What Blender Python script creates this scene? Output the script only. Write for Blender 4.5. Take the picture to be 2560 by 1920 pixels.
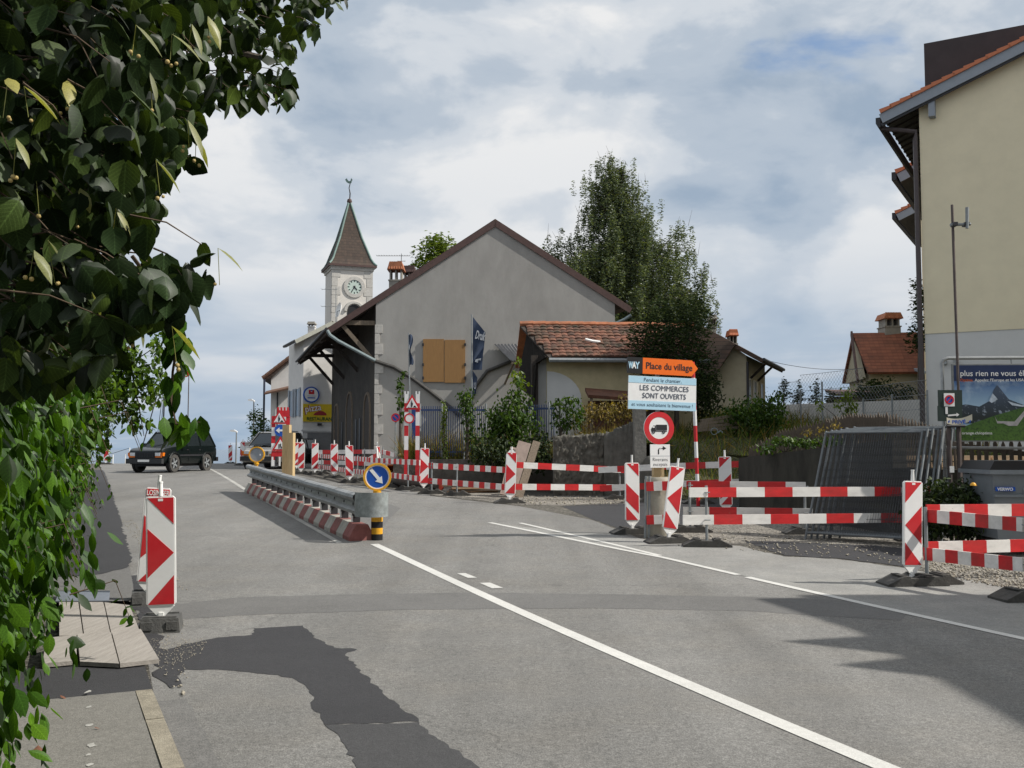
import bpy, bmesh, math, random
import numpy as np
from mathutils import Vector, Matrix
R = math.radians
random.seed(11)
rng = np.random.default_rng(5)
scene = bpy.context.scene
for o in list(bpy.data.objects):
    bpy.data.objects.remove(o)
C = scene.collection

# ------------------------------------------------------------------ camera
F, CX, CY = 2500.0, 1280.0, 960.0
EYE = 1.68
PIT = math.atan(162 / 2500)
cam = bpy.data.cameras.new('camera')
cam.sensor_width = 36.0
cam.lens = 36.0 * F / 2560.0
cam.clip_start = 0.05
cam.clip_end = 90000.0
camo = bpy.data.objects.new('camera', cam)
camo.location = (0, 0, EYE)
camo.rotation_euler = (math.pi / 2 + PIT, 0, 0)
C.objects.link(camo)
scene.camera = camo
scene.view_settings.view_transform = 'Standard'
scene.view_settings.look = 'None'
scene.view_settings.exposure = 0.12
scene.view_settings.gamma = 1.0
scene.render.engine = 'CYCLES'
scene.cycles.use_denoising = True
scene.cycles.max_bounces = 6
scene.cycles.transparent_max_bounces = 8

# ------------------------------------------------------------------ sun and sky
SKX, SKY, SKZ = 9.9, 9.1, 1.4
SUN_AZ, SUN_EL = 7.0, 43.0          # degrees behind the +X axis, elevation
sd = Vector((math.cos(R(SUN_AZ)) * math.cos(R(SUN_EL)), -math.sin(R(SUN_AZ)) * math.cos(R(SUN_EL)), math.sin(R(SUN_EL))))
sun = bpy.data.lights.new('sun', 'SUN')
sun.energy = 5.0
sun.angle = R(0.6)
sun.color = (1.0, 0.95, 0.87)
suno = bpy.data.objects.new('sun', sun)
suno.rotation_euler = sd.to_track_quat('Z', 'Y').to_euler()
suno.location = (20, -5, 30)
C.objects.link(suno)

world = bpy.data.worlds.new('World')
scene.world = world
world.use_nodes = True
nt = world.node_tree
nt.nodes.clear()
def wn(t, **kw):
    n = nt.nodes.new(t)
    for k, v in kw.items():
        setattr(n, k, v)
    return n
def wl(a, b):
    nt.links.new(a, b)
def wmath(op, a, b=None, clamp=False):
    n = wn('ShaderNodeMath', operation=op, use_clamp=clamp)
    for i, x in enumerate((a, b)):
        if x is None: continue
        if isinstance(x, (int, float)): n.inputs[i].default_value = x
        else: wl(x, n.inputs[i])
    return n.outputs[0]
def wramp(fac, stops):
    n = wn('ShaderNodeValToRGB')
    n.color_ramp.interpolation = 'EASE'
    e = n.color_ramp.elements
    while len(e) < len(stops): e.new(0.5)
    for el, (p, c) in zip(e, stops):
        el.position = p
        el.color = (*c, 1) if len(c) == 3 else c
    wl(fac, n.inputs[0])
    return n.outputs[0]
def wmix(f, a, b):
    n = wn('ShaderNodeMix', data_type='RGBA')
    if isinstance(f, (int, float)): n.inputs[0].default_value = f
    else: wl(f, n.inputs[0])
    for s, x in ((6, a), (7, b)):
        if isinstance(x, tuple): n.inputs[s].default_value = (*x, 1)
        else: wl(x, n.inputs[s])
    return n.outputs[2]
sky = wn('ShaderNodeTexSky', sky_type='NISHITA', sun_disc=False)
sky.sun_elevation = R(SUN_EL)
sky.sun_rotation = R(90 + SUN_AZ)
sky.air_density = 1.0; sky.dust_density = 1.2; sky.ozone_density = 1.0
tc = wn('ShaderNodeTexCoord')
sep = wn('ShaderNodeSeparateXYZ'); wl(tc.outputs['Generated'], sep.inputs[0])
zz = wmath('MAXIMUM', sep.outputs[2], 0.0)
den = wmath('ADD', zz, 0.16)
px = wmath('DIVIDE', sep.outputs[0], den); py = wmath('DIVIDE', sep.outputs[1], den)
comb = wn('ShaderNodeCombineXYZ'); wl(px, comb.inputs[0]); wl(py, comb.inputs[1])
def wnoise(scale, detail, rough, off, lac=2.0, dist=0.0):
    mp = wn('ShaderNodeMapping'); mp.inputs['Location'].default_value = off
    wl(comb.outputs[0], mp.inputs[0])
    n = wn('ShaderNodeTexNoise'); n.inputs['Scale'].default_value = scale
    n.inputs['Detail'].default_value = detail; n.inputs['Roughness'].default_value = rough
    n.inputs['Lacunarity'].default_value = lac; n.inputs['Distortion'].default_value = dist
    wl(mp.outputs[0], n.inputs[0])
    return n.outputs[0]
def dnoise(scale, detail, rough, off, squash, dist=0.0):
    mp = wn('ShaderNodeMapping'); mp.inputs['Location'].default_value = off; mp.inputs['Scale'].default_value = (1, 1, squash)
    wl(tc.outputs['Generated'], mp.inputs[0])
    n = wn('ShaderNodeTexNoise'); n.inputs['Scale'].default_value = scale
    n.inputs['Detail'].default_value = detail; n.inputs['Roughness'].default_value = rough; n.inputs['Distortion'].default_value = dist
    wl(mp.outputs[0], n.inputs[0]); return n.outputs[0]
cover = dnoise(3.2, 7, 0.52, (3.1, 1.7, 0.4), 2.0, 0.3)
shade = dnoise(3.0, 7, 0.50, (SKX, SKY, SKZ), 2.2, 0.25)
puff = dnoise(8.5, 6, 0.55, (1.3, 9.2, 5.0), 2.0, 0.3)
fine = wnoise(1.3, 6, 0.5, (1.3, 9.2, 5.0), dist=0.4)
sh2 = wmath('ADD', wmath('MULTIPLY', shade, 0.74), wmath('MULTIPLY', puff, 0.26))
S = 1.0 / 0.1
cloud = wramp(sh2, [(0.36, (0.39, 0.49, 0.62)), (0.435, (0.55, 0.63, 0.73)), (0.485, (0.74, 0.79, 0.85)), (0.555, (0.97, 0.975, 0.98))])
# towards the horizon the layer is thinner and bluer, in flat streaks
elev = wramp(zz, [(0.0, (0.90,) * 3), (0.10, (0.66,) * 3), (0.20, (0.16,) * 3), (0.34, (0.0,) * 3)])
low = wramp(fine, [(0.38, (0.29, 0.43, 0.61)), (0.52, (0.38, 0.51, 0.67)), (0.68, (0.62, 0.69, 0.78))])
cloud = wmix(elev, cloud, low)
cs = wn('ShaderNodeVectorMath', operation='SCALE'); wl(cloud, cs.inputs[0]); cs.inputs['Scale'].default_value = S
cf = wmath('MAXIMUM', wramp(cover, [(0.315, (0.0,) * 3), (0.40, (1.0,) * 3)]), wramp(zz, [(0.14, (1.0,) * 3), (0.24, (0.0,) * 3)]))
skyb = wn('ShaderNodeVectorMath', operation='SCALE'); wl(sky.outputs[0], skyb.inputs[0]); skyb.inputs['Scale'].default_value = 1.6
col = wmix(cf, skyb.outputs[0], cs.outputs[0])
bg = wn('ShaderNodeBackground'); bg.inputs[1].default_value = 0.080
wl(col, bg.inputs[0])
wo = wn('ShaderNodeOutputWorld'); wl(bg.outputs[0], wo.inputs[0])

# ------------------------------------------------------------------ placing helpers
GP = [(-60, -0.6), (0, -0.03), (9, 0.02), (17, 0.21), (25, 0.40), (33, 0.58), (40, 0.70), (48, 0.79), (56, 0.82), (66, 0.70), (82, 0.1), (120, -2.2), (300, -12), (1500, -60), (3000, -62)]
def G(y):
    if y <= GP[0][0]: return GP[0][1]
    for i in range(len(GP) - 1):
        x0, z0 = GP[i]; x1, z1 = GP[i + 1]
        if y <= x1:
            def sl(j):
                if j <= 0 or j >= len(GP) - 1: return 0.0
                a = (GP[j][1] - GP[j-1][1]) / (GP[j][0] - GP[j-1][0]); b = (GP[j+1][1] - GP[j][1]) / (GP[j+1][0] - GP[j][0])
                return 0.5 * (a + b) if a * b > 0 or abs(a - b) < .06 else 0.0
            h = x1 - x0; t = (y - x0) / h
            return (2*t**3 - 3*t**2 + 1) * z0 + (t**3 - 2*t**2 + t) * h * sl(i) + (-2*t**3 + 3*t**2) * z1 + (t**3 - t**2) * h * sl(i + 1)
    return GP[-1][1]
def ray(u, v):
    dx, dy = (u - CX) / F, -(v - CY) / F
    c, s = math.cos(PIT), math.sin(PIT)
    return Vector((dx, c - dy * s, s + dy * c))
def at(u, v, Y):
    d = ray(u, v)
    return Vector((0, 0, EYE)) + d * (Y / d.y)
def gp(u, v, off=0.0):
    d = ray(u, v)
    f = lambda t: EYE + d.z * t - G(d.y * t) - off
    t0 = 0.5
    while f(t0) > 0 and t0 < 70: t0 += 0.5
    a, b = t0 - 0.5, t0
    for _ in range(30):
        m = 0.5 * (a + b)
        if f(m) > 0: a = m
        else: b = m
    return Vector((d.x * a, d.y * a, G(d.y * a) + off))
def gxy(u, v, off=0.0):
    p = gp(u, v, off); return (p.x, p.y)
def onx(u, Y):            # world x of an image column at a depth (near the horizon row)
    return (u - CX) / F * Y
ROAD = Vector((-0.389, 0.921, 0)).normalized()
YAWR = math.atan2(0.389, 0.921)

# ------------------------------------------------------------------ mesh builder
class MB:
    def __init__(s):
        s.v, s.f, s.m = [], [], []
        s.M = None
    def add(s, pts, faces, m=0):
        b = len(s.v)
        for p in pts:
            p = Vector(p)
            s.v.append(tuple(s.M @ p) if s.M else tuple(p))
        for f in faces:
            s.f.append([b + i for i in f]); s.m.append(m)
        return s
    def box(s, x0, x1, y0, y1, z0, z1, m=0):
        return s.add([(x0,y0,z0),(x1,y0,z0),(x1,y1,z0),(x0,y1,z0),(x0,y0,z1),(x1,y0,z1),(x1,y1,z1),(x0,y1,z1)],
                     [(0,3,2,1),(4,5,6,7),(0,1,5,4),(1,2,6,5),(2,3,7,6),(3,0,4,7)], m)
    def hexa(s, p, m=0):       # 8 points: bottom 4 then top 4
        return s.add(p, [(0,3,2,1),(4,5,6,7),(0,1,5,4),(1,2,6,5),(2,3,7,6),(3,0,4,7)], m)
    def bar(s, p, q, w, h, m=0, up=(0,0,1)):
        p, q = Vector(p), Vector(q); d = (q - p).normalized(); up = Vector(up)
        if abs(d.dot(up)) > .99: up = Vector((0, 1, 0))
        a = d.cross(up).normalized() * w / 2; b = a.cross(d).normalized() * h / 2
        return s.hexa([p-a-b, p+a-b, q+a-b, q-a-b, p-a+b, p+a+b, q+a+b, q-a+b], m)
    def tube(s, pts, r, n=6, m=0, cap=True):
        pts = [Vector(p) for p in pts]
        rr = r if isinstance(r, (list, tuple)) else [r] * len(pts)
        base = []; prev = None
        for i, p in enumerate(pts):
            d = (pts[min(i+1, len(pts)-1)] - pts[max(i-1, 0)]).normalized()
            if prev is None:
                up = Vector((0,0,1)) if abs(d.z) < .9 else Vector((1,0,0))
                a = d.cross(up).normalized()
            else:
                a = (prev - d * prev.dot(d)).normalized()
            prev = a; b = d.cross(a)
            base += [p + (a * math.cos(2*math.pi*k/n) + b * math.sin(2*math.pi*k/n)) * rr[i] for k in range(n)]
        fs = []
        for i in range(len(pts) - 1):
            for k in range(n):
                k2 = (k + 1) % n
                fs.append((i*n+k, i*n+k2, (i+1)*n+k2, (i+1)*n+k))
        if cap:
            fs.append(tuple(range(n-1, -1, -1))); fs.append(tuple((len(pts)-1)*n + k for k in range(n)))
        return s.add(base, fs, m)
    def lathe(s, prof, n=16, m=0, a0=0, a1=2*math.pi, closed=True):
        pts = []; fs = []
        k = n if closed else n + 1
        for r, z in prof:
            for i in range(k):
                a = a0 + (a1 - a0) * i / n
                pts.append((r * math.cos(a), r * math.sin(a), z))
        for j in range(len(prof) - 1):
            for i in range(n):
                i2 = (i + 1) % k
                fs.append((j*k+i, j*k+i2, (j+1)*k+i2, (j+1)*k+i))
        return s.add(pts, fs, m)
    def plate(s, pts, y0, y1, m=0):    # polygon in local XZ, thick from y0 (front) to y1
        n = len(pts)
        P = [(x, y0, z) for x, z in pts] + [(x, y1, z) for x, z in pts]
        fs = [tuple(range(n)), tuple(range(2*n-1, n-1, -1))] + [(i, i+n, (i+1) % n + n, (i+1) % n) for i in range(n)]
        return s.add(P, fs, m)
    def disc(s, r, y0, y1, n=28, cx=0, cz=0, m=0):
        return s.plate([(cx + r*math.cos(2*math.pi*i/n), cz + r*math.sin(2*math.pi*i/n)) for i in range(n)], y0, y1, m)
    def ring(s, r0, r1, y0, y1, n=28, cx=0, cz=0, m=0):
        P = []; fs = []
        for i in range(n):
            a = 2*math.pi*i/n; c, q = math.cos(a), math.sin(a)
            P += [(cx+r0*c, y0, cz+r0*q), (cx+r1*c, y0, cz+r1*q), (cx+r1*c, y1, cz+r1*q), (cx+r0*c, y1, cz+r0*q)]
        for i in range(n):
            a, b = 4*i, 4*((i+1) % n)
            for k in range(4):
                fs.append((a+k, b+k, b+(k+1) % 4, a+(k+1) % 4))
        return s.add(P, fs, m)
    def slab(s, quad, t, m=0):         # 4 points of the upper face, thickness down along the normal
        q = [Vector(p) for p in quad]; n = (q[1]-q[0]).cross(q[3]-q[0]).normalized()
        if n.z < 0: n = -n
        return s.hexa([p - n*t for p in q] + q, m)
    def mesh(s, name):
        me = bpy.data.meshes.new(name)
        me.from_pydata(s.v, [], s.f)
        if any(s.m): me.polygons.foreach_set('material_index', s.m)
        bm = bmesh.new(); bm.from_mesh(me); bmesh.ops.recalc_face_normals(bm, faces=bm.faces); bm.to_mesh(me); bm.free()
        return me
    def build(s, name, mats, parent=None, smooth=False, origin=None):
        if origin is not None:
            o0 = Vector(origin); s.v = [tuple(Vector(p) - o0) for p in s.v]
        me = s.mesh(name)
        o = link(name, me, mats, parent, smooth)
        if origin is not None and parent is None: o.location = origin
        return o
def link(name, me, mats, parent=None, smooth=False):
    for mt in (mats if isinstance(mats, (list, tuple)) else [mats]):
        if mt and len(me.materials) < (len(mats) if isinstance(mats, (list, tuple)) else 1): me.materials.append(mt)
    if smooth:
        me.polygons.foreach_set('use_smooth', [True] * len(me.polygons))
        if smooth != 'all':
            try: me.set_sharp_from_angle(angle=R(38))
            except Exception: pass
    o = bpy.data.objects.new(name, me)
    C.objects.link(o)
    if parent: o.parent = parent
    return o
def tag(o, label, cat=None, group=None, kind=None):
    if label: o['label'] = label
    if cat: o['category'] = cat
    if group: o['group'] = group
    if kind: o['kind'] = kind
    return o
def thing(name, label, cat, loc=(0,0,0), rz=0.0, group=None):
    o = bpy.data.objects.new(name, None); C.objects.link(o)
    o.empty_display_size = 0.2
    o.location = loc; o.rotation_euler = (0, 0, rz)
    return tag(o, label, cat, group)
def child(src, parent, mat4=None):    # linked copy of a piece
    o = src.copy(); C.objects.link(o); o.parent = parent
    if mat4 is not None: o.matrix_local = mat4
    return o
def piece(name, me, parent, mat4=None):
    o = bpy.data.objects.new(name, me); C.objects.link(o); o.parent = parent
    if mat4 is not None: o.matrix_local = mat4
    return o
def T(x, y, z): return Matrix.Translation((x, y, z))
def RZ(a): return Matrix.Rotation(a, 4, 'Z')
def RX(a): return Matrix.Rotation(a, 4, 'X')
def RY(a): return Matrix.Rotation(a, 4, 'Y')
_font = {}
def text(name, s, size, mat, parent, M4, align='LEFT', width=None, bold=0.0, ext=0.0015, shear=0.0):
    """flat lettering in the parent's XZ plane, reading towards -Y"""
    cu = bpy.data.curves.new('t', 'FONT'); cu.body = s; cu.size = size; cu.extrude = ext; cu.align_x = align
    cu.offset = bold; cu.resolution_u = 3; cu.shear = shear
    tmp = bpy.data.objects.new('t', cu); C.objects.link(tmp)
    dg = bpy.context.evaluated_depsgraph_get(); dg.update()
    me = bpy.data.meshes.new_from_object(tmp.evaluated_get(dg))
    bpy.data.objects.remove(tmp); bpy.data.curves.remove(cu)
    sx = 1.0
    if width and len(me.vertices):
        xs = [v.co.x for v in me.vertices]; sx = width / max(1e-6, max(xs) - min(xs))
    me.transform(M4 @ RX(math.pi / 2) @ Matrix.Diagonal((sx, 1, 1, 1)))
    me.name = name
    me.materials.clear()
    return link(name, me, mat, parent)

# scatter a template mesh (k verts, quads) with many matrices into one mesh
def mass(name, tv, tf, mats4, material, parent=None, smooth=False):
    tv = np.asarray(tv, float); tf = np.asarray(tf, int); n = len(mats4); k = len(tv); q = tf.shape[1]
    A = np.asarray(mats4, float)
    V = np.einsum('nij,kj->nki', A[:, :3, :3], tv) + A[:, None, :3, 3]
    V = V.reshape(-1, 3)
    Fi = (tf[None] + (np.arange(n) * k)[:, None, None]).reshape(-1)
    me = bpy.data.meshes.new(name)
    me.vertices.add(len(V)); me.vertices.foreach_set('co', V.ravel())
    me.loops.add(len(Fi)); me.loops.foreach_set('vertex_index', Fi.astype(np.int32))
    nf = len(Fi) // q
    me.polygons.add(nf); me.polygons.foreach_set('loop_start', (np.arange(nf) * q).astype(np.int32))
    me.update(calc_edges=True); me.validate()
    if len(me.vertices) == n * k:
        at_ = me.attributes.new('lc', 'FLOAT_VECTOR', 'POINT'); at_.data.foreach_set('vector', np.tile(tv, (n, 1)).astype(np.float32).ravel())
    return link(name, me, material, parent, smooth)
def rotmats(n, pos, scale, tilt=None, yaw=None, face=None):
    """random orientations; pos (n,3), scale (n,)"""
    out = np.zeros((n, 4, 4)); out[:, 3, 3] = 1
    yaw = rng.uniform(0, 2*np.pi, n) if yaw is None else yaw
    tilt = rng.normal(0, .7, n) if tilt is None else tilt
    roll = rng.normal(0, .5, n)
    cy, sy = np.cos(yaw), np.sin(yaw); ct, st = np.cos(tilt), np.sin(tilt); cr, sr = np.cos(roll), np.sin(roll)
    Rz = np.zeros((n,3,3)); Rz[:,0,0]=cy; Rz[:,0,1]=-sy; Rz[:,1,0]=sy; Rz[:,1,1]=cy; Rz[:,2,2]=1
    Rx = np.zeros((n,3,3)); Rx[:,0,0]=1; Rx[:,1,1]=ct; Rx[:,1,2]=-st; Rx[:,2,1]=st; Rx[:,2,2]=ct
    Ry = np.zeros((n,3,3)); Ry[:,1,1]=1; Ry[:,0,0]=cr; Ry[:,0,2]=sr; Ry[:,2,0]=-sr; Ry[:,2,2]=cr
    out[:, :3, :3] = (Rz @ Rx @ Ry) * np.asarray(scale)[:, None, None]
    out[:, :3, 3] = pos
    return out

# ------------------------------------------------------------------ materials
def _mat(name):
    m = bpy.data.materials.new(name); m.use_nodes = True
    n = m.node_tree.nodes; l = m.node_tree.links
    return m, n, l, n['Principled BSDF']
def mat(name, col, rough=.6, metal=0.0, var=.12, scale=6.0, bump=0.0, bscale=None, spec=.4, dirt=0.0, stretch=(1,1,1), coat=0.0, chip=None):
    m, n, l, p = _mat(name)
    tcn = n.new('ShaderNodeTexCoord'); mp = n.new('ShaderNodeMapping'); mp.inputs['Scale'].default_value = stretch
    l.new(tcn.outputs['Object'], mp.inputs[0])
    nz = n.new('ShaderNodeTexNoise'); nz.inputs['Scale'].default_value = scale; nz.inputs['Detail'].default_value = 8; nz.inputs['Roughness'].default_value = .65
    l.new(mp.outputs[0], nz.inputs[0])
    rp = n.new('ShaderNodeValToRGB'); e = rp.color_ramp.elements
    e[0].position = .3; e[1].position = .7
    e[0].color = (*[max(0, c * (1 - var)) for c in col], 1); e[1].color = (*[min(1, c * (1 + var)) for c in col], 1)
    l.new(nz.outputs[0], rp.inputs[0])
    out = rp.outputs[0]
    if dirt:
        n2 = n.new('ShaderNodeTexNoise'); n2.inputs['Scale'].default_value = scale * .23; n2.inputs['Detail'].default_value = 10; n2.inputs['Roughness'].default_value = .72
        l.new(mp.outputs[0], n2.inputs[0])
        r2 = n.new('ShaderNodeValToRGB'); r2.color_ramp.elements[0].position = .45; r2.color_ramp.elements[1].position = .72
        r2.color_ramp.elements[0].color = (0,0,0,1); r2.color_ramp.elements[1].color = (dirt,)*3 + (1,)
        l.new(n2.outputs[0], r2.inputs[0])
        mx = n.new('ShaderNodeMix'); mx.data_type = 'RGBA'
        l.new(r2.outputs[0], mx.inputs[0]); l.new(out, mx.inputs[6]); mx.inputs[7].default_value = (.09, .08, .065, 1)
        out = mx.outputs[2]
    if chip:       # flaked paint shows what is under it
        n4 = n.new('ShaderNodeTexNoise'); n4.inputs['Scale'].default_value = scale * 2.2; n4.inputs['Detail'].default_value = 9; n4.inputs['Roughness'].default_value = .78
        l.new(mp.outputs[0], n4.inputs[0]); r4 = n.new('ShaderNodeMapRange'); l.new(n4.outputs[0], r4.inputs[0]); r4.inputs[1].default_value = .64; r4.inputs[2].default_value = .68
        m4 = n.new('ShaderNodeMix'); m4.data_type = 'RGBA'; l.new(r4.outputs[0], m4.inputs[0]); l.new(out, m4.inputs[6]); m4.inputs[7].default_value = (*chip, 1); out = m4.outputs[2]
    l.new(out, p.inputs['Base Color'])
    p.inputs['Roughness'].default_value = rough; p.inputs['Metallic'].default_value = metal
    p.inputs['Specular IOR Level'].default_value = spec
    p.inputs['Coat Weight'].default_value = coat
    if bump:
        b = n.new('ShaderNodeBump'); b.inputs['Strength'].default_value = bump; b.inputs['Distance'].default_value = .02
        n3 = n.new('ShaderNodeTexNoise'); n3.inputs['Scale'].default_value = bscale or scale * 4; n3.inputs['Detail'].default_value = 6
        l.new(mp.outputs[0], n3.inputs[0]); l.new(n3.outputs[0], b.inputs['Height']); l.new(b.outputs[0], p.inputs['Normal'])
    return m
def ground(name, c, speck=.35, stain=.22, rough=.85, stones=0.0, bump=.35, sscale=1.0, warm=0.0, crack=0.0, streak=0.0):
    """asphalt, concrete and gravel: world-position noise at three sizes"""
    m, n, l, p = _mat(name)
    g = n.new('ShaderNodeNewGeometry')
    def noise(s, d=6, r=.6):
        x = n.new('ShaderNodeTexNoise'); x.inputs['Scale'].default_value = s; x.inputs['Detail'].default_value = d; x.inputs['Roughness'].default_value = r
        l.new(g.outputs['Position'], x.inputs[0]); return x.outputs[0]
    def mapr(x, a, b, lo, hi):
        q = n.new('ShaderNodeMapRange'); l.new(x, q.inputs[0])
        for i, vv in enumerate((a, b, lo, hi)): q.inputs[i+1].default_value = vv
        return q.outputs[0]
    def mul(a, b):
        q = n.new('ShaderNodeMath'); q.operation = 'MULTIPLY'; l.new(a, q.inputs[0]); l.new(b, q.inputs[1]); return q.outputs[0]
    big = mapr(noise(.35 * sscale, 8, .7), .3, .7, 1 - stain, 1 + stain)
    mid = mapr(noise(2.6 * sscale, 7, .7), .3, .7, 1 - stain * .55, 1 + stain * .55)
    fin = mapr(noise(95 * sscale, 3, .8), .28, .72, 1 - speck, 1 + speck)
    fin2 = mapr(noise(22 * sscale, 6, .8), .3, .7, 1 - speck * .5, 1 + speck * .5)
    f = mul(mul(big, mid), mul(fin, fin2))
    hgt = fin
    if streak:     # wheel tracks and wear running along the road
        mp = n.new('ShaderNodeMapping'); mp.vector_type = 'POINT'; mp.inputs['Rotation'].default_value = (0, 0, -YAWR); mp.inputs['Scale'].default_value = (1.1, .07, 1)
        l.new(g.outputs['Position'], mp.inputs[0]); x = n.new('ShaderNodeTexNoise'); x.inputs['Scale'].default_value = 1.0; x.inputs['Detail'].default_value = 5; x.inputs['Roughness'].default_value = .6
        l.new(mp.outputs[0], x.inputs[0]); f = mul(f, mapr(x.outputs[0], .3, .7, 1 - streak, 1 + streak))
    if stones:
        v = n.new('ShaderNodeTexVoronoi'); v.inputs['Scale'].default_value = stones; l.new(g.outputs['Position'], v.inputs[0])
        sp = n.new('ShaderNodeSeparateColor'); l.new(v.outputs['Color'], sp.inputs[0])
        f = mul(f, mapr(sp.outputs[0], 0, 1, .45, 1.6)); f = mul(f, mapr(v.outputs['Distance'], 0, .55, 1.15, .45))
        hgt = mapr(v.outputs['Distance'], 0, .6, 1, 0)
    if crack:
        v = n.new('ShaderNodeTexVoronoi'); v.feature = 'DISTANCE_TO_EDGE'; v.inputs['Scale'].default_value = crack
        nn = n.new('ShaderNodeTexNoise'); nn.inputs['Scale'].default_value = 3.0; nn.inputs['Detail'].default_value = 6; l.new(g.outputs['Position'], nn.inputs[0])
        av = n.new('ShaderNodeMix'); av.data_type = 'RGBA'; av.inputs[0].default_value = .35; l.new(g.outputs['Position'], av.inputs[6]); l.new(nn.outputs['Color'], av.inputs[7])
        l.new(av.outputs[2], v.inputs[0])
        f = mul(f, mul(mapr(v.outputs['Distance'], 0, .004, .80, 1.0), mapr(noise(.8, 3), .4, .6, 1.0, 1.0)))
    vm = n.new('ShaderNodeVectorMath'); vm.operation = 'SCALE'; vm.inputs[0].default_value = c; l.new(f, vm.inputs['Scale'])
    out = vm.outputs[0]
    if warm:
        mx = n.new('ShaderNodeMix'); mx.data_type = 'RGBA'; mx.blend_type = 'MULTIPLY'
        l.new(mapr(noise(1.3, 5), .45, .65, 0, warm), mx.inputs[0]); l.new(out, mx.inputs[6]); mx.inputs[7].default_value = (1.0, .86, .66, 1); out = mx.outputs[2]
    l.new(out, p.inputs['Base Color'])
    p.inputs['Roughness'].default_value = rough; p.inputs['Specular IOR Level'].default_value = .3
    if bump:
        b = n.new('ShaderNodeBump'); b.inputs['Strength'].default_value = bump; b.inputs['Distance'].default_value = .012
        l.new(hgt, b.inputs['Height']); l.new(b.outputs[0], p.inputs['Normal'])
    return m
def leafmat(name, col, var=.45, trans=.4, rough=.42, hue=.03, gloss=.12, veins=0.0):
    m = bpy.data.materials.new(name); m.use_nodes = True
    n = m.node_tree.nodes; l = m.node_tree.links; n.clear()
    g = n.new('ShaderNodeNewGeometry'); oi = n.new('ShaderNodeObjectInfo')
    ad = n.new('ShaderNodeMath'); ad.operation = 'ADD'; l.new(g.outputs['Random Per Island'], ad.inputs[0]); l.new(oi.outputs['Random'], ad.inputs[1])
    fr = n.new('ShaderNodeMath'); fr.operation = 'FRACT'; l.new(ad.outputs[0], fr.inputs[0])
    rp = n.new('ShaderNodeValToRGB'); e = rp.color_ramp.elements
    e.new(.5); e.new(.85)
    cs = [tuple(c*(1-var) for c in col), col, (col[0]*(1+var*1.3), col[1]*(1+var), col[2]*(1+var*.3)), (col[0]*(1+var)*1.35, col[1]*(1+var)*1.15, col[2]*.9)]
    for el, pp, c in zip(e, (0, .5, .85, 1.0), cs): el.position = pp; el.color = (*c, 1)
    l.new(fr.outputs[0], rp.inputs[0])
    tcn = n.new('ShaderNodeTexCoord'); nz = n.new('ShaderNodeTexNoise'); nz.inputs['Scale'].default_value = 30; l.new(tcn.outputs['Object'], nz.inputs[0])
    mr = n.new('ShaderNodeMapRange'); l.new(nz.outputs[0], mr.inputs[0]); mr.inputs[1].default_value=.3; mr.inputs[2].default_value=.7; mr.inputs[3].default_value=.75; mr.inputs[4].default_value=1.2
    al = n.new('ShaderNodeAttribute'); al.attribute_name = 'lc'; sx = n.new('ShaderNodeSeparateXYZ'); l.new(al.outputs['Vector'], sx.inputs[0])
    def mm(op, p, q=None):
        z = n.new('ShaderNodeMath'); z.operation = op
        for i_, x_ in enumerate((p, q)):
            if x_ is None: continue
            if isinstance(x_, (int, float)): z.inputs[i_].default_value = x_
            else: l.new(x_, z.inputs[i_])
        return z.outputs[0]
    ab = mm('ABSOLUTE', sx.outputs[0]); vein = mm('SINE', mm('MULTIPLY', mm('ADD', mm('MULTIPLY', ab, .8), sx.outputs[1]), 48.0))
    vr = n.new('ShaderNodeMapRange'); l.new(vein, vr.inputs[0]); vr.inputs[1].default_value = .55; vr.inputs[2].default_value = 1; vr.inputs[3].default_value = 1.0; vr.inputs[4].default_value = 1.0 + veins
    rib = n.new('ShaderNodeMapRange'); l.new(ab, rib.inputs[0]); rib.inputs[1].default_value = .006; rib.inputs[2].default_value = .03; rib.inputs[3].default_value = 1.0 + veins * 1.6; rib.inputs[4].default_value = 1.0
    tot = mm('MULTIPLY', mm('MULTIPLY', mr.outputs[0], vr.outputs[0]), rib.outputs[0])
    sc = n.new('ShaderNodeVectorMath'); sc.operation = 'SCALE'; l.new(rp.outputs[0], sc.inputs[0]); l.new(tot if veins else mr.outputs[0], sc.inputs['Scale'])
    d = n.new('ShaderNodeBsdfDiffuse'); t = n.new('ShaderNodeBsdfTranslucent'); gl = n.new('ShaderNodeBsdfGlossy')
    gl.inputs['Roughness'].default_value = rough; gl.inputs['Color'].default_value = (1, 1, 1, 1)
    l.new(sc.outputs[0], d.inputs[0])
    tm = n.new('ShaderNodeMix'); tm.data_type = 'RGBA'; tm.blend_type = 'MULTIPLY'; tm.inputs[0].default_value = 1; l.new(sc.outputs[0], tm.inputs[6]); tm.inputs[7].default_value = (1.5, 1.5, .5, 1)
    l.new(tm.outputs[2], t.inputs[0])
    m1 = n.new('ShaderNodeMixShader'); m1.inputs[0].default_value = trans; l.new(d.outputs[0], m1.inputs[1]); l.new(t.outputs[0], m1.inputs[2])
    fz = n.new('ShaderNodeFresnel'); fz.inputs[0].default_value = 1.4
    fm = n.new('ShaderNodeMath'); fm.operation = 'MULTIPLY'; l.new(fz.outputs[0], fm.inputs[0]); fm.inputs[1].default_value = gloss * 1.3
    m2 = n.new('ShaderNodeMixShader'); l.new(fm.outputs[0], m2.inputs[0]); l.new(m1.outputs[0], m2.inputs[1]); l.new(gl.outputs[0], m2.inputs[2])
    o = n.new('ShaderNodeOutputMaterial'); l.new(m2.outputs[0], o.inputs[0])
    return m
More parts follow.
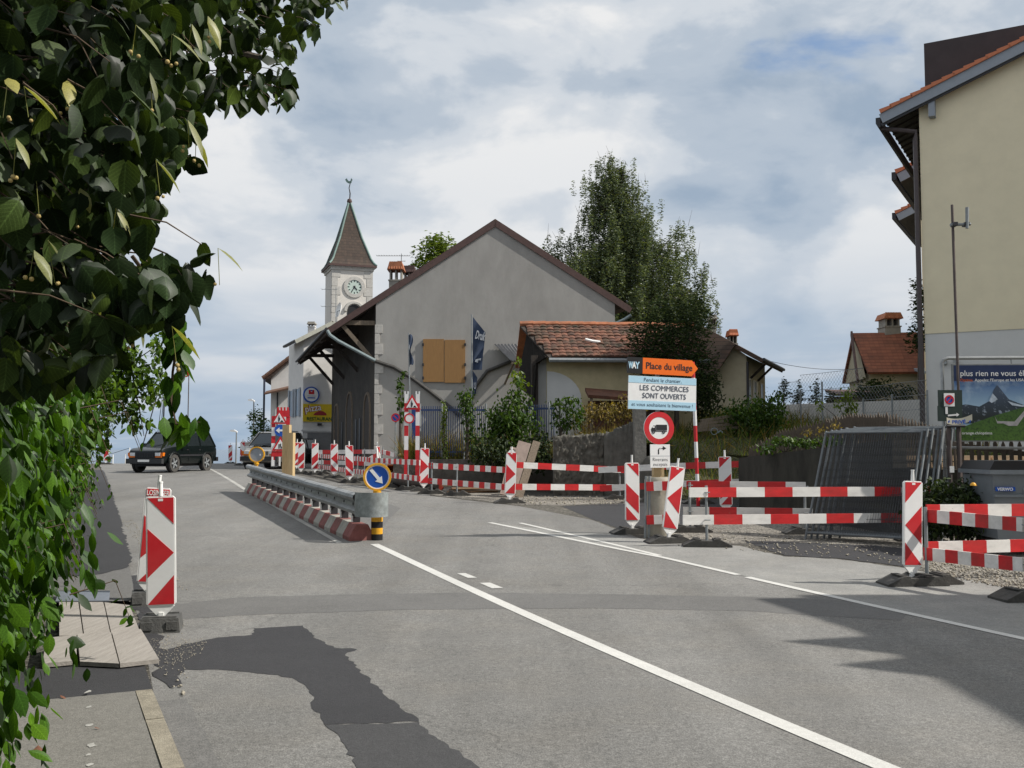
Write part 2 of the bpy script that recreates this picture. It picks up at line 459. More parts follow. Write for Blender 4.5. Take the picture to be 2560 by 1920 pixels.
def tiles(name, c1, c2, rows, cols, moss=.0, dark=.35):
    """far tiled roofs: rows and columns follow the object's own x and the slope length (uses local coordinates x and z+y)"""
    m, n, l, p = _mat(name)
    tcn = n.new('ShaderNodeTexCoord'); sp = n.new('ShaderNodeSeparateXYZ'); l.new(tcn.outputs['Object'], sp.inputs[0])
    def mm(op, a, b):
        q = n.new('ShaderNodeMath'); q.operation = op
        for i, x in enumerate((a, b)):
            if isinstance(x, (int, float)): q.inputs[i].default_value = x
            else: l.new(x, q.inputs[i])
        return q.outputs[0]
    rz = mm('MULTIPLY', sp.outputs[2], rows); cx = mm('MULTIPLY', mm('ADD', sp.outputs[0], mm('MULTIPLY', sp.outputs[1], 0.0)), cols)
    fr = mm('FRACT', rz, 0); fc = mm('FRACT', cx, 0)
    cell = n.new('ShaderNodeTexWhiteNoise'); cell.noise_dimensions = '2D'
    cb = n.new('ShaderNodeCombineXYZ'); l.new(mm('FLOOR', rz, 0), cb.inputs[0]); l.new(mm('FLOOR', cx, 0), cb.inputs[1]); l.new(cb.outputs[0], cell.inputs[0])
    mx = n.new('ShaderNodeMix'); mx.data_type = 'RGBA'; l.new(cell.outputs[0], mx.inputs[0]); mx.inputs[6].default_value = (*c1, 1); mx.inputs[7].default_value = (*c2, 1)
    edge = mm('MULTIPLY', mm('GREATER_THAN', fr, .16), mm('ADD', .75, mm('MULTIPLY', .25, mm('GREATER_THAN', fc, .18))))
    ee = n.new('ShaderNodeMapRange'); l.new(edge, ee.inputs[0]); ee.inputs[3].default_value = dark; ee.inputs[4].default_value = 1
    sc = n.new('ShaderNodeVectorMath'); sc.operation = 'SCALE'; l.new(mx.outputs[2], sc.inputs[0]); l.new(ee.outputs[0], sc.inputs['Scale'])
    out = sc.outputs[0]
    nz = n.new('ShaderNodeTexNoise'); nz.inputs['Scale'].default_value = 1.2; nz.inputs['Detail'].default_value = 8; nz.inputs['Roughness'].default_value = .7; l.new(tcn.outputs['Object'], nz.inputs[0])
    r2 = n.new('ShaderNodeMapRange'); l.new(nz.outputs[0], r2.inputs[0]); r2.inputs[1].default_value = .48; r2.inputs[2].default_value = .7; r2.inputs[4].default_value = moss
    m2 = n.new('ShaderNodeMix'); m2.data_type = 'RGBA'; l.new(r2.outputs[0], m2.inputs[0]); l.new(out, m2.inputs[6]); m2.inputs[7].default_value = (.045, .04, .028, 1)
    l.new(m2.outputs[2], p.inputs['Base Color']); p.inputs['Roughness'].default_value = .85
    b = n.new('ShaderNodeBump'); b.inputs['Strength'].default_value = .5; b.inputs['Distance'].default_value = .03; l.new(fr, b.inputs['Height']); l.new(b.outputs[0], p.inputs['Normal'])
    return m

RED = mat('red_sheeting', (.56, .016, .025), .5, var=.16, scale=5, dirt=.32)
WHT = mat('white_sheeting', (.79, .79, .785), .5, var=.05, scale=5, dirt=.13)
WFR = mat('white_plastic', (.84, .84, .82), .5, var=.04, scale=9, dirt=.12)
WRED = mat('red_board_paint', (.60, .022, .025), .55, var=.2, scale=9, dirt=.42, stretch=(.35, 1, 1), chip=(.30, .23, .16))
WWHT = mat('white_board_paint', (.82, .80, .765), .55, var=.09, scale=9, dirt=.42, stretch=(.35, 1, 1), chip=(.30, .25, .19))
RUB = mat('black_rubber', (.062, .060, .056), .8, var=.35, scale=14, bump=.3, dirt=.2)
GALV = mat('galvanised_steel', (.25, .27, .28), .6, metal=.25, var=.18, scale=9, dirt=.15)
STEEL = mat('dull_steel', (.30, .31, .31), .5, metal=.55, var=.25, scale=6, dirt=.3)
DARKM = mat('dark_metal', (.035, .035, .04), .5, metal=.2, var=.2)
BLACK = mat('black_paint', (.012, .012, .014), .5, var=.1)
BLUE = mat('sign_blue', (.012, .085, .42), .4, var=.06, scale=4)
YEL = mat('signal_yellow', (.72, .36, .02), .45, var=.12, scale=6, dirt=.2)
CONC = mat('concrete', (.34, .335, .315), .85, var=.18, scale=5, bump=.3, dirt=.35)
DCONC = mat('weathered_concrete', (.105, .10, .088), .9, var=.4, scale=3.5, bump=.6, dirt=.65)
WOOD = mat('new_timber', (.50, .37, .20), .7, var=.16, scale=9, bump=.15, stretch=(4, 4, .5))
OLDW = mat('weathered_timber', (.17, .135, .10), .85, var=.35, scale=9, bump=.3, stretch=(5, 5, .6))
DARKW = mat('dark_timber', (.045, .036, .03), .85, var=.4, scale=8, bump=.3, stretch=(4, 4, .6))
ORNG = mat('sign_orange', (.82, .15, .012), .45, var=.05, scale=3)
TXT = mat('lettering_black', (.02, .02, .025), .5, var=.05)
GLASS = mat('dark_glass', (.015, .02, .022), .08, var=.1, spec=.8)
# ------------------------------------------------------------------ ground, road, pavements
A_ROAD = ground('worn_asphalt', (.172, .169, .161), .62, .14, .8, crack=.22, streak=.16, warm=.12)
A_DARK = ground('fresh_asphalt', (.040, .040, .043), .35, .12, .8)
A_MID = ground('old_asphalt_strip', (.134, .132, .128), .34, .12, .85)
A_SIDE = ground('pavement_asphalt', (.180, .174, .158), .36, .14, .85)
A_CONC = ground('pale_concrete_apron', (.232, .230, .220), .35, .2, .85, warm=.08)
A_DIRT = ground('bare_ground', (.15, .14, .12), .4, .35, .95, stones=26, bump=.6)
A_GRAV = ground('gravel', (.34, .315, .275), .3, .3, .95, stones=30, bump=.9)
A_PAINT = ground('road_paint', (.52, .515, .49), .2, .10, .7, bump=.1)
A_PAINT2 = ground('worn_road_paint', (.36, .355, .33), .3, .25, .7, bump=.1)
A_STONE = ground('granite_kerb', (.26, .235, .185), .45, .42, .85, bump=.5, sscale=1.6)
A_LAND = ground('far_land', (.075, .095, .05), .2, .4, .95, bump=0)
def drape(name, poly, off, material, kind='structure', label=None, jag=0.0, parent=None, step=.7, jseg=.12):
    if off < .02: off *= .45
    if jag:
        q = []
        for i in range(len(poly)):
            a, b = Vector(poly[i]).to_2d(), Vector(poly[(i+1) % len(poly)]).to_2d()
            n = max(1, int((b - a).length / jseg))
            nn = Vector((-(b-a).y, (b-a).x)).normalized() if (b - a).length > 0 else Vector((0, 0))
            for k in range(n):
                q.append(a.lerp(b, k / n) + nn * (random.uniform(-jag, jag) if k else 0))
        poly = q
    bm = bmesh.new()
    f = bm.faces.new([bm.verts.new((p[0], p[1], 0)) for p in poly])
    bmesh.ops.triangulate(bm, faces=[f])
    ys = [p[1] for p in poly]; y = math.floor(min(ys) / step) * step
    while y < max(ys):
        s = step if y < 70 else step * 12
        bmesh.ops.bisect_plane(bm, geom=bm.verts[:] + bm.edges[:] + bm.faces[:], plane_co=(0, y, 0), plane_no=(0, 1, 0))
        y += s
    for v in bm.verts: v.co.z = G(v.co.y) + off
    bmesh.ops.recalc_face_normals(bm, faces=bm.faces)
    if sum(f.normal.z for f in bm.faces) < 0: bmesh.ops.reverse_faces(bm, faces=bm.faces)
    me = bpy.data.meshes.new(name); bm.to_mesh(me); bm.free()
    o = link(name, me, material, parent)
    return tag(o, label, None, None, kind) if not parent else o
def strip(name, path, w, off, material, **k):
    L, Rr = [], []
    P = [Vector((p[0], p[1])) for p in path]
    for i, p in enumerate(P):
        d = (P[min(i+1, len(P)-1)] - P[max(i-1, 0)]).normalized(); n = Vector((-d.y, d.x)) * w / 2
        L.append(p + n); Rr.append(p - n)
    return drape(name, L + Rr[::-1], off, material, **k)

# land sheet to the lake, then water to the horizon
me = bpy.data.meshes.new('ground'); vs, fs = [], []
ysl = [-60, -20, -8, 0] + [i * 1.0 for i in range(2, 90)] + [95, 105, 120, 150, 200, 300, 500, 900, 1500]
xsl = [-1500, -300, -80, -40, -20, -10, 0, 10, 20, 40, 80, 300, 1500]
for y in ysl:
    for x in xsl: vs.append((x, y, G(y)))
nx = len(xsl)
for j in range(len(ysl) - 1):
    for i in range(nx - 1): fs.append((j*nx+i, j*nx+i+1, (j+1)*nx+i+1, (j+1)*nx+i))
me.from_pydata(vs, [], fs)
tag(link('ground', me, A_DIRT), None, kind='structure')
WATER = mat('lake_water', (.03, .06, .09), .12, var=.1, scale=.002, spec=.5)
mb = MB(); mb.add([(-60000, 900, -57), (60000, 900, -57), (60000, 70000, -57), (-60000, 70000, -57)], [(0, 1, 2, 3)])
tag(mb.build('lake', WATER), None, kind='structure')

# road
lk = [gxy(476, 1920, .11), gxy(391, 1722, .11), gxy(352, 1560), gxy(330, 1500), gxy(300, 1370), gxy(272, 1225), gxy(256, 1180)]
near = [(lk[0][0] + .389 / .921 * 14, lk[0][1] - 14)]
far_l = Vector((lk[-1][0], lk[-1][1])) + ROAD.to_2d() * 40
roadpoly = near + lk + [tuple(far_l), (far_l.x + 16, far_l.y + 4)] + [(-3, 36), gxy(1075, 1240), gxy(1300, 1266), gxy(1480, 1300), gxy(1640, 1362), gxy(1850, 1400), gxy(2320, 1452), gxy(2560, 1492), (9, 9.5), (12, -9)]
drape('road', roadpoly, .004, A_ROAD)
drape('road_apron', [gxy(1230, 1309), gxy(1420, 1330), gxy(1540, 1338), gxy(1640, 1352), gxy(1850, 1366), gxy(1960, 1392), gxy(2090, 1398), gxy(2255, 1420), gxy(2320, 1432), gxy(2440, 1452), gxy(2570, 1478), (6.6, 10.7), (6.2, 8.2), gxy(2560, 1601), gxy(2300, 1540), gxy(1867, 1443), gxy(1640, 1392), gxy(1440, 1354)], .010, A_CONC, jag=.03)
drape('side_road', [gxy(1405, 1266), gxy(1560, 1258), gxy(1700, 1232), gxy(1846, 1228), (14, 29.5), (14, 25), gxy(1850, 1275), gxy(1700, 1318), gxy(1585, 1335), gxy(1480, 1298)], .007, A_DARK)
drape('driveway', [gxy(1850, 1352), gxy(1985, 1356), gxy(2190, 1365), gxy(2262, 1372), gxy(2265, 1418), gxy(2090, 1396), gxy(1960, 1390)], .014, A_DARK, jag=.05)
# the band of older asphalt across the road, the two dark patches, strip behind the guard rail
drape('road_strip', [gxy(430, 1512), gxy(600, 1494), gxy(850, 1487), gxy(1190, 1482), gxy(1560, 1487), gxy(1930, 1494), gxy(2300, 1512), gxy(2250, 1552), gxy(1860, 1528), gxy(1500, 1521), gxy(1000, 1525), gxy(780, 1533), gxy(600, 1539), gxy(430, 1550)], .008, A_MID, jag=.015)
s = 1.1573
pt = [(400, 1392), (470, 1378), (545, 1372), (548, 1358), (655, 1352), (682, 1380), (722, 1400), (772, 1403), (746, 1414), (800, 1472), (905, 1560)]
pt2 = [(780, 1566), (745, 1538), (722, 1520), (702, 1505), (672, 1482), (640, 1465), (600, 1456), (540, 1450), (470, 1447), (395, 1447), (352, 1440), (345, 1410)]
pt2 = [(700, 1566), (692, 1548), (680, 1538), (672, 1524), (678, 1512), (668, 1492), (640, 1470), (600, 1459), (540, 1453), (470, 1447), (395, 1447), (352, 1440), (345, 1410)]
drape('road_patch', [gxy(a*s, b*s) for a, b in pt + pt2], .009, A_DARK, jag=.02, jseg=.06)
A_DARK2 = ground('patched_asphalt', (.058, .058, .06), .35, .14, .8)
drape('road_patch', [gxy(a*s, b*s) for a, b in [(906, 1561), (940, 1592), (1035, 1659)]] + [gxy(1330, 2050), gxy(960, 2050)] + [gxy(a*s, b*s) for a, b in [(770, 1659), (745, 1610), (722, 1582), (701, 1567)]], .010, A_DARK2, jag=.022, jseg=.06)
drape('road_strip', [gxy(640, 1178), gxy(760, 1195), gxy(870, 1225), gxy(1000, 1270), gxy(925, 1352), gxy(880, 1290), gxy(760, 1222)], .009, A_MID, jag=.02)

# markings
cl = [gxy(520, 1170), gxy(620, 1229)]
strip('road_marking', cl, .12, .014, A_PAINT2)
strip('road_marking', [gxy(598, 1216), gxy(849, 1358)], .10, .0145, A_PAINT2)
strip('road_marking', [gxy(936, 1361), gxy(2212, 1920), tuple(Vector(gxy(2212, 1920)) - ROAD.to_2d() * 5)], .135, .014, A_PAINT)
z7 = lambda a, b: gxy(600 + a / 2.458, 1350 + b / 2.458)
drape('road_marking', [z7(1333, 207), z7(1385, 206), z7(1457, 234), z7(1402, 236)], .014, A_PAINT)
drape('road_marking', [z7(1472, 266), z7(1537, 265), z7(1617, 297), z7(1548, 300)], .014, A_PAINT)
strip('road_marking', [gxy(1224, 1307), gxy(1560, 1376), gxy(1660, 1395), gxy(1845, 1438)], .10, .016, A_PAINT)
strip('road_marking', [gxy(1300, 1308), gxy(1560, 1368), gxy(1650, 1390)], .09, .0165, A_PAINT)
strip('road_marking', [gxy(1868, 1444), gxy(2300, 1541), gxy(2600, 1607)], .105, .016, A_PAINT)

# pavement on the left, raised one kerb
KH = .11
kl = [Vector(gxy(478, 1920, KH)), Vector(gxy(392, 1722, KH))]
kd = (kl[1] - kl[0]).normalized(); kn = Vector((-kd.y, kd.x))      # to the left
def kx(t, off): q = kl[0] + kd * t + kn * off; return (q.x, q.y)
kend = (kl[1] - kl[0]).length
def raised(name, poly, z0, z1, material, label=None):
    n = len(poly); mb = MB()
    mb.add([(x, y, G(y) + z0) for x, y in poly] + [(x, y, G(y) + z1) for x, y in poly], [tuple(range(n, 2*n))] + [(i, (i+1) % n, (i+1) % n + n, i + n) for i in range(n)])
    o = mb.build(name, material); tag(o, label, kind='structure'); return o
raised('pavement', [kx(-9, .135), kx(kend, .135), kx(kend, 2.6), kx(-9, 2.6)], -.05, KH, A_SIDE)
kb = bpy.data.objects.new('kerb', None); C.objects.link(kb); kb['kind'] = 'structure'
t = -9.0; i = 0
while t < kend - .05:
    e = min(t + 1.0, kend)
    mb = MB(); z = G((kl[0] + kd * t).y)
    j = random.uniform(-.004, .004)
    P = [kx(t + .006, .132), kx(e - .006, .132), kx(e - .006, 0.012), kx(t + .006, 0.012)]
    Q = [kx(t + .006, .132), kx(e - .006, .132), kx(e - .006, .03), kx(t + .006, .03)]
    mb.hexa([(x, y, z - .1) for x, y in P] + [(x, y, z + KH + .006 + j) for x, y in Q])
    mb.build('kerb_stone', A_STONE, kb); t = e
# dark ramp, dug strip and fresh pavement beyond the boards
drape('pavement_ramp', [kx(kend + .003, .02), kx(kend + .003, 2.6), kx(kend + 1.1, 2.6), kx(kend + 1.1, .0)], .088, A_DARK)
strip('gutter_strip', [kx(-9, -.10), kx(kend + .1, -.10)], .20, .009, ground('gutter_asphalt', (.155, .153, .148), .5, .2, .85), jag=.012)
drape('dug_strip', [gxy(398, 1700), gxy(372, 1640), gxy(345, 1560), gxy(330, 1500), gxy(322, 1440), gxy(376, 1440), gxy(395, 1580), gxy(420, 1660), gxy(462, 1680), gxy(455, 1712), gxy(425, 1722)], .013, A_DARK, jag=.05)
fl = [(120, 1515), (330, 1508), (333, 1475), (322, 1400), (300, 1310), (282, 1250), (268, 1205), (256, 1180)]
fresh = [gxy(a, b) for a, b in [(196, 1450), (232, 1447), (270, 1440), (305, 1432), (324, 1424), (325, 1398), (304, 1315), (284, 1250), (270, 1208), (258, 1178)]] + [gxy(232, 1178), gxy(60, 1452)]
drape('fresh_pavement', fresh, .05, A_DARK, jag=.035)
drape('old_pavement', [gxy(100, 1452), gxy(196, 1450), gxy(324, 1425), gxy(333, 1475), gxy(334, 1512), gxy(60, 1520)], .045, A_MID)
# white survey marks on the pavement
for a, b, r in [(443, 1275, .024), (446, 1352, .022), (455, 1443, .024), (460, 1546, .028), (447, 1592, .015), (455, 1643, .022)]:
    c = gxy(a / 2.023, 1100 + b / 2.023, KH); n = 7
    drape('pavement_mark', [(c[0] + r * random.uniform(.4, 1.3) * math.cos(k * 2*math.pi/n), c[1] + 1.6 * r * random.uniform(.4, 1.3) * math.sin(k * 2*math.pi/n)) for k in range(n)], KH + .003, A_PAINT2)
# gravel yard on the right behind the barriers
drape('gravel_yard', [gxy(1640, 1351), gxy(1850, 1362), gxy(1990, 1372), gxy(2200, 1372), gxy(2262, 1400), gxy(2320, 1430), gxy(2440, 1452), gxy(2572, 1476), (9, 11), (9, 18), (5.4, 21.5), gxy(1700, 1312)], .008, A_GRAV, jag=.06)
drape('gravel_strip', [gxy(1290, 1262), gxy(1080, 1238), gxy(1000, 1222), gxy(980, 1205), gxy(1080, 1206), gxy(1300, 1242), gxy(1640, 1236), gxy(1600, 1254), gxy(1405, 1264)], .009, A_GRAV, jag=.05)
drape('work_strip', [gxy(700, 1180), gxy(870, 1212), gxy(990, 1224), (-3.2, 30), (-3.5, 40), (-10.5, 44)], .006, A_DIRT)

# terraces behind the walls
GRASSY = ground('rough_grass_soil', (.10, .105, .05), .3, .4, .95, bump=.5, stones=18)
def patch(name, x0, x1, y0, y1, hf, n=16):
    vs, fs = [], []
    for j in range(n + 1):
        for i in range(n + 1):
            x = x0(j/n) + (x1(j/n) - x0(j/n)) * i / n; y = y0 + (y1 - y0) * j / n
            vs.append((x, y, hf(x, y)))
    for j in range(n):
        for i in range(n): fs.append((j*(n+1)+i, j*(n+1)+i+1, (j+1)*(n+1)+i+1, (j+1)*(n+1)+i))
    me = bpy.data.meshes.new(name); me.from_pydata(vs, [], fs)
    return tag(link(name, me, GRASSY), None, kind='structure')
def smooth(a, b, x):
    t = max(0, min(1, (x - a) / (b - a))); return t * t * (3 - 2 * t)
def HT(x, y):     # terrace behind stone wall and low wall
    return 1.30 + .62 * smooth(.6, 3.2, x) + .03 * (y - 30) + .10 * math.sin(x * 1.3) * math.sin(y * .7)
patch('terrace', lambda t: (1.2 if t < .22 else -3.6), lambda t: 4.2 + 3.5 * t, 26.75, 47, HT, 24)
def HB(x, y):
    return G(y) + 1.5 * smooth(25.4, 31, y) + .75 * smooth(30, 40, y) + .06 * math.sin(x * 2.1 + y)
patch('grass_bank', lambda t: 4.0 + 3.0 * t, lambda t: 30, 25.2, 62, HB, 28)
def HG(x, y):
    return 1.44 - .72 * smooth(6.0, 7.4, x) + .02 * (y - 20)
patch('garden', lambda t: 6.75 - 1.45 * t, lambda t: 26.0, 17.2, 25.6, HG, 16)
# ================================================================== buildings
STUC = mat('grey_render', (.325, .318, .302), .9, var=.12, scale=1.0, bump=.15, bscale=30, dirt=.28, stretch=(1, 1, .45))
QUOIN = mat('pale_quoin_stone', (.47, .455, .425), .85, var=.16, scale=6, bump=.3, dirt=.2)
EAVESHADE = mat('eave_shaded_rubble', (.034, .030, .026), .9, var=.4, scale=3, bump=.5, dirt=.5)  # shade under the deep eaves is put into this wall colour
BROWN = mat('brown_fascia', (.085, .05, .045), .7, var=.2)
DTILE = tiles('brown_tiles', (.065, .042, .033), (.10, .06, .043), 5, 4, .5)
WHW = mat('white_render', (.66, .645, .62), .9, var=.06, scale=2, dirt=.12)
CREAM = mat('cream_render', (.76, .675, .485), .9, var=.05, scale=1.5, bump=.1, bscale=40)
PALEG = mat('pale_grey_render', (.60, .595, .58), .9, var=.05, scale=1.5, bump=.1, bscale=40)
OCHRE = mat('ochre_render', (.54, .455, .275), .9, var=.16, scale=2, dirt=.25)
SHUT = mat('tan_shutter_board', (.265, .145, .052), .65, var=.12, scale=5, stretch=(6, 6, .5))
COPPER = mat('green_copper', (.115, .185, .165), .6, var=.2)
PIPEG = mat('zinc_pipe', (.22, .27, .28), .5, metal=.4, var=.2, scale=3)
BGREY = mat('grey_board', (.27, .30, .34), .6, var=.06)
TERRA = mat('terracotta_tile', (.42, .155, .075), .8, var=.3, scale=4, dirt=.45)
TERRA2 = mat('new_terracotta', (.50, .17, .085), .75, var=.18, scale=3, dirt=.1)
GREENP = mat('green_paint', (.05, .11, .06), .6)

def window(parent, x, z, w, h, y=0.0, shutters=None, frame=None, deep=.10):
    """opening on a wall whose face is local y=0; parts stand proud of or behind the face"""
    o = MB(); o.ring
    f = MB(); t = .06
    f.box(x - t, x + w + t, y - .03, y + .02, z - t, z); f.box(x - t, x + w + t, y - .03, y + .02, z + h, z + h + t)
    f.box(x - t, x, y - .03, y + .02, z, z + h); f.box(x + w, x + w + t, y - .03, y + .02, z, z + h)
    f.box(x + w/2 - .02, x + w/2 + .02, y - .022, y + .02, z, z + h)
    wo = f.build('window', frame or WHW, parent)
    p = MB(); p.box(x, x + w/2 - .02, y - .012, y + .02, z, z + h); p.build('pane', GLASS, wo)
    p = MB(); p.box(x + w/2 + .02, x + w, y - .012, y + .02, z, z + h); p.build('pane', GLASS, wo)
    if shutters:
        for sx in (x - w * .52 - t, x + w + t + .02):
            q = MB(); q.box(sx, sx + w * .5, y - .05, y - .01, z - .02, z + h + .02); q.build('shutter', shutters, parent)
    return wo

# ---------------------------------------------------------------- barn
BY = 45.0
barn = thing('barn', 'big grey rendered barn with blank gable, two tan shutters and deep open eaves', 'barn', (onx(1238, BY), BY, G(BY)), 0)
b0 = Vector(barn.location)
def bl(u, v, Y): return at(u, v, Y) - b0
tilt = .10                                # gable turns slightly to the sun: right end farther
def gpl(u, v):                            # point on the gable plane
    Y = BY
    for _ in range(6):
        p = at(u, v, Y); Y = BY + (p.x - b0.x) * tilt
    return at(u, v, Y) - b0
gl, gr, gpk = gpl(940, 759), gpl(1537, 759), gpl(1238, 566)
gbl, gbr = Vector((gl.x, gl.y, -1.0)), Vector((gr.x, gr.y, -1.0))
BD = Vector((-.295, 1, 0)).normalized(); dep = BD * 17.5
mb = MB()
W = [gbl, gbr, gr, gpk, gl]
mb.add(W + [p + dep for p in W], [(0,1,2,3,4), (9,8,7,6,5), (0,4,9,5), (1,6,7,2)])
wall = mb.build('wall', STUC, barn)
# rubble side skin, deep-eave shade painted into its colour, on the road side, proud 3 mm, with arched doors
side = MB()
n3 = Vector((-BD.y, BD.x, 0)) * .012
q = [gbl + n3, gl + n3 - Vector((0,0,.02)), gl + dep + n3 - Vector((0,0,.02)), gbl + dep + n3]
side.add(q, [(0,1,2,3)]); side.build('side_wall', EAVESHADE, barn)
def sidept(s, z, o=.03): return gbl + BD * s + Vector((-BD.y, BD.x, 0)) * o + Vector((0, 0, z))
def arch_door(s, w, h, name='door'):
    P = [(s, .9), (s, .9 + h)] + [(s + w/2 - w/2*math.cos(a), .9 + h + w/2*math.sin(a)) for a in [math.pi*k/8 for k in range(1, 8)]] + [(s + w, .9 + h), (s + w, .9)]
    m = MB(); m.add([sidept(a, b, .03) for a, b in P] + [sidept(a, b, -.1) for a, b in P], [tuple(range(len(P)))] + [(i, (i+1) % len(P), (i+1) % len(P) + len(P), i + len(P)) for i in range(len(P))])
    d = m.build(name, DARKW, barn)
    m = MB(); m.tube([sidept(a, b, .03) for a, b in P], .07, 5); m.build('stone_surround', OLDW, d)
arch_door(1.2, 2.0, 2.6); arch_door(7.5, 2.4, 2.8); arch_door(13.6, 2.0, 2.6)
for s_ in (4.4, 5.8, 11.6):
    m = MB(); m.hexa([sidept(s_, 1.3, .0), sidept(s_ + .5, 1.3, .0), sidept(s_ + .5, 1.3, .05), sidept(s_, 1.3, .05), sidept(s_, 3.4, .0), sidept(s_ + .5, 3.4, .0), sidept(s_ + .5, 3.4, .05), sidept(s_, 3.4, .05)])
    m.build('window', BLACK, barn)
# roof slabs with overhangs
gdir = (gr - gl).normalized()
rl = (gl - gpk); rr = (gr - gpk)
ovl = gpk + rl * ((b0.x + gpk.x - at(822, 826, BY - .4).x) / -rl.x)
ovr = gpk + rr * ((at(1577, 785, BY + .6).x - b0.x - gpk.x) / rr.x)
fw = Vector((0, -1, 0)) * .05; up = Vector((0, 0, .34))
m = MB(); m.slab([gpk + fw + up, ovl + fw + up - Vector((0,0,.03)), ovl + dep + up - Vector((0,0,.03)), gpk + dep + up], .2); rf = m.build('roof', DTILE, barn)
m = MB(); m.slab([gpk + fw + up, ovr + fw + up, ovr + dep + up, gpk + dep + up], .2); m.build('roof', DTILE, barn)
m = MB(); m.bar(gpk + fw*1.15 + up*.42, ovl + fw*1.15 + up*.42, .05, .26); m.build('verge_board', BROWN, barn)
m = MB(); m.bar(gpk + fw*1.15 + up*.42, ovr + fw*1.15 + up*.42, .05, .26); m.build('verge_board', BROWN, barn)
for k in range(6):
    a = ovl + BD * (.3 + 3.1 * k) + up * .1; m = MB(); m.bar(a, a + (gl - ovl) , .12, .18); m.build('rafter', DARKW, barn)
m = MB(); dz = up * .36; m.slab([ovl + dz, gl + dz, gl + dep + dz, ovl + dep + dz], .03); m.build('eave_shade_lining', DARKW, barn)  # dark sheet added to stand for the black shade under the eave
for k in range(4):       # brackets under the deep eave
    o_ = BD * (.25 + 5.5 * k)
    h0 = gl + o_ - Vector((0, 0, .85)); e0 = Vector((ovl.x * .72 + gl.x * .28, ovl.y, h0.z)) + o_
    h1 = gl + o_ - Vector((0, 0, 2.6))
    m = MB(); m.bar(h0, e0, .16, .2); br = m.build('bracket', OLDW if k == 0 else DARKW, barn)
    m = MB(); m.bar(h1, e0, .14, .18); m.build('brace', OLDW if k == 0 else DARKW, br)
# gutters' diagonal downpipes crossing the gable
pp = [bl(818, 826, BY - .9), bl(825, 838, BY - .9), bl(845, 852, BY - .9)] + [gpl(a, b) + Vector((0, -.09, 0)) for a, b in [(940, 903)]]
m = MB(); m.tube(pp, .075, 8); m.build('downpipe', PIPEG, barn, True)
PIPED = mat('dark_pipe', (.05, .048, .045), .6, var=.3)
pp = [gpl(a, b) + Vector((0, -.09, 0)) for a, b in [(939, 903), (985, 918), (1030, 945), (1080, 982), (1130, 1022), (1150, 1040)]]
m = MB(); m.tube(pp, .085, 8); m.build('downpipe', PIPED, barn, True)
pp = [gpl(1575, 790) + Vector((.02, -.3, 0)), gpl(1560, 800) + Vector((0, -.2, 0)), gpl(1400, 872) + Vector((0, -.09, 0))]
m = MB(); m.tube(pp, .075, 8); m.build('downpipe', PIPEG, barn, True)
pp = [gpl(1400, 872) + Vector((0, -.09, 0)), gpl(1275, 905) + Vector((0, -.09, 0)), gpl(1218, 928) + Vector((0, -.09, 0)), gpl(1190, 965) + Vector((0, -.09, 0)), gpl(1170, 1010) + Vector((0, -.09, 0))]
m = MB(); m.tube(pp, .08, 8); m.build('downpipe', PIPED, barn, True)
m = MB(); m.tube([ovl + Vector((-.06, 0, .28)) + BD * -.1, ovl + Vector((-.06, 0, .28)) + dep], .06, 8); m.build('gutter', DARKM, barn, True)
# quoins, alternating long and short
z = 0.0; k = 0
zt = gl.z - .95
while z < 7.2:
    h = .40 + .05 * ((k * 7) % 3); L = (.33 if k % 2 == 0 else .15) + .03 * ((k * 5) % 3)
    if zt - h < .4: break
    m = MB(); a = gl + gdir * -.03; y0 = -.03
    P = [(a.x, a.y - .035, zt - h + .02), (a.x + L * gdir.x, a.y + L * gdir.y - .035, zt - h + .02), (a.x + L * gdir.x, a.y + L * gdir.y + .1, zt - h + .02), (a.x, a.y + .2, zt - h + .02)]
    m.hexa(P + [(x, y, zt) for x, y, _ in P]); m.build('quoin', QUOIN, barn)
    zt -= h; k += 1; z += h
# tan shutters
for u0, u1, dv in ((1058, 1110, 0), (1111.5, 1163, 2)):
    a, b, c, d = gpl(u0, 848 + dv), gpl(u1, 848 + dv), gpl(u1, 955 + dv), gpl(u0, 955 + dv)
    f_ = Vector((0, -.05, 0)); m = MB(); m.hexa([d + f_*1.6, c + f_*1.6, c + f_*.2, d + f_*.2, a + f_*1.6, b + f_*1.6, b + f_*.2, a + f_*.2]); sh = m.build('shutter', SHUT, barn)
    for vv in (862, 912, 945):
        e = gpl((u0 if dv == 0 else u1) , vv); m = MB(); m.box(e.x - .04, e.x + .04, e.y - .11, e.y - .03, e.z - .06, e.z + .06); m.build('hinge', DARKM, sh)
# corrugated canopy on the gable, its own thing
CORR = mat('corrugated_sheet', (.20, .20, .205), .6, metal=.3, var=.2, scale=3, dirt=.3)
cnp = thing('canopy', 'small grey corrugated sheet canopy fixed to the barn gable beside the shed', 'canopy', tuple(b0))
ca, cb_, cc, cd = gpl(1236, 861) + Vector((0, -.06, 0)), gpl(1330, 861) + Vector((0, -.06, 0)), bl(1345, 902, BY - 1.9), bl(1278, 902, BY - 1.9)
m = MB(); N = 44; P = []
for j in range(2):
    for i in range(N + 1):
        t = i / N; p = (ca.lerp(cb_, t) if j == 0 else cd.lerp(cc, t)); P.append(p + Vector((0, 0, .035 * math.sin(i * math.pi / 2))))
m.add(P, [(i, i+1, N+2+i, N+1+i) for i in range(N)]); m.build('corrugated_sheet', CORR, cnp, True)
m = MB(); m.bar(cd + Vector((0,.05,-.08)), cc + Vector((0,.05,-.08)), .08, .1); m.build('beam', OLDW, cnp)
m = MB(); m.bar(cd + Vector((.1,.05,-.1)), gpl(1262, 960), .07, .07); m.build('strut', OLDW, cnp)
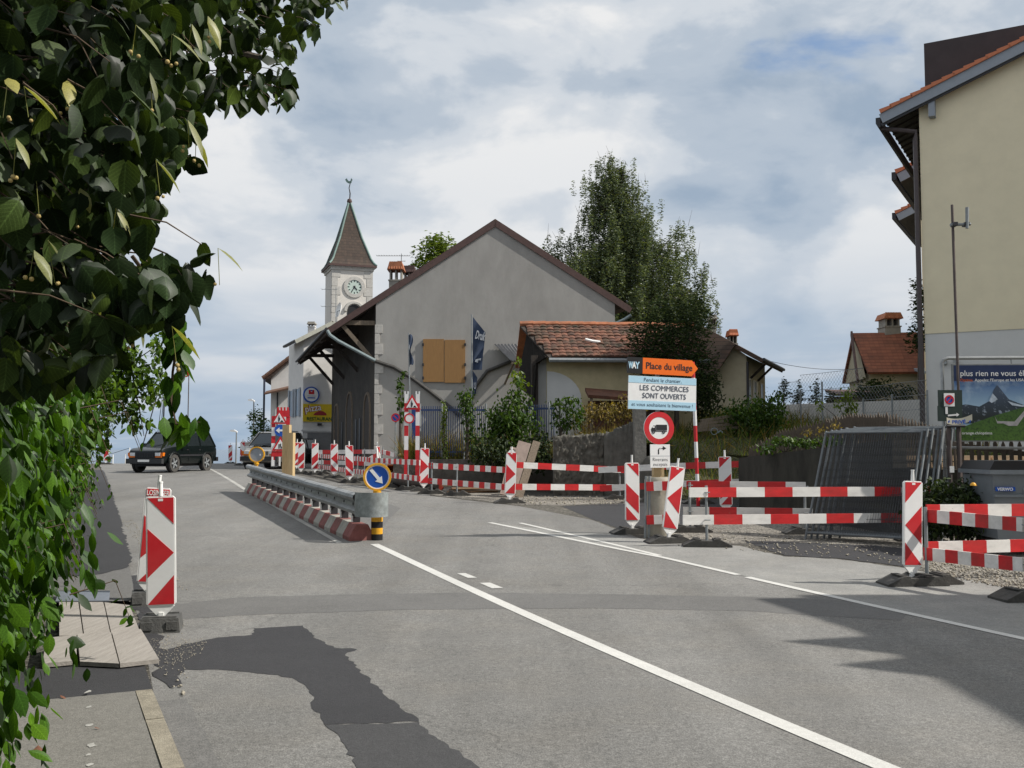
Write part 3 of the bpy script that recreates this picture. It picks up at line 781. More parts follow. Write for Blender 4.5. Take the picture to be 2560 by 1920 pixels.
# side street of barn: chimney stacks rising behind the left slope
def chimney(name, label, u0, u1, v0, v1, Y, caph, material, capm=TERRA, dep_=.8, group=None):
    a, b = at(u0, v1, Y), at(u1, v0, Y); w = (b.x - a.x) / 2; cx = (a.x + b.x) / 2
    t = thing(name, label, 'chimney', (cx, Y, a.z - .6), 0, group)
    h = b.z - a.z + .6; d = dep_ / 2; hs = h - caph
    m = MB(); m.box(-w*.88, w*.88, -d, d, 0, hs); m.box(-w*.97, w*.97, -d*1.08, d*1.08, hs, hs + .07); m.build('stack', material, t)
    for i in (-1, -.0, 1):
        m = MB(); m.box(i*w*.72 - w*.1, i*w*.72 + w*.1, -d*.9, d*.9, hs + .07, h - caph * .42); m.build('cap_pillar', material, t)
    m = MB(); m.plate([(-w*1.12, h - caph*.42), (w*1.12, h - caph*.42), (w*.8, h), (-w*.8, h)], -d*1.25, d*1.25); cp = m.build('cap', capm, t)
    for i in range(6):
        m = MB(); m.tube([(-w*.85 + i*w*.34, -d*1.29, h - caph*.40), (-w*.72 + i*w*.29, -d*.9, h + .01)], .05, 5); m.build('cap_tile', capm, cp)
    return t
OLDR = mat('old_grey_render', (.30, .285, .25), .9, var=.18, scale=3, dirt=.3)
chimney('chimney', 'tall rendered chimney with small tiled cap behind the barn roof', 972, 1010, 658, 752, 52, 1.0, OLDR)
chimney('chimney', 'low chimney with flat slab cap just behind the tiled-cap chimney', 1009, 1040, 668, 720, 55, .9, OLDR, BROWN)
# arched vent on the first chimney is a dark niche
# ---------------------------------------------------------------- tv aerial on barn
def aerial(name, label, u, v0, v1, Y, arms):
    b = at(u, v1, Y); t = thing(name, label, 'aerial', tuple(b))
    h = at(u, v0, Y).z - b.z
    m = MB(); m.tube([(0,0,-.3), (0,0,h)], .02, 5); m.build('mast', GALV, t)
    for (z, x0, x1, n, l) in arms:
        m = MB(); m.tube([(x0, 0, z), (x1, 0, z)], .016, 5); bm_ = m.build('boom', GALV, t)
        for i in range(n):
            x = x0 + (x1 - x0) * i / max(1, n - 1); m = MB(); m.tube([(x, -l, z), (x, l, z + l * .25)], .010, 4); m.build('element', GALV, bm_)
    return t
aerial('aerial', 'long comb-like rooftop aerial above the tiled-cap chimney', 1003, 634, 700, 52, [(1.28, -1.3, .45, 14, .22), (1.0, -.2, .2, 3, .12)])

# ---------------------------------------------------------------- church tower
TY = 90.0
tw = thing('church_tower', 'white church clock tower with pointed brown spire and weathercock', 'church tower', (onx(868, TY), TY, G(TY)), R(20))
TS = mat('tower_render', (.62, .59, .545), .9, var=.05, scale=1.2, dirt=.08)
hw = 1.80
def tz(v): return at(868, v, TY).z - tw.location.z
z0, zc, zs = -2, tz(683), tz(505)
m = MB(); m.box(-hw, hw, -hw, hw, z0, zc); m.build('wall', TS, tw)
for sx in (-1, 1):
    z = z0 + 4; k = 0
    while z < zc - .5:
        L = .75 if k % 2 else .5
        for (yy, ax) in ((-hw, 0), (hw, 0)):
            m = MB(); m.box(sx*hw - (L if sx > 0 else .035), sx*hw + (.035 if sx > 0 else L), -hw - .035, -hw + L*.8, z + .02, z + .78)
        m.build('quoin', QUOIN, tw); z += .8; k += 1
m = MB(); m.box(-hw*1.06, hw*1.06, -hw*1.06, hw*1.06, zc - .05, zc + .18); m.box(-hw*1.12, hw*1.12, -hw*1.12, hw*1.12, zc + .18, zc + .42); m.build('cornice', QUOIN, tw)
SHING = tiles('spire_shingles', (.048, .034, .027), (.075, .05, .037), 3.6, 4.2, .35, .55)
zb = zc + .42; H = zs - zb
prof = [(hw*1.17, 0), (hw*1.05, .25), (hw*.94, .62), (hw*.85, 1.1), (hw*.55, H*.43), (.05, H)]
P = []; 
for r_, z_ in prof: P += [(-r_, -r_, zb + z_), (r_, -r_, zb + z_), (r_, r_, zb + z_), (-r_, r_, zb + z_)]
fs = [(0,1,2,3)]
for j in range(len(prof)-1):
    for i in range(4): fs.append((4*j+i, 4*j+(i+1) % 4, 4*j+4+(i+1) % 4, 4*j+4+i))
m = MB(); m.add(P, fs); sp_ = m.build('spire', SHING, tw)
for cx_, cy_ in ((-1,-1),(1,-1),(1,1),(-1,1)):
    m = MB(); m.tube([(cx_*r_, cy_*r_, zb + z_ + .02) for r_, z_ in prof], .10, 5); m.build('hip_flashing', COPPER, sp_)
m = MB(); m.box(-hw*1.19, hw*1.19, -hw*1.19, hw*1.19, zb - .16, zb + .02); m.build('eave_band', BROWN, sp_)
m = MB(); m.lathe([(0.001, zs - .3), (.18, zs - .16), (.24, zs + .05), (.18, zs + .24), (.001, zs + .34)], 12); m.build('ball', BROWN, tw, True)
zt_ = tz(458)
m = MB(); m.tube([(0,0,zs), (.05,0,zs + .8), (-.05,0,zs + 1.3), (.04,0,zs+1.7), (0,0,zt_)], [.06, .06, .045, .045, .03], 6); m.build('finial_rod', DARKM, tw)
ck = [(-.75,.55),(-.55,.2),(-.25,0),(.15,-.02),(.3,.1),(.36,.45),(.5,.5),(.36,.62),(.3,.78),(.2,.62),(.14,.35),(-.1,.28),(-.3,.45),(-.5,.75)]
m = MB(); m.M = T(0,0,zt_) @ RZ(R(-20)); m.plate([(x*.55, z*.6) for x, z in ck], -.05, .05); m.build('weathercock', COPPER, tw)
zk = tz(725)
m = MB(); m.M = T(.18, -hw, zk); m.ring(.64, .95, -.10, .02, 32); m.build('clock_surround', QUOIN, tw, True)
DIAL = mat('pale_green_dial', (.46, .55, .50), .5, var=.04)
m = MB(); m.M = T(.18, -hw, zk); m.disc(.64, -.05, .02, 32); cl_ = m.build('clock_face', DIAL, tw)
for k in range(12):
    a = R(90 - 30 * k); m = MB(); m.M = T(.18, -hw, zk) @ RY(-a + math.pi/2) @ T(0, 0, .53); m.box(-.035, .035, -.068, -.05, -.075, .075); m.build('hour_mark', TXT, cl_)
for ang, ln, w_ in ((R(90 - 30 * 4.58), .38, .06), (R(90 - 6 * 35), .55, .04)):
    m = MB(); m.M = T(.18, -hw, zk) @ RY(-ang + math.pi/2); m.plate([(-w_, -.12), (w_, -.12), (w_*.7, ln*.8), (0, ln), (-w_*.7, ln*.8)], -.085, -.07); m.build('clock_hand', TXT, cl_)
za = tz(785)
ar = [(.18 + .62*math.cos(a), za + .62*math.sin(a)) for a in [math.pi*k/10 for k in range(11)]]
m = MB(); m.plate([(.18 + .62, za - 2.5)] + ar + [(.18 - .62, za - 2.5)], -hw - .03, -hw + .03); lo = m.build('belfry_opening', BLACK, tw)
ar2 = [(.18 + .8*math.cos(a), -hw - .04, za + .8*math.sin(a)) for a in [math.pi*k/12 for k in range(13)]]
m = MB(); m.tube(ar2, .16, 5); m.build('arch_surround', QUOIN, lo)
aerial('aerial', 'upper and lower yagi aerials on a mast left of the church clock', 839, 718, 800, 66, [(2.05, -.95, .1, 5, .3), (.9, -.95, .1, 5, .3)])
dsh = thing('satellite_dish', 'white satellite dish below the church clock', 'dish', tuple(at(847, 800, 64)))
m = MB(); m.M = RZ(R(-62)) @ RX(R(80)) @ Matrix.Diagonal((1, 1.0, 1, 1)); m.lathe([(.001, .0), (.25, .03), (.42, .09), (.50, .15)], 20); m.M = T(.12, 0, .72) @ m.M if False else m.M
m.v = [(x + .1, y, z + .62) for x, y, z in m.v]; m.build('dish', WFR, dsh, True)
m = MB(); m.tube([(-.12, 0, -.5), (-.12, 0, .55), (.08, 0, .62)], .03, 6); m.build('mast', GALV, dsh)

# ---------------------------------------------------------------- restaurant house
PY = 62.0
ph = thing('restaurant_house', 'white restaurant house with gable and restaurant signs, partly behind the barn', 'house', (onx(757, PY), PY, G(PY)), YAWR)
def lz(v, Y, o): return EYE + (1122 - v) / F * Y - o.location.z
gw = 3.35; eh = lz(846, PY, ph); pk = lz(808, PY, ph)
m = MB(); m.add([(0,0,-1.5),(gw,0,-1.5),(gw,0,eh),(gw/2,0,pk),(0,0,eh)] + [(0,5,-1.5),(gw,5,-1.5),(gw,5,eh),(gw/2,5,pk),(0,5,eh)], [(0,1,2,3,4),(9,8,7,6,5),(0,4,9,5),(1,6,7,2)]); m.build('wall', WHW, ph)
for s_ in (-1, 1):
    ex = -.62 if s_ < 0 else gw + .5
    q = [(gw/2, -.55, pk + .2), (ex, -.55, eh + .2 - (pk - eh) / (gw/2) * (abs(ex if s_ < 0 else ex - gw))), (ex, 3.2, eh + .2 - (pk - eh) / (gw/2) * (abs(ex if s_ < 0 else ex - gw))), (gw/2, 3.2, pk + .2)]
    m = MB(); m.slab(q, .16); rf = m.build('roof', DTILE, ph)
    m = MB(); m.bar(Vector(q[0]) + Vector((0, -.03, -.12)), Vector(q[1]) + Vector((0, -.03, -.12)), .05, .24); m.build('verge_board', mat('pale_board', (.42, .42, .36), .7), rf)
m = MB(); m.tube([(-.66, -.6, eh - .22), (-.66, 3.2, eh - .22)], .09, 6); m.build('gutter', DARKM, ph)
for yy in (1.2, 3.4):     # windows in the shaded left wall
    m = MB(); m.box(-.03, .04, yy, yy + .9, 3.0, 4.7); w_ = m.build('window', GLASS, ph)
    m = MB(); m.box(-.07, -.03, yy - .5, yy - .03, 2.95, 4.75); m.build('shutter', BGREY, ph)
    m = MB(); m.box(-.07, -.03, yy + .93, yy + 1.4, 2.95, 4.75); m.build('shutter', BGREY, ph)
m = MB(); m.box(.3, gw, -.04, .02, lz(1165, PY, ph) - .6, lz(1082, PY, ph)); m.build('garage_door', mat('grey_door', (.20, .20, .20), .7), ph)
m = MB(); m.box(-.1, gw + .1, -.10, .0, lz(1079, PY, ph), lz(1074, PY, ph)); m.build('string_course', PALEG, ph)
m = MB(); m.box(.9, 1.15, -.2, .0, lz(1064, PY, ph), lz(1058, PY, ph)); m.build('wall_lamp', DARKM, ph)
chimney('chimney', 'short round-topped chimney on the restaurant house ridge', 770, 790, 806, 834, 66, .35, WHW, OLDR, .5)
# round illuminated brewery sign and pizza board (each a thing on the wall)
def wall_at(u, v, off):    # local frame on the restaurant gable
    o = Vector(ph.location); n = Vector((math.sin(YAWR), -math.cos(YAWR), 0)); d = ray(u, v); c0 = Vector((0, 0, EYE))
    t_ = (o - c0).dot(n) / d.dot(n); return c0 + d * t_ + n * off
pc = wall_at(777, 987, .1)
rs = thing('round_sign', 'round blue-rimmed white sign with red castle emblem on the white wall', 'sign', tuple(pc), YAWR)
m = MB(); m.disc(.50, -.09, .1, 32); m.build('sign_box', BLUE, rs)
m = MB(); m.disc(.42, -.10, -.06, 32); fc = m.build('sign_face', WHT, rs)
m = MB(); 
for x0, x1, zb_, zt2 in ((-.17, -.05, .0, .26), (.05, .17, .0, .26), (-.05, .05, .0, .14)): m.box(x0, x1, -.108, -.10, zb_ + .03, zt2 + .03)
m.build('emblem', RED, fc)
m = MB(); m.box(-.05, .05, -.109, -.10, .22, .29); m.build('emblem_gap', BLUE, fc)
m = MB(); m.box(-.26, .26, -.108, -.10, -.10, -.07); m.build('print_line', BGREY, fc)
m = MB(); m.box(-.24, .24, -.108, -.10, -.23, -.17); m.build('print_line', BLUE, fc)
pc = wall_at(756.5, 1054, .06)
pz = thing('pizza_sign', 'yellow pizza restaurant board under the round sign', 'sign', tuple(pc), YAWR)
PZY = mat('board_yellow', (.66, .48, .02), .55, var=.08); PZR = mat('board_red', (.30, .03, .03), .6); PZG = mat('board_green', (.02, .09, .03), .6)
m = MB(); m.box(0, 1.85, -.04, .04, 0, 1.1); m.build('board', PZY, pz)
text('lettering', 'pizza', .58, PZR, pz, T(.10, -.046, .58) @ RY(R(-9)), bold=.03, width=1.06)
text('lettering', 'pizza', .58, WFR, pz, T(.13, -.054, .58) @ RY(R(-9)), bold=.004, width=1.0)
text('lettering', 'RESTAURANT', .30, PZG, pz, T(.22, -.05, .08), bold=.008, width=1.75)
m = MB(); m.M = T(1.05, 0, .40); m.plate([(-.42, 0), (.42, 0), (.40, .12), (.2, .26), (-.05, .28), (-.3, .16)], -.052, -.04); m.build('pizza_picture', PZR, pz)

# ---------------------------------------------------------------- farther corner house
CYY = 76.0
OBT = mat('old_brown_tile', (.14, .075, .05), .85, var=.3, scale=5, dirt=.3)
ch = thing('corner_house', 'far house with brown tiled eave and dark downpipe beyond the restaurant', 'house', (onx(668, CYY), CYY, G(CYY)), R(8))
eh = lz(948, CYY, ch)
m = MB(); m.box(0.25, 4, 0, 8, -2, eh); m.add([(.25,0,eh),(4,0,eh),(4,0,eh+2.1),(2.2,0,eh+2.0)],[(0,1,2,3)]); m.build('wall', WHW, ch)
q = [(-.35, -.5, eh), (2.3, -.5, eh + 2.15), (2.3, 8.5, eh + 2.15), (-.35, 8.5, eh)]
m = MB(); m.slab(q, .22); rf = m.build('roof', DTILE, ch)
for k in range(9):       # ridge of verge tiles seen from below
    t_ = k / 9; p = Vector(q[0]).lerp(Vector(q[1]), t_); p2 = Vector(q[0]).lerp(Vector(q[1]), t_ + .13); m = MB(); m.tube([p + Vector((0, -.05, .05)), p2 + Vector((0, -.05, .02))], .15, 6); m.build('verge_tile', OBT, rf)
m = MB(); m.tube([(-.2, -.5, eh - .05), (-.2, -.55, -1)], .085, 6); m.build('downpipe', mat('blue_black_pipe', (.02, .025, .05), .5), ch)
m = MB(); m.slab([(-.1, -1.4, eh - 1.15), (2.4, -1.4, eh - .55), (2.4, 0, eh - .3), (-.1, 0, eh - .9)], .12); m.build('lean_to_roof', OBT, ch)
m = MB(); m.tube([(.75, -.1, eh - 1.0), (.75, -.12, -1)], .06, 6); m.build('downpipe', DARKM, ch)
window(ch, 2.2, eh - 3.4, .8, 1.2, 0, None)

# ---------------------------------------------------------------- shed with mossy tiles
SY = 33.0
sh = thing('shed', 'small ochre rendered shed with mossy orange tiled roof', 'shed', (onx(1366, SY), SY, 1.5), R(4))
def sz(v): return EYE + (1122 - v) / F * SY - 1.5
ez, rz_ = sz(893), sz(815) + .25
Lx = 4.9
m = MB(); m.box(0, Lx, 0, 3.6, -1.2, ez); m.build('wall', OCHRE, sh)
m = MB(); m.add([(-.01, 0, ez), (-.01, 3.6, ez), (-.01, 1.6, rz_)], [(0, 1, 2)]); m.build('gable_wall', DARKW, sh)
# white patch with curved top and grey return wall
arc = [(.02, -1.0), (.02, sz(928))] + [(.02 + 1.15 * math.sin(a), sz(928) - .95 * (1 - math.cos(a))) for a in [math.pi/2*k/8 for k in range(1, 9)]] + [(1.2, -1.0)]
m = MB(); m.plate(arc, -.02, .02); m.build('painted_patch', PALEG, sh)
m = MB(); m.box(-.27, .0, -.02, .2, -1, ez - .05); m.build('return_wall', STUC, sh)
m = MB(); m.bar((-.40, -.10, -1.2), (-.40, -.10, ez + .05), .22, .2); m.build('corner_post', DARKW, sh)
shi = (T(*sh.location) @ RZ(R(4))).inverted()
gb = [shi @ at(u, v, Y) for u, v, Y in ((1320, 818, 34.55), (1364, 893, 32.5), (1340, 908, 32.55), (1334, 1000, 32.6), (1291, 962, 34.4))]
m = MB(); m.add(gb + [p + Vector((.06, .05, 0)) for p in gb], [(0,1,2,3,4),(9,8,7,6,5)] + [(i,(i+1)%5,(i+1)%5+5,i+5) for i in range(5)]); m.build('gable_boarding', mat('shaded_boards', (.014, .012, .010), .9, var=.4, scale=6, spec=.15), sh)  # dark brown boards with their black shading put into the colour
m = MB(); m.bar((-.5, -.1, ez - 1.4), (-1.0, .3, ez - 2.6), .1, .1); m.build('brace', DARKW, sh)
CUT = .78
slope0, slope1 = Vector((-.75, -.55, ez - .02)), Vector((-.75, 1.6, rz_))
cutv = Vector((CUT, 0, 0))
sl = slope1 - slope0; xl = Vector((Lx + 1.2, 0, 0))
m = MB(); m.slab([slope0 + cutv + Vector((0,0,-.03)), slope0 + xl + Vector((0,0,-.03)), slope1 + xl + Vector((0,0,-.03)), slope1 + Vector((0,0,-.03))], .06); roof = m.build('roof', DARKW, sh)
m = MB(); b2 = Vector((-.75, 3.9, ez)); m.slab([slope1, slope1 + xl, b2 + xl, b2], .06); m.build('roof_back', TERRA, sh)
NR, NC = 11, 27
tw_, th_ = (Lx + 1.2) / NC, sl.length / NR
tm = MB(); P = []
for j in range(2):
    for i in range(5): P.append(((i / 4 - .5) * tw_ * 1.06, j * th_ * 1.12, .028 * math.sin(math.pi * i / 4) + (.022 if j == 0 else 0.0)))
for i in range(5): P.append(((i / 4 - .5) * tw_ * 1.06, 0, -.02))
tm.add(P, [(i, i+1, i+6, i+5) for i in range(4)] + [(i+10, i+11, i+1, i) for i in range(4)])
def tilemat(name):
    m, n, l, p = _mat(name)
    oi = n.new('ShaderNodeObjectInfo'); rp = n.new('ShaderNodeValToRGB'); e = rp.color_ramp.elements; e.new(.35); e.new(.75)
    for el, pp_, c in zip(e, (0, .35, .75, 1), ((.085, .040, .030), (.155, .064, .040), (.205, .084, .05), (.115, .052, .036))): el.position = pp_; el.color = (*c, 1)
    l.new(oi.outputs['Random'], rp.inputs[0])
    g = n.new('ShaderNodeNewGeometry'); nz = n.new('ShaderNodeTexNoise'); nz.inputs['Scale'].default_value = 1.7; nz.inputs['Detail'].default_value = 9; nz.inputs['Roughness'].default_value = .75
    l.new(g.outputs['Position'], nz.inputs[0]); mr = n.new('ShaderNodeMapRange'); l.new(nz.outputs[0], mr.inputs[0]); mr.inputs[1].default_value = .43; mr.inputs[2].default_value = .60; mr.inputs[4].default_value = .92
    mx = n.new('ShaderNodeMix'); mx.data_type = 'RGBA'; l.new(mr.outputs[0], mx.inputs[0]); l.new(rp.outputs[0], mx.inputs[6]); mx.inputs[7].default_value = (.030, .028, .016, 1)
    l.new(mx.outputs[2], p.inputs['Base Color']); p.inputs['Roughness'].default_value = .9
    return m
tme = tm.mesh('tile'); tme.materials.append(tilemat('mossy_tile'))
ang = math.atan2(sl.z, sl.y)
for r_ in range(NR):
    for c_ in range(NC):
        base = slope0 + sl * (r_ / NR) + Vector(((c_ + .5 + random.uniform(-.04, .04)) * tw_, 0, random.uniform(.0, .022)))
        if (c_ + .3) * tw_ < CUT * (1 - r_ / NR): continue
        piece('tile', tme, roof, T(*base) @ RX(ang + random.uniform(-.02, .02) - .02) @ RY(random.uniform(-.03, .03)))
for c_ in range(14):
    m = MB(); a = slope1 + Vector((c_ * (Lx + 1.2) / 14, 0, .03)); m.tube([a, a + Vector(((Lx + 1.2) / 14 + .03, 0, random.uniform(-.01, .02)))], .10, 7); m.build('ridge_tile', TERRA, roof)
m = MB(); m.tube([slope0 + Vector((CUT, -.06, -.12)), slope0 + xl + Vector((0, -.06, -.12))], .075, 7); m.build('gutter', GALV, sh)
m = MB(); m.M = T(*(slope0 + sl * .42)); m.tube([(2.1, -.05, .12), (2.35, -.05, .06), (2.6, -.05, .03)], .05, 6); m.build('white_pipe', WFR, roof)

# rusty lean-to cover right of shed and a small wall behind the weeds
RUST = mat('rusty_sheet', (.12, .05, .03), .8, metal=.2, var=.4, scale=5, dirt=.4)
lt = thing('lean_to', 'rusty brown low sheet cover beside the ochre shed wall', 'shelter', tuple(at(1468, 985, 31.5) - Vector((0, 0, 1.2))))
m = MB(); m.slab([(0, -.5, 1.15), (2.6, -.7, .95), (2.6, .8, 1.25), (0, .9, 1.45)], .10); m.build('cover', RUST, lt)
m = MB(); m.box(.05, 2.5, .3, .4, -.2, 1.0); m.build('back_board', RUST, lt)
for x in (.1, 2.4): m = MB(); m.bar((x, -.4, -.3), (x, -.4, 1.05), .09, .09); m.build('post', OLDW, lt)

# ---------------------------------------------------------------- long house right of the birch
LY = 46.0
lh = thing('farmhouse', 'low beige farmhouse with white window surrounds and curved dark eaves behind the weeds', 'house', (onx(1868, LY), LY, HB(onx(1868, LY), LY)), R(67))
o = lh
def hz(v, Y=LY): return EYE + (1122 - v) / F * Y - lh.location.z
BEI = mat('beige_render', (.40, .36, .26), .9, var=.1, scale=2, dirt=.15)
eh = hz(888)
m = MB(); m.box(0, 5.4, 0, 5.5, -2.5, eh); m.build('wall', BEI, lh)
m = MB(); m.add([(0, 0, eh), (0, 6.5, eh), (0, 1.2, eh + .9)], [(0, 1, 2)]); m.build('gable_wall', BEI, lh)
for xx in (.5, 1.9, 4.0): window(lh, xx, .75, .55, 1.15, 0, WHW if xx > 1 and xx < 3 else None)
for a, b in (((-.4, -.85, eh - .25), (6.1, -.85, eh - .25)),):
    m = MB(); m.slab([a, b, (5.6, 2.0, eh + 1.45), (-.4, 2.0, eh + 1.45)], .18); rf = m.build('roof', DTILE, lh)
    m = MB(); m.tube([a, b], .08, 6); m.build('gutter', DARKM, lh)
m = MB(); m.slab([(-.5, 2.0, eh + 1.45), (5.6, 2.0, eh + 1.45), (5.6, 6.2, eh - 1.2), (-.5, 6.2, eh - 1.2)], .18); m.build('roof', DTILE, lh)
m = MB(); m.slab([(-.5, 1.95, eh + 1.43), (-.5, .4, eh + .5), (-1.1, 1.2, eh - .9), (-1.7, 4.6, eh - 1.1)], .15); m.build('hip_roof', DTILE, lh)
m = MB(); m.tube([(-.06, -.06, -2), (-.06, -.06, eh - .3)], .06, 6); m.build('downpipe', DARKM, lh)
for xx in (1.0, 3.0): m = MB(); m.bar((xx, -.02, eh - 1.0), (xx, -.75, eh - .3), .1, .1); m.build('eave_bracket', DARKW, lh)
chimney('chimney', 'small chimney with red cap on the beige farmhouse roof', 1819, 1841, 826, 868, 50, .75, OLDR, TERRA2, .7)
chimney('chimney', 'tall square grey chimney frame beside the yew on the farmhouse roof', 1772, 1788, 790, 850, 50, .55, OLDR, OLDR, .7)
aerial('aerial', 'thin bent aerial pole right of the birch top', 1755, 672, 800, 52, [(2.6, 0, .28, 2, .03)])
aerial('aerial', 'short stub pole between the two farmhouse chimneys', 1801, 814, 880, 49, [(1.05, -.15, 0, 2, .05)])

# ---------------------------------------------------------------- red-roofed house
HY = 57.0
rh = thing('red_roof_house', 'small house with steep red tiled roof and louvred chimney beyond the concrete wall', 'house', (onx(2192, HY), HY, 2.2), R(-6))
def rz2(v): return EYE + (1122 - v) / F * HY - 2.2
RT = tiles('red_tiles', (.21, .075, .045), (.29, .105, .06), 5.0, 3.6, .35, .5)
m = MB(); m.add([(-.35, 0, -1), (7.5, 0, -1), (7.5, 0, rz2(930)), (-.35, 0, rz2(930))] + [(-.35, 5, -1), (7.5, 5, -1), (7.5, 5, rz2(930)), (-.35, 5, rz2(930))], [(0,1,2,3),(7,6,5,4),(0,3,7,4),(1,5,6,2)]); m.build('wall', BEI, rh)
m = MB(); m.add([(-.6, -.2, rz2(945)), (-.6, 5, rz2(945)), (-.6, 2.2, rz2(822))], [(0,1,2)]); m.build('gable_wall', BEI, rh)
q = [(-.55, -.55, rz2(932)), (8, -.55, rz2(932)), (8, 2.2, rz2(820)), (-.75, 2.2, rz2(820))]
m = MB(); m.slab(q, .15); rf = m.build('roof', RT, rh)
m = MB(); m.slab([(-.75, 2.2, rz2(820)), (8, 2.2, rz2(820)), (8, 5.2, rz2(940)), (-.75, 5.2, rz2(940))], .15); m.build('roof', RT, rh)
m = MB(); m.bar((-.80, 2.2, rz2(820)), (-1.15, -.6, rz2(955)), .12, .3); m.build('verge_board', BROWN, rh)
m = MB(); m.slab([(2.0, -2.2, rz2(936)), (8, -2.2, rz2(932)), (8, -.3, rz2(918)), (2.0, -.3, rz2(922))], .14); m.build('porch_roof', BGREY, rh)
m = MB(); m.box(4.1, 4.7, -.02, .05, rz2(905), rz2(885)); m.M = None; rw = m
m = MB(); m.slab([(4.2, .1, rz2(895)), (4.85, .1, rz2(895)), (4.85, .55, rz2(876)), (4.2, .55, rz2(876))], -.12); m.build('roof_window', GLASS, rf)
chimney('chimney', 'wide louvred chimney with tiled cap on the red roof ridge', 2201, 2244, 785, 824, 59.5, .85, OLDR, TERRA, 1.2)
gs = thing('garden_shed', 'small dark garden shed with brown flat roof beyond the concrete wall', 'shed', (onx(2092, 50), 50, 2.4), 0)
m = MB(); m.box(0, 2.0, 0, 1.6, -.5, 1.9); m.build('wall', OLDW, gs)
m = MB(); m.slab([(-.25, -.3, 2.0), (2.3, -.3, 2.0), (2.1, 1.8, 2.35), (0, 1.8, 2.35)], .1); m.build('roof', BROWN, gs)

# ---------------------------------------------------------------- yellow apartment house
YY = 30.0
yh = thing('apartment_house', 'tall cream rendered apartment house with pale grey base and orange verge tiles', 'apartment house', (onx(2318, YY), YY, 1.2), R(-30))
def yz(v, Y=YY): return EYE + (1122 - v) / F * Y - 1.2
e0 = yz(253); zsplit = yz(834); SLP = .37; WID = 16.0
m = MB(); m.box(0, WID, 0, 13, -1.5, zsplit); m.build('base_wall', PALEG, yh)
m = MB(); m.add([(-.001,-.02,zsplit),(WID,-.02,zsplit),(WID,-.02,e0),(WID/2,-.02,e0 + SLP*WID/2),(-.001,-.02,e0)] + [(-.001,13,zsplit),(WID,13,zsplit),(WID,13,e0),(WID/2,13,e0 + SLP*WID/2),(-.001,13,e0)], [(0,1,2,3,4),(9,8,7,6,5),(0,4,9,5),(1,6,7,2),(0,5,6,1)]); m.build('wall', CREAM, yh)
ov, fo = 1.05, .35
a0 = Vector((-ov, -fo, e0 - SLP*ov)); a1 = Vector((WID/2, -fo, e0 + SLP*WID/2))
m = MB(); m.slab([a0 + Vector((0,0,.32)), a1 + Vector((0,0,.32)), a1 + Vector((0,13.3,.32)), a0 + Vector((0,13.3,.32))], .12); rf = m.build('roof', TERRA2, yh)
SOFF = mat('dark_soffit', (.05, .047, .045), .8, var=.2)
m = MB(); m.slab([a0 + Vector((.05,.06,.16)), Vector((0.2, -fo + .06, e0 + SLP*.2 + .16)), Vector((0.2, 13, e0 + SLP*.2 + .16)), a0 + Vector((.05,13.2,.16))], .05); sf = m.build('soffit', SOFF, yh)
for k in range(24):
    y = .1 + k * .55; m = MB(); m.bar(a0 + Vector((.06, y, .08)), Vector((0, -fo + y, e0 + .08)), .05, .06); m.build('soffit_batten', DARKW, sf)
m = MB(); m.bar(a0 + Vector((0,-.02,.10)), a1 + Vector((0,-.02,.10)), .05, .30); m.build('verge_board', BGREY, yh)
m = MB(); m.bar(a0 + Vector((0,.03,-.08)), a1 + Vector((0,.03,-.08)), .05, .10); m.build('verge_trim', DARKM, yh)
vt = MB(); vt.add([(0,-.10,.0),(.36,-.10,.02),(.36,.22,.02),(0,.22,.0),(0,-.10,.13),(.36,-.10,.10),(.36,.22,.10),(0,.22,.13)], [(0,3,2,1),(4,5,6,7),(0,1,5,4),(1,2,6,5),(2,3,7,6),(3,0,4,7)])
vme = vt.mesh('verge_tile'); vme.materials.append(TERRA2)
sl_ = math.atan(SLP)
for k in range(26):
    p = a0 + (a1 - a0).normalized() * (k * .32); piece('verge_tile', vme, rf, T(p.x, p.y, p.z + .26) @ RY(-sl_ + R(2.5)))
m = MB(); pr = [(-.16,.16),(-.02,.16),(-.02,-.14),(-.10,-.14),(-.16,-.02)]
m.add([a0 + Vector((x, .0, z)) for x, z in pr] + [a0 + Vector((x, 13.3, z)) for x, z in pr], [(0,1,2,3,4),(9,8,7,6,5)] + [(i,(i+1)%5,(i+1)%5+5,i+5) for i in range(5)]); m.build('gutter', DARKM, yh)
m = MB(); m.tube([a0 + Vector((-.05, .25, -.12)), Vector((-.10, -.02, e0 - .75)), Vector((-.12, -.06, e0 - 1.0)), Vector((-.12, -.06, -1))], .075, 8); m.build('downpipe', mat('brown_pipe', (.075, .06, .06), .5, metal=.3), yh, True)
m = MB(); m.box(.30, .48, -.3, .02, e0 - .42, e0 + .12); m.build('purlin_end', BGREY, yh)
DORM = mat('dark_brown_cladding', (.045, .035, .036), .7, var=.15, scale=2)
m = MB(); m.box(.12, 7.5, .55, 5, e0 - .1, yz(72, YY)); m.build('dormer', DORM, yh)
for zz_, dx in ((zsplit - .95, .5), (zsplit - .95, .8)): m = MB(); m.box(dx, dx + .09, -.16, .0, zz_, zz_ + .14); m.build('wall_lamp', STEEL, yh)
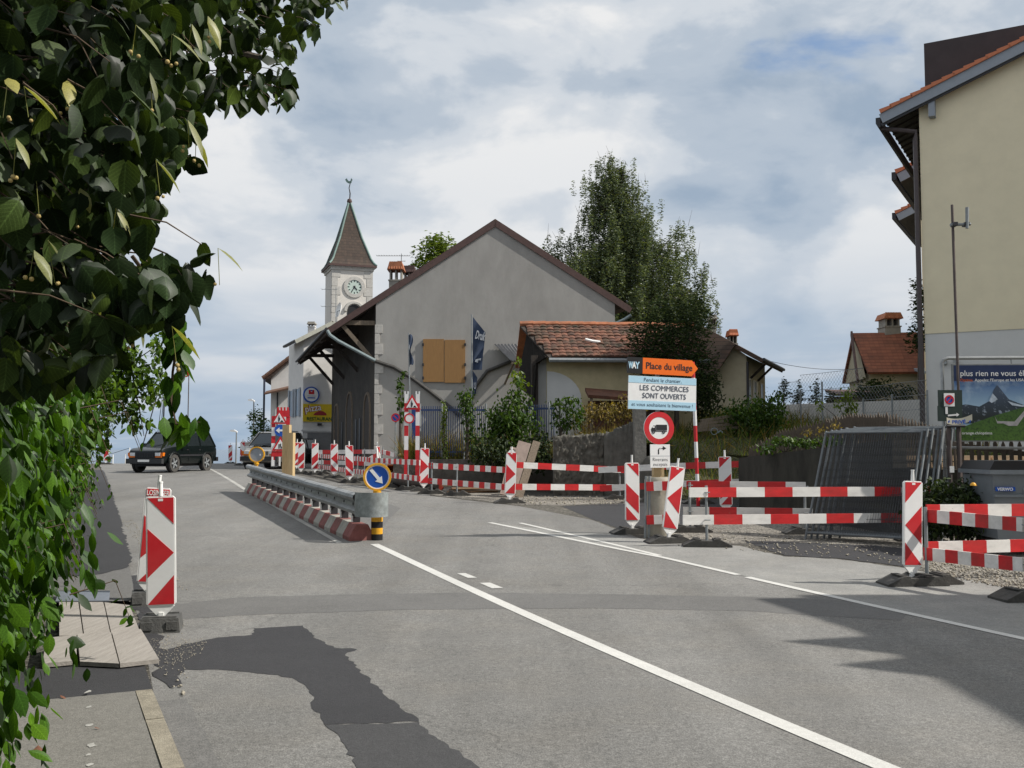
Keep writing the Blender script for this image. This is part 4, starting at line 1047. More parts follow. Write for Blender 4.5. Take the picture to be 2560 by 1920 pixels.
for (nm, lab, u, v, Y) in (('row_house', 'second house of the row, its orange eave tip under the cream house eave', 2256, 424, 43), ('row_house', 'third house of the row, its orange eave tip lowest at the cream house corner', 2252, 528, 55)):
    t = thing(nm, lab, 'house', (onx(u, Y), Y, 1.5), R(-30), 'row of houses behind the cream house')
    z = EYE + (1122 - v) / F * Y - 1.5
    m = MB(); m.box(1.25, 9, .3, 9, -2, z + .2); m.build('wall', CREAM, t)
    q = [(0, 0, z), (6, 0, z + 2.5), (6, 9, z + 2.5), (0, 9, z)]
    m = MB(); m.slab(q, .16); r_ = m.build('roof', TERRA2, t)
    m = MB(); m.bar((0.1, -.03, z - .22), (6, -.03, z + 2.25), .05, .40); m.build('verge_board', BGREY, t)
    m = MB(); m.slab([(0.1, .1, z - .3), (1.3, .1, z + .1), (1.3, 9, z + .1), (.1, 9, z - .3)], .05); m.build('soffit', SOFF, t)
    m = MB(); m.bar((-.1, 0, z - .1), (-.1, 9, z - .1), .2, .35); m.build('gutter', DARKM, t)
    for k in range(5): piece('verge_tile', vme, r_, T(k * .34, 0, z - .02 + k * .142) @ RY(-sl_ + R(2.5)) @ Matrix.Diagonal((1.2, 1, 1.5, 1)))

# unseen neighbour to the right whose stepped eaves shade the road
nb = thing('neighbour_house', 'neighbouring house beside the road whose stepped eaves shade the road', 'house', (11.0, 0, G(6)), 0)
NH = 7.6
Sx, Sy = math.cos(R(SUN_AZ)) / math.tan(R(SUN_EL)), -math.sin(R(SUN_AZ)) / math.tan(R(SUN_EL))
def caster(u, v, h):
    p = gp(u, v); return Vector((p.x + Sx * (h), p.y + Sy * (h), G(6) + h)) - Vector(nb.location)
f0 = caster(2100, 1595, NH); f1 = caster(2700, 1830, NH); tp = caster(2091, 1487, NH)
xw = min(f0.x, tp.x) + .15
m = MB(); m.box(xw, xw + 11, -12, tp.y, -.5, NH - .05); m.build('wall', CREAM, nb)
for tri in (((1870, 1497), (2340, 1487), (2260, 1618)), ((1940, 1603), (2330, 1580), (2400, 1655)), ((2080, 1663), (2470, 1620), (2480, 1712))):
    P = [caster(a, b, NH) for a, b in tri]
    m = MB(); m.add([p for p in P] + [p - Vector((0,0,.12)) for p in P], [(0,1,2),(5,4,3),(0,3,4,1),(1,4,5,2),(2,5,3,0)]); m.build('eave', TERRA2, nb)
P = [caster(a, b, NH) for a, b in ((2091, 1490), (2400, 1700), (2560, 1770), (3000, 1990))]
m = MB(); Q = P + [Vector((xw + 11, P[-1].y, P[0].z)), Vector((xw + 11, P[0].y, P[0].z))]
m.add(Q + [p - Vector((0,0,.15)) for p in Q], [tuple(range(6)), tuple(range(11, 5, -1))] + [(i, (i+1) % 6, (i+1) % 6 + 6, i + 6) for i in range(6)]); m.build('roof', TERRA2, nb)
for yy in (-8, -4, 0, 4):
    for zz_ in (1.0, 4.4):
        m = MB(); m.box(xw - .03, xw + .05, yy, yy + 1.1, zz_, zz_ + 1.4); m.build('window', GLASS, nb)
# ================================================================== walls and fences
SWALL = mat('rough_stone_wall', (.115, .108, .092), .95, var=.5, scale=5, bump=1.0, bscale=9, dirt=.5)
def lumpy(name, P0, P1, h0, h1, th, zb, material, parent=None, amp=.07, n=26, k=9):
    """thick wall with an uneven rubble face and top"""
    m = MB(); P0, P1 = Vector(P0), Vector(P1); d = (P1 - P0); nn = Vector((d.y, -d.x, 0)).normalized()
    if nn.y > 0: nn = -nn
    V = []; 
    for j in range(k + 1):
        for i in range(n + 1):
            t = i / n; hh = h0 + (h1 - h0) * t + random.uniform(-.05, .05) * (j == k)
            p = P0 + d * t + nn * random.uniform(-amp, amp); V.append((p.x, p.y, zb + hh * j / k))
    for i in range(n + 1):
        t = i / n; p = P0 + d * t - nn * th; V.append((p.x, p.y, zb + h0 + (h1 - h0) * t))
    for i in range(n + 1):
        t = i / n; p = P0 + d * t - nn * th; V.append((p.x, p.y, zb))
    fs = []
    for j in range(k + 2):
        for i in range(n): fs.append((j*(n+1)+i, j*(n+1)+i+1, (j+1)*(n+1)+i+1, (j+1)*(n+1)+i))
    e = [j*(n+1) for j in range(k + 3)]; fs.append(tuple(e[::-1])); fs.append(tuple(x + n for x in e))
    m.add(V, fs); return m.build(name, material, parent, 'all')
zb = G(26.5) - .15
sw = thing('stone_wall', 'rough dark stone retaining wall with weeds along its top', 'wall', (0, 0, 0))
lumpy('wall_face', (onx(1384, 26.6), 26.6, 0), (onx(1510, 26.6), 26.6, 0), 1.72, 1.80, .5, zb, SWALL, sw, .045, 34, 30)
lumpy('wall_face', (onx(1509, 26.5), 26.5, 0), (onx(1586, 26.2), 26.2, 0), 1.78, 2.12, .5, zb, DCONC, sw, .02)
gpst = thing('gate_pillar', 'square grey concrete gate pillar at the end of the stone wall', 'pillar', (onx(1598, 26.0), 26.0, zb))
m = MB(); m.box(-.14, .16, -.14, .3, 0, 2.5); m.box(-.15, .17, -.15, .31, 2.5, 2.56); m.build('pillar', mat('pillar_concrete', (.17, .165, .15), .9, var=.3, scale=4, bump=.5, dirt=.5), gpst)
m = MB(); m.M = T(.28, -.25, 0); m.lathe([(.20, 0), (.21, 1.0), (.19, 1.12), (.12, 1.2), (.001, 1.22)], 14); m.build('bollard', DCONC, gpst, True)
lw = thing('low_wall', 'low dark concrete wall under the blue garden fence', 'wall', (0, 0, 0))
lwm = MB(); lwm.hexa([(-3.6, 30.4, .3), (1.35, 30.2, .3), (1.35, 30.6, .3), (-3.6, 30.8, .3), (-3.6, 30.4, 1.36), (1.35, 30.2, 1.36), (1.35, 30.6, 1.36), (-3.6, 30.8, 1.36)]); lwm.build('wall', DCONC, lw)
lwm = MB(); lwm.hexa([(1.2, 26.9, .3), (1.6, 26.9, .3), (1.6, 30.5, .3), (1.2, 30.5, .3), (1.2, 26.9, 1.6), (1.6, 26.9, 1.6), (1.6, 30.5, 1.3), (1.2, 30.5, 1.3)]); lwm.build('wall', DCONC, lw)
dw = thing('retaining_wall', 'long shade-darkened retaining wall behind the stacked fence panels', 'wall', (0, 0, 0))
WALLSHADE = mat('shaded_dark_wall', (.036, .034, .027), .95, var=.5, scale=2.5, bump=.5, dirt=.6, stretch=(1, 1, .5))  # wall lies in shade; that darkness is painted into the base colour
a, b = at(1846, 1145, 22.8), at(2230, 1098, 17.2); g1 = G(22.8) - .1
m = MB(); dn = Vector((.9, .25, 0)) * .3
m.hexa([(a.x, a.y, g1 - .2), (b.x, b.y, g1 - .3), (b.x + dn.x, b.y + dn.y, g1 - .3), (a.x + dn.x, a.y + .3, g1 - .2), tuple(a), tuple(b), (b.x + dn.x, b.y + dn.y, b.z), (a.x + dn.x, a.y + .3, a.z)])
m.build('wall', WALLSHADE, dw)
m = MB(); c2 = Vector((9.5, 16.6, 0)); m.hexa([(b.x, b.y, .0), (c2.x, c2.y, 0), (c2.x, c2.y + .3, 0), (b.x, b.y + .3, 0), (b.x + .002, b.y, b.z - .5), (c2.x, c2.y, b.z - .55), (c2.x, c2.y + .3, b.z - .55), (b.x + .002, b.y + .3, b.z - .5)]); m.build('wall', WALLSHADE, dw)
cw = thing('concrete_wall', 'smooth pale concrete garden wall with chain-link fence in front', 'wall', (0, 0, 0))
a, b = at(1948, 1012, 38), at(2345, 997, 30)
PC = mat('pale_concrete', (.60, .585, .56), .9, var=.10, scale=1.5, dirt=.15)
m = MB()
for i in range(5):
    p, q = a.lerp(b, i / 5), a.lerp(b, (i + 1) / 5 - .002); m = MB()
    m.hexa([(p.x, p.y, .8), (q.x, q.y, .8), (q.x + .1, q.y + .25, .8), (p.x + .1, p.y + .25, .8), tuple(p), tuple(q), (q.x + .1, q.y + .25, q.z), (p.x + .1, p.y + .25, p.z)]); m.build('wall_panel', PC, cw)
cf_ = thing('chain_link_fence', 'grey chain-link fence on thin posts before the pale concrete wall', 'fence', (0, 0, 0))
P = [at(u, v, Y) for u, v, Y in ((1946, 998, 36.5), (2001, 985, 35.5), (2055, 965, 34.5), (2158, 1008, 32.5), (2230, 997, 31), (2318, 988, 29.3))]
TOP = 948
for p, u in zip(P, (1946, 2001, 2055, 2158, 2230, 2318)):
    m = MB(); m.tube([(p.x, p.y, 1.5), (p.x, p.y, p.z + .15)], .03, 6); m.build('post', GALV, cf_)
m = MB(); m.tube([(P[0].x, P[0].y, P[0].z - .1), (P[0].x + .75, P[0].y - .5, 1.6)], .028, 6); m.build('brace', GALV, cf_)
m = MB(); w_ = .008
for i in range(len(P) - 1):
    p, q = P[i], P[i + 1]; L = (Vector((q.x, q.y)) - Vector((p.x, p.y))).length; zt0, zb0 = max(p.z, q.z) + .45, 2.0
    for k in range(5):
        zz_ = zb0 + (zt0 - zb0) * k / 4; m.tube([(p.x, p.y, zz_), (q.x, q.y, zz_)], w_, 3, cap=False)
    n = int(L / .16)
    for k in range(-int((zt0 - zb0) / .16), n):
        for sgn in (0, 1):
            t0, t1 = k * .16 / L, (k * .16 + (zt0 - zb0)) / L
            za, zc_ = (zb0, zt0) if sgn == 0 else (zt0, zb0)
            s0, s1 = max(0, t0), min(1, t1)
            if s1 <= s0: continue
            zf = lambda t_: za + (zc_ - za) * (t_ - t0) / (t1 - t0)
            A_, B_ = p.lerp(q, s0), p.lerp(q, s1); m.tube([(A_.x, A_.y, zf(s0)), (B_.x, B_.y, zf(s1))], .004, 3, cap=False)
wm = m.build('wire_mesh', GALV, cf_); wm['kind'] = 'stuff'

# picket fence: rails and single pickets along a bent line
PICK = mat('grey_brown_picket', (.10, .078, .06), .9, var=.35, scale=8, bump=.2, stretch=(5, 5, .6))
def pickets(label, pts, n, h, group=None, wob=.03):
    t = thing('picket_fence', label, 'fence', (0, 0, 0), 0, group)
    P = [at(u, v, Y) for u, v, Y in pts]          # tops of the pickets
    seg = [(P[i+1] - P[i]).length for i in range(len(P) - 1)]; tot = sum(seg)
    pm = MB(); pm.plate([(-.034, -h), (.034, -h), (.034, -.10), (0, 0), (-.034, -.10)], -.011, .011); me = pm.mesh('picket'); me.materials.append(PICK)
    for k in range(n):
        s = tot * (k + .5) / n; i = 0
        while s > seg[i]: s -= seg[i]; i += 1
        p = P[i].lerp(P[i+1], s / seg[i]); d = P[i+1] - P[i]
        piece('picket', me, t, T(p.x, p.y, p.z + random.uniform(-wob, wob)) @ RZ(math.atan2(d.y, d.x)) @ RY(random.uniform(-.05, .05)))
    for dz in (.22, h - .22):
        m = MB()
        for i in range(len(P) - 1):
            o_ = Vector((0, .035, -dz)); m.bar(P[i] + o_, P[i+1] + o_, .05, .085)
        m.build('rail', PICK, t)
    return t
pickets('weathered picket fence climbing through weeds from the retaining wall end', [(1872, 1120, 22.6), (1960, 1072, 22.2), (2060, 1047, 21.8)], 26, .85)
pickets('weathered picket fence curving up to a point behind the stacked fence panels', [(2062, 1046, 21.8), (2130, 1034, 21.3), (2220, 1032, 20.6)], 24, 1.1)
pickets('weathered picket fence running down towards the advertising board', [(2222, 1032, 20.5), (2330, 1060, 18.8), (2400, 1082, 17.8), (2580, 1105, 17.2)], 30, 1.25)
# blue garden fence behind the bushes
BLF = mat('blue_fence_paint', (.03, .06, .16), .5, var=.2, dirt=.3)
def barfence(label, x0, x1, y0, y1, z0, h, n, material):
    t = thing('garden_fence', label, 'fence', (x0, y0, z0)); d = Vector((x1 - x0, y1 - y0, 0))
    m = MB(); m.bar((0,0,h), tuple(d + Vector((0,0,h))), .04, .06); m.build('rail', material, t)
    m = MB(); m.bar((0,0,.25), tuple(d + Vector((0,0,.25))), .04, .05); m.build('rail', material, t)
    bm_ = MB(); bm_.tube([(0,0,.1), (0,0,h + .12)], .014, 5); me = bm_.mesh('bar'); me.materials.append(material)
    pm = MB(); pm.tube([(0,0,-.2), (0,0,h + .2)], .035, 6); pme = pm.mesh('post'); pme.materials.append(GALV)
    for k in range(n + 1):
        p = d * (k / n)
        if k % 10 == 0: piece('post', pme, t, T(p.x, p.y, 0))
        else: piece('bar', me, t, T(p.x, p.y, 0))
barfence('dark blue railing half hidden by bushes in front of the barn', onx(1050, 31), onx(1215, 31), 31, 31, 1.33, 1.55, 30, BLF)
barfence('bright blue railing in front of the shed corner', onx(1312, 30.5), onx(1384, 30.5), 30.5, 30.3, 1.4, 1.5, 12, BLF)

# ================================================================== traffic furniture
def foot_mesh(L=.74, W=.34, H=.115):
    m = MB(); a, b = L/2, W/2
    pr = [(-a, 0), (-a, .025), (-a*.48, H), (-.10, H), (-.10, H*.8), (.10, H*.8), (.10, H), (a*.48, H), (a, .025), (a, 0)]
    m.plate(pr, -b, b)
    for sx in (-1, 1):
        m.box(sx*a*.45 - .04, sx*a*.45 + .04, -b*.7, b*.7, H, H + .012)
    me = m.mesh('foot'); me.materials.append(RUB); return me
FOOT = foot_mesh()
PW, PH = .13, .50          # half width, half height
def stripes(kind):
    """red polygons on a 2*PW by 2*PH panel (x,z), centred"""
    w, h = PW - .014, PH - .014
    if kind == 'right':    # chevron pointing right
        return [[(-w, h), (w, h), (w, h*.50)], [(-w, h*.42), (w, -.02), (-w, -h*.50)], [(w, -h*.46), (w, -h), (-w, -h)]]
    if kind == 'left':
        return [[(-x, z) for x, z in p][::-1] for p in stripes('right')]
    if kind == 'down':     # stripes falling to the right
        d = w * 1.9
        return [[(-w*.9, h), (w, h), (w, h - d)], [(-w, h*.30), (w, h*.30 - d), (w, h*.30 - d - .30), (-w, h*.30 - .30)], [(-w, -h*.52), (w*.85, -h), (-w, -h)]]
    return [[(-x, z) for x, z in p][::-1] for p in stripes('down')]
_bc = {}
def foot2_mesh():
    m = MB(); b = .18
    m.hexa([(-b, -b, 0), (b, -b, 0), (b, b, 0), (-b, b, 0), (-b*.9, -b*.9, .13), (b*.9, -b*.9, .13), (b*.9, b*.9, .13), (-b*.9, b*.9, .13)])
    m.ring(.02, .021, 0, .001, 4)
    for sx in (-1, 1): m.box(sx*.11 - .05, sx*.11 + .05, -b - .006, -b + .03, .03, .10)
    for s_ in (-1, 1): m.box(-b*.8, b*.8, s_*.12 - .02, s_*.12 + .02, .13, .142)
    me = m.mesh('foot'); me.materials.append(RUB2); return me
RUB2 = mat('grey_recycled_rubber', (.085, .085, .082), .85, var=.3, scale=16, bump=.3, dirt=.2)
FOOT2 = foot2_mesh()
def beacon(label, pos, yaw, kind, lean=0.0, tip=0.0, style=0, scale=1.0, words=None, foot_yaw=0.0, foot=True):
    t = thing('traffic_beacon', label, 'traffic beacon', tuple(pos), yaw, 'red and white traffic beacons of the roadworks')
    key = (kind, style)
    if key not in _bc:
        fr = MB(); w, h, c = PW, PH, .022
        o = [(-w + c, -h), (w - c, -h), (w, -h + c), (w, h - c), (w - c, h), (-w + c, h), (-w, h - c), (-w, -h + c)]
        if style == 1: o = [(-w + c, -h), (w - c, -h), (w, -h + c), (w, h - .06), (w * .35, h + .05), (-w * .35, h + .05), (-w, h - .06), (-w, -h + c)]
        fr.plate(o, -.016, .016)
        fr.plate([(-w*.92, -h - .0005), (-.03, -h - .095), (.03, -h - .095), (w*.92, -h - .0005)][::-1], -.011, .011)
        fm = fr.mesh('frame'); fm.materials.append(WFR)
        fc = MB(); wi, hi = PW - .012, PH - .012; fc.box(-wi, wi, -.0185, -.0162, -hi, hi); fcm = fc.mesh('face'); fcm.materials.append(WHT)
        sms = []
        for p in stripes(kind):
            q = MB(); q.plate(p, -.021, -.0186); mm_ = q.mesh('stripe'); mm_.materials.append(RED); sms.append(mm_)
        hd = MB(); hd.tube([(0, 0, PH - .0), (0, 0, PH + .12)], [.021, .017], 8); hd.tube([(0,0,PH+.12),(0,0,PH+.135)], .020, 8); hm = hd.mesh('handle'); hm.materials.append(WFR)
        sp = MB(); sp.box(-.022, .022, -.022, .022, -PH - .16, -PH - .06); spm = sp.mesh('stem'); spm.materials.append(WFR)
        _bc[key] = (fm, fcm, sms, hm, spm)
    fm, fcm, sms, hm, spm = _bc[key]
    Mx = T(0, 0, .10) @ RY(lean) @ RX(tip) @ T(0, 0, PH + .12) 
    Mx = Mx @ Matrix.Scale(scale, 4)
    fo_ = piece('frame', fm, t, Mx)
    face = piece('face', fcm, t, Mx)
    for s_ in sms: piece('stripe', s_, face)
    piece('handle', hm, t, Mx); piece('stem', spm, t, Mx)
    if foot: piece('foot', FOOT2 if foot == 2 else FOOT, t, RZ(foot_yaw))
    if words:
        wb = MB(); wb.box(-PW + .014, PW - .014, -.0225, -.0195, PH - .092, PH - .014); w1 = wb.build('name_band', RED, t); w1.matrix_local = Mx
        w2 = text('lettering', words, .082, WFR, w1, T(0, -.024, PH - .082), 'CENTER', width=.226, bold=.001)
    else:
        st = MB(); st.box(-.022, .022, -.0225, -.0215, PH - .045, PH - .022); s1 = st.build('sticker', WFR, t); s1.matrix_local = Mx
    return t
beacon('large beacon with right-pointing chevron beside the wooden boards on the left', gp(403, 1575), R(9), 'right', R(-1.5), foot_yaw=R(4), foot=2)
beacon('beacon with name band half hidden behind the left chevron beacon', gp(371, 1510), R(12), 'right', R(4), words='LOSINGER', foot_yaw=R(8), foot=2)
beacon('beacon with falling stripes left of the no-lorries sign base', gp(1581, 1334), R(15), 'down', foot_yaw=R(-6))
beacon('beacon with left-pointing chevron leaning right, by the sign base', gp(1672, 1357), R(17), 'left', R(8.5), foot_yaw=R(-6))
beacon('nearest beacon with left-pointing chevron on the right side', gp(2281, 1462), R(17), 'left', R(2), foot_yaw=R(-12))
beacon('shaded beacon with rising stripes at the end of the dark retaining wall', gp(1816, 1290), R(-8), 'up', R(-1))
beacon('beacon with bottle-shaped top and right-pointing chevron by the stone wall', gp(1274, 1258), R(8), 'right', R(2.5), style=1)
beacon('beacon with right-pointing chevron below the blue and white flag sign', gp(1059, 1228), R(9), 'right', R(1.5))
beacon('thin beacon seen edge-on behind the round blue arrow sign', gp(952, 1214), R(78), 'down', R(0), R(-6))
beacon('beacon with falling stripes, second left of the blue arrow sign', gp(874, 1207), R(9), 'down', R(-1.5))
beacon('beacon with left-pointing chevron in the row before the barn arches', gp(836, 1195), R(7), 'left', R(-1))
beacon('beacon with rising stripes, middle of the row before the restaurant', gp(787, 1187), R(9), 'up')
beacon('beacon with rising stripes just right of the two wooden posts', gp(752, 1185), R(6), 'up', R(1), style=1)
beacon('beacon with rising stripes half hidden by the wooden posts', gp(741, 1176), R(8), 'up', R(1))
def far(u, Y): return Vector((onx(u, Y), Y, G(Y)))
beacon('far beacon with falling stripes left of the pale parked car', far(607, 52), R(-10), 'down', R(1.5), style=1)
beacon('far beacon with rising stripes close to the pale parked car', far(631, 54), R(5), 'up', R(-1))
beacon('far beacon with rising stripes between two others on the crest', far(620, 55), R(5), 'up', R(-1))
beacon('far beacon almost sunk behind the crest under the street lamp', far(578, 66), R(5), 'up', R(-1))
beacon('lone far beacon left of the dark green car', far(267, 55), R(5), 'up', R(4))

def board(mb_, p, q, L0, stripe, first, h=.15, th=.028):
    p, q = Vector(p), Vector(q); d = q - p; L = d.length; dn = d.normalized()
    up = Vector((0, 0, 1)); nrm = dn.cross(up).normalized() * th / 2; u = (nrm.cross(dn)).normalized() * h / 2
    s = 0.0; c = first; nxt = L0
    while s < L - 1e-4:
        e = min(nxt, L); a, b = p + dn * s, p + dn * e
        mb_.hexa([a - nrm - u, a + nrm - u, b + nrm - u, b - nrm - u, a - nrm + u, a + nrm + u, b + nrm + u, b - nrm + u], c)
        s = e; nxt = e + stripe; c = 1 - c
def barrier(label, boards, posts, stripe, feet=True, plast=False, h=.15, fy=0.0, mats=None):
    """boards: (u0,v0,Y0,u1,v1,Y1,first stripe length, first colour 0 red 1 white)"""
    u0, v0, Y0 = boards[0][:3]; b = at(u0, v0, Y0); org = Vector((b.x, b.y, G(b.y)))
    t = thing('barrier', label, 'barrier', tuple(org), 0, 'red and white board barriers of the roadworks')
    for (u0, v0, Y0, u1, v1, Y1, L0, c0) in boards:
        m = MB(); board(m, at(u0, v0, Y0) - org, at(u1, v1, Y1) - org, L0, stripe, c0, h); m.build('board', mats or [WRED, WWHT], t)
    for (u, Y, top) in posts:
        x = onx(u, Y); z1 = at(u, top, Y).z
        m = MB(); m.tube([Vector((x, Y, G(Y) + .02)) - org, Vector((x, Y, z1)) - org], .022, 7); po = m.build('post', GALV, t)
        for (a0, b0_, A0, a1, b1, A1, *_r) in boards:
            tt = (u - a0) / (a1 - a0 + 1e-6)
            if 0 <= tt <= 1:
                zz_ = at(u, b0_ + (b1 - b0_) * tt, Y).z; m = MB(); m.M = T(*(Vector((x, Y, zz_)) - org)); m.tube([(-.03, .03, 0), (-.03, -.05, 0), (.05, -.05, 0)], .009, 5); m.build('hook', GALV, po)
        if feet:
            piece('foot', FOOT, t, T(*(Vector((x, Y, G(Y) + .004)) - org)) @ RZ(fy))
    return t
barrier('long front barrier between the sign base and the nearest right beacon', [(1723, 1231, 15.5, 2343, 1228, 16.3, .30, 1), (1707, 1300, 15.5, 2278, 1294, 16.2, .5, 1)], [(1763, 15.58, 1214), (2292, 16.28, 1208)], .47, fy=R(-5))
barrier('second barrier just behind the long front barrier', [(1716, 1213, 17.7, 2014, 1216, 17.3, .75, 0), (1708, 1278, 17.7, 2032, 1282, 17.3, .45, 1)], [(2008, 17.35, 1205), (1722, 17.65, 1206)], .47)
barrier('barrier in front of the stone wall right of the bottle-topped beacon', [(1284, 1162, 24.7, 1560, 1175, 25.3, .25, 0), (1284, 1217, 24.7, 1556, 1219, 25.3, .22, 0)], [(1548, 25.33, 1166)], .36)
barrier('barrier across the side street behind the sign base', [(1496, 1175, 24.75, 1640, 1168, 24.4, .47, 1), (1640, 1167, 24.2, 1856, 1160, 23.5, .25, 0), (1500, 1221, 24.75, 1640, 1214, 24.4, .3, 0), (1660, 1211, 24.0, 1852, 1205, 23.5, .35, 0)], [(1743, 23.95, 1150), (1630, 24.45, 1160)], .47)
barrier('narrow-striped barrier between the two chevron beacons before the bushes', [(1072, 1164, 27.5, 1266, 1175, 25.3, .2, 0), (1070, 1202, 27.5, 1264, 1218, 25.3, .2, 0)], [(1080, 27.4, 1155), (1143, 26.7, 1159)], .21)
barrier('narrow-striped barrier left of the chevron beacon by the trench', [(922, 1150, 31.5, 1050, 1157, 28.2, .18, 0), (975, 1188, 30.3, 1050, 1197, 28.2, .18, 1)], [(1021, 29.0, 1148), (967, 30.3, 1146)], .2)
barrier('narrow-striped barrier behind the row of beacons before the barn', [(797, 1140, 40, 922, 1149, 32.2, .15, 1), (797, 1167, 40, 915, 1182, 32.2, .15, 0)], [(806, 39.3, 1135), (895, 33.8, 1138)], .2)
barrier('pale broad-striped barrier closest to the barn arches', [(797, 1130, 43, 945, 1129, 40, .3, 1), (790, 1155, 43, 940, 1160, 40, .6, 1)], [(912, 40.6, 1122), (830, 42, 1124)], .95, h=.17)
barrier('short tilted barrier board beside the heap of sand bags', [(925, 1146, 37, 958, 1130, 36, .3, 1), (958, 1130, 36, 988, 1138, 35, .3, 1)], [(958, 36.05, 1118)], .4)
barrier('bright sunlit barrier at the right edge of the picture', [(2316, 1277, 12.15, 2660, 1274, 12.6, .18, 0), (2316, 1370, 12.15, 2660, 1361, 12.6, .16, 0)], [(2650, 12.65, 1255)], .335)
barrier('shaded barrier running towards the viewer at the right edge', [(2316, 1289, 12.05, 2558, 1312, 10.95, .16, 0), (2310, 1384, 12.05, 2558, 1412, 10.95, .13, 0)], [(2307, 12.02, 1268), (2557, 10.9, 1292)], .17, fy=R(8))

# median guard rail with striped concrete feet
GB, GE = gp(905, 1352), gp(630, 1230)
gr_ = thing('guard_rail', 'steel guard rail on red and white striped concrete kerb dividing the road', 'guard rail', (GB.x, GB.y, G(GB.y)), math.atan2((GE - GB).y, (GE - GB).x))
GL = (Vector((GE.x, GE.y)) - Vector((GB.x, GB.y))).length
def gz(s): return G(GB.y + (GE.y - GB.y) * s / GL) - G(GB.y)
STRR = mat('faded_red_paint', (.25, .09, .082), .85, var=.3, scale=7, dirt=.5, chip=(.26, .25, .23))
STRW = mat('faded_white_paint', (.39, .375, .335), .85, var=.2, scale=7, dirt=.5, chip=(.26, .25, .23))
nseg = 26
for i in range(nseg):
    s0, s1 = GL * i / nseg + .006, GL * (i + 1) / nseg - .006
    m = MB(); w0, w1, hh = .21, .10, .26
    P = []
    for s_ in (s0, s1):
        z = gz(s_); P.append([(s_, -w0, z), (s_, w0, z), (s_, w0, z + .06), (s_, w1, z + hh), (s_, -w1, z + hh), (s_, -w0, z + .06)])
    m.add(P[0] + P[1], [(0,1,2,3,4,5),(11,10,9,8,7,6)] + [(k, (k+1) % 6, (k+1) % 6 + 6, k + 6) for k in range(6)]); m.build('kerb_block', STRR if i % 2 == 0 else STRW, gr_)
prof = [(-.05, .40), (-.12, .43), (-.13, .48), (-.06, .53), (-.055, .60), (-.09, .63), (-.15, .65), (-.175, .70), (-.16, .745), (-.11, .77), (-.05, .765), (-.0, .73), (.03, .66), (.03, .40)]
nr = 9
for i in range(nr):
    s0, s1 = -.05 + (GL + .1) * i / nr, -.05 + (GL + .1) * (i + 1) / nr + .06
    m = MB(); n = len(prof); P = []
    for s_, o_ in ((s0, .006 * (i % 2)), (s1, .006 * (i % 2))):
        P += [(s_, -y_ * 1.0 + 0 - o_ if False else y_ * -1.0, z_ + gz(s_) + o_) for y_, z_ in prof]
    m.add(P, [(k, k + 1, k + n + 1, k + n) for k in range(n - 1)]); m.build('rail', STEEL, gr_, True)
    for q_ in (.3, .75):
        s_ = s0 + (s1 - s0) * q_; m = MB(); m.box(s_ - .03, s_ + .03, .055, .066, .545 + gz(s_), .59 + gz(s_)); m.build('bolt_slot', DARKM, gr_)
for i in range(15):
    s_ = GL * (i + .5) / 15; m = MB(); m.box(s_ - .05, s_ + .05, -.06, .06, .24 + gz(s_), .52 + gz(s_)); po = m.build('post', DARKM, gr_)
    if i < 9: m = MB(); m.box(s_ - .045, s_ + .045, .061, .07, .27 + gz(s_), .37 + gz(s_)); m.build('reflector', WFR, po)
# flared end cap (bent sheet) at the near end
m = MB(); N = 12; V = []
for j, z in enumerate((.40, .60, .79)):
    for i in range(N + 1):
        a = math.pi * (.5 + i / N); V.append((-.10 + .34 * math.cos(a), -.12 + .27 * math.sin(a), z))
m.add(V, [(j*(N+1)+i, j*(N+1)+i+1, (j+1)*(N+1)+i+1, (j+1)*(N+1)+i) for j in range(2) for i in range(N)]); ec = m.build('end_cap', mat('scuffed_galvanised', (.25, .275, .275), .65, metal=.25, var=.35, scale=8, dirt=.4, chip=(.5, .49, .46)), gr_, True)
def bollard_sign(label, base, yaw, arrow):
    t = thing('keep_right_sign', label, 'road sign', tuple(base), yaw)
    for k, (z0, z1) in enumerate(((0, .10), (.10, .20), (.20, .30), (.30, .42))):
        m = MB(); m.lathe([(.001, z0), (.095, z0), (.095, z1), (.001, z1)], 18); m.build('band', BLACK if k % 2 == 0 else YEL, t, True)
    m = MB(); m.tube([(0, 0, .42), (0, 0, .80)], .045, 10); m.tube([(0,0,.74),(0,0,.80)], .07, 10); m.build('stem', YEL, t, True)
    zc_ = .80 + .225
    m = MB(); m.M = T(0, 0, zc_); m.ring(.196, .228, -.035, .035, 40); m.build('rim', YEL, t, True)
    m = MB(); m.M = T(0, 0, zc_); m.disc(.198, -.012, .012, 40); d = m.build('disc', BLUE if arrow else BGREY, t)
    if arrow:
        m = MB(); m.M = T(0, 0, zc_); m.ring(.178, .197, -.0165, -.0125, 40); m.build('white_edge', WHT, d)
        m = MB(); m.M = T(-.012, 0, zc_ + .01) @ RY(R(45 + 5)); m.plate([(-.15, .027), (.05, .027), (.05, .07), (.155, 0), (.05, -.07), (.05, -.027), (-.15, -.027)], -.0165, -.0125); m.build('arrow', WHT, d)
    else:
        m = MB(); m.M = T(.11, 0, zc_); m.box(-.025, .02, -.0165, -.0125, -.03, .02); m.build('sticker', WFR, d)
bollard_sign('round blue keep-right arrow sign with yellow rim at the guard rail end', gp(942, 1350), R(6), True)
bollard_sign('round sign seen from its grey back at the far guard rail end', gp(637, 1226) + Vector((0, .15, 0)), R(0), False)

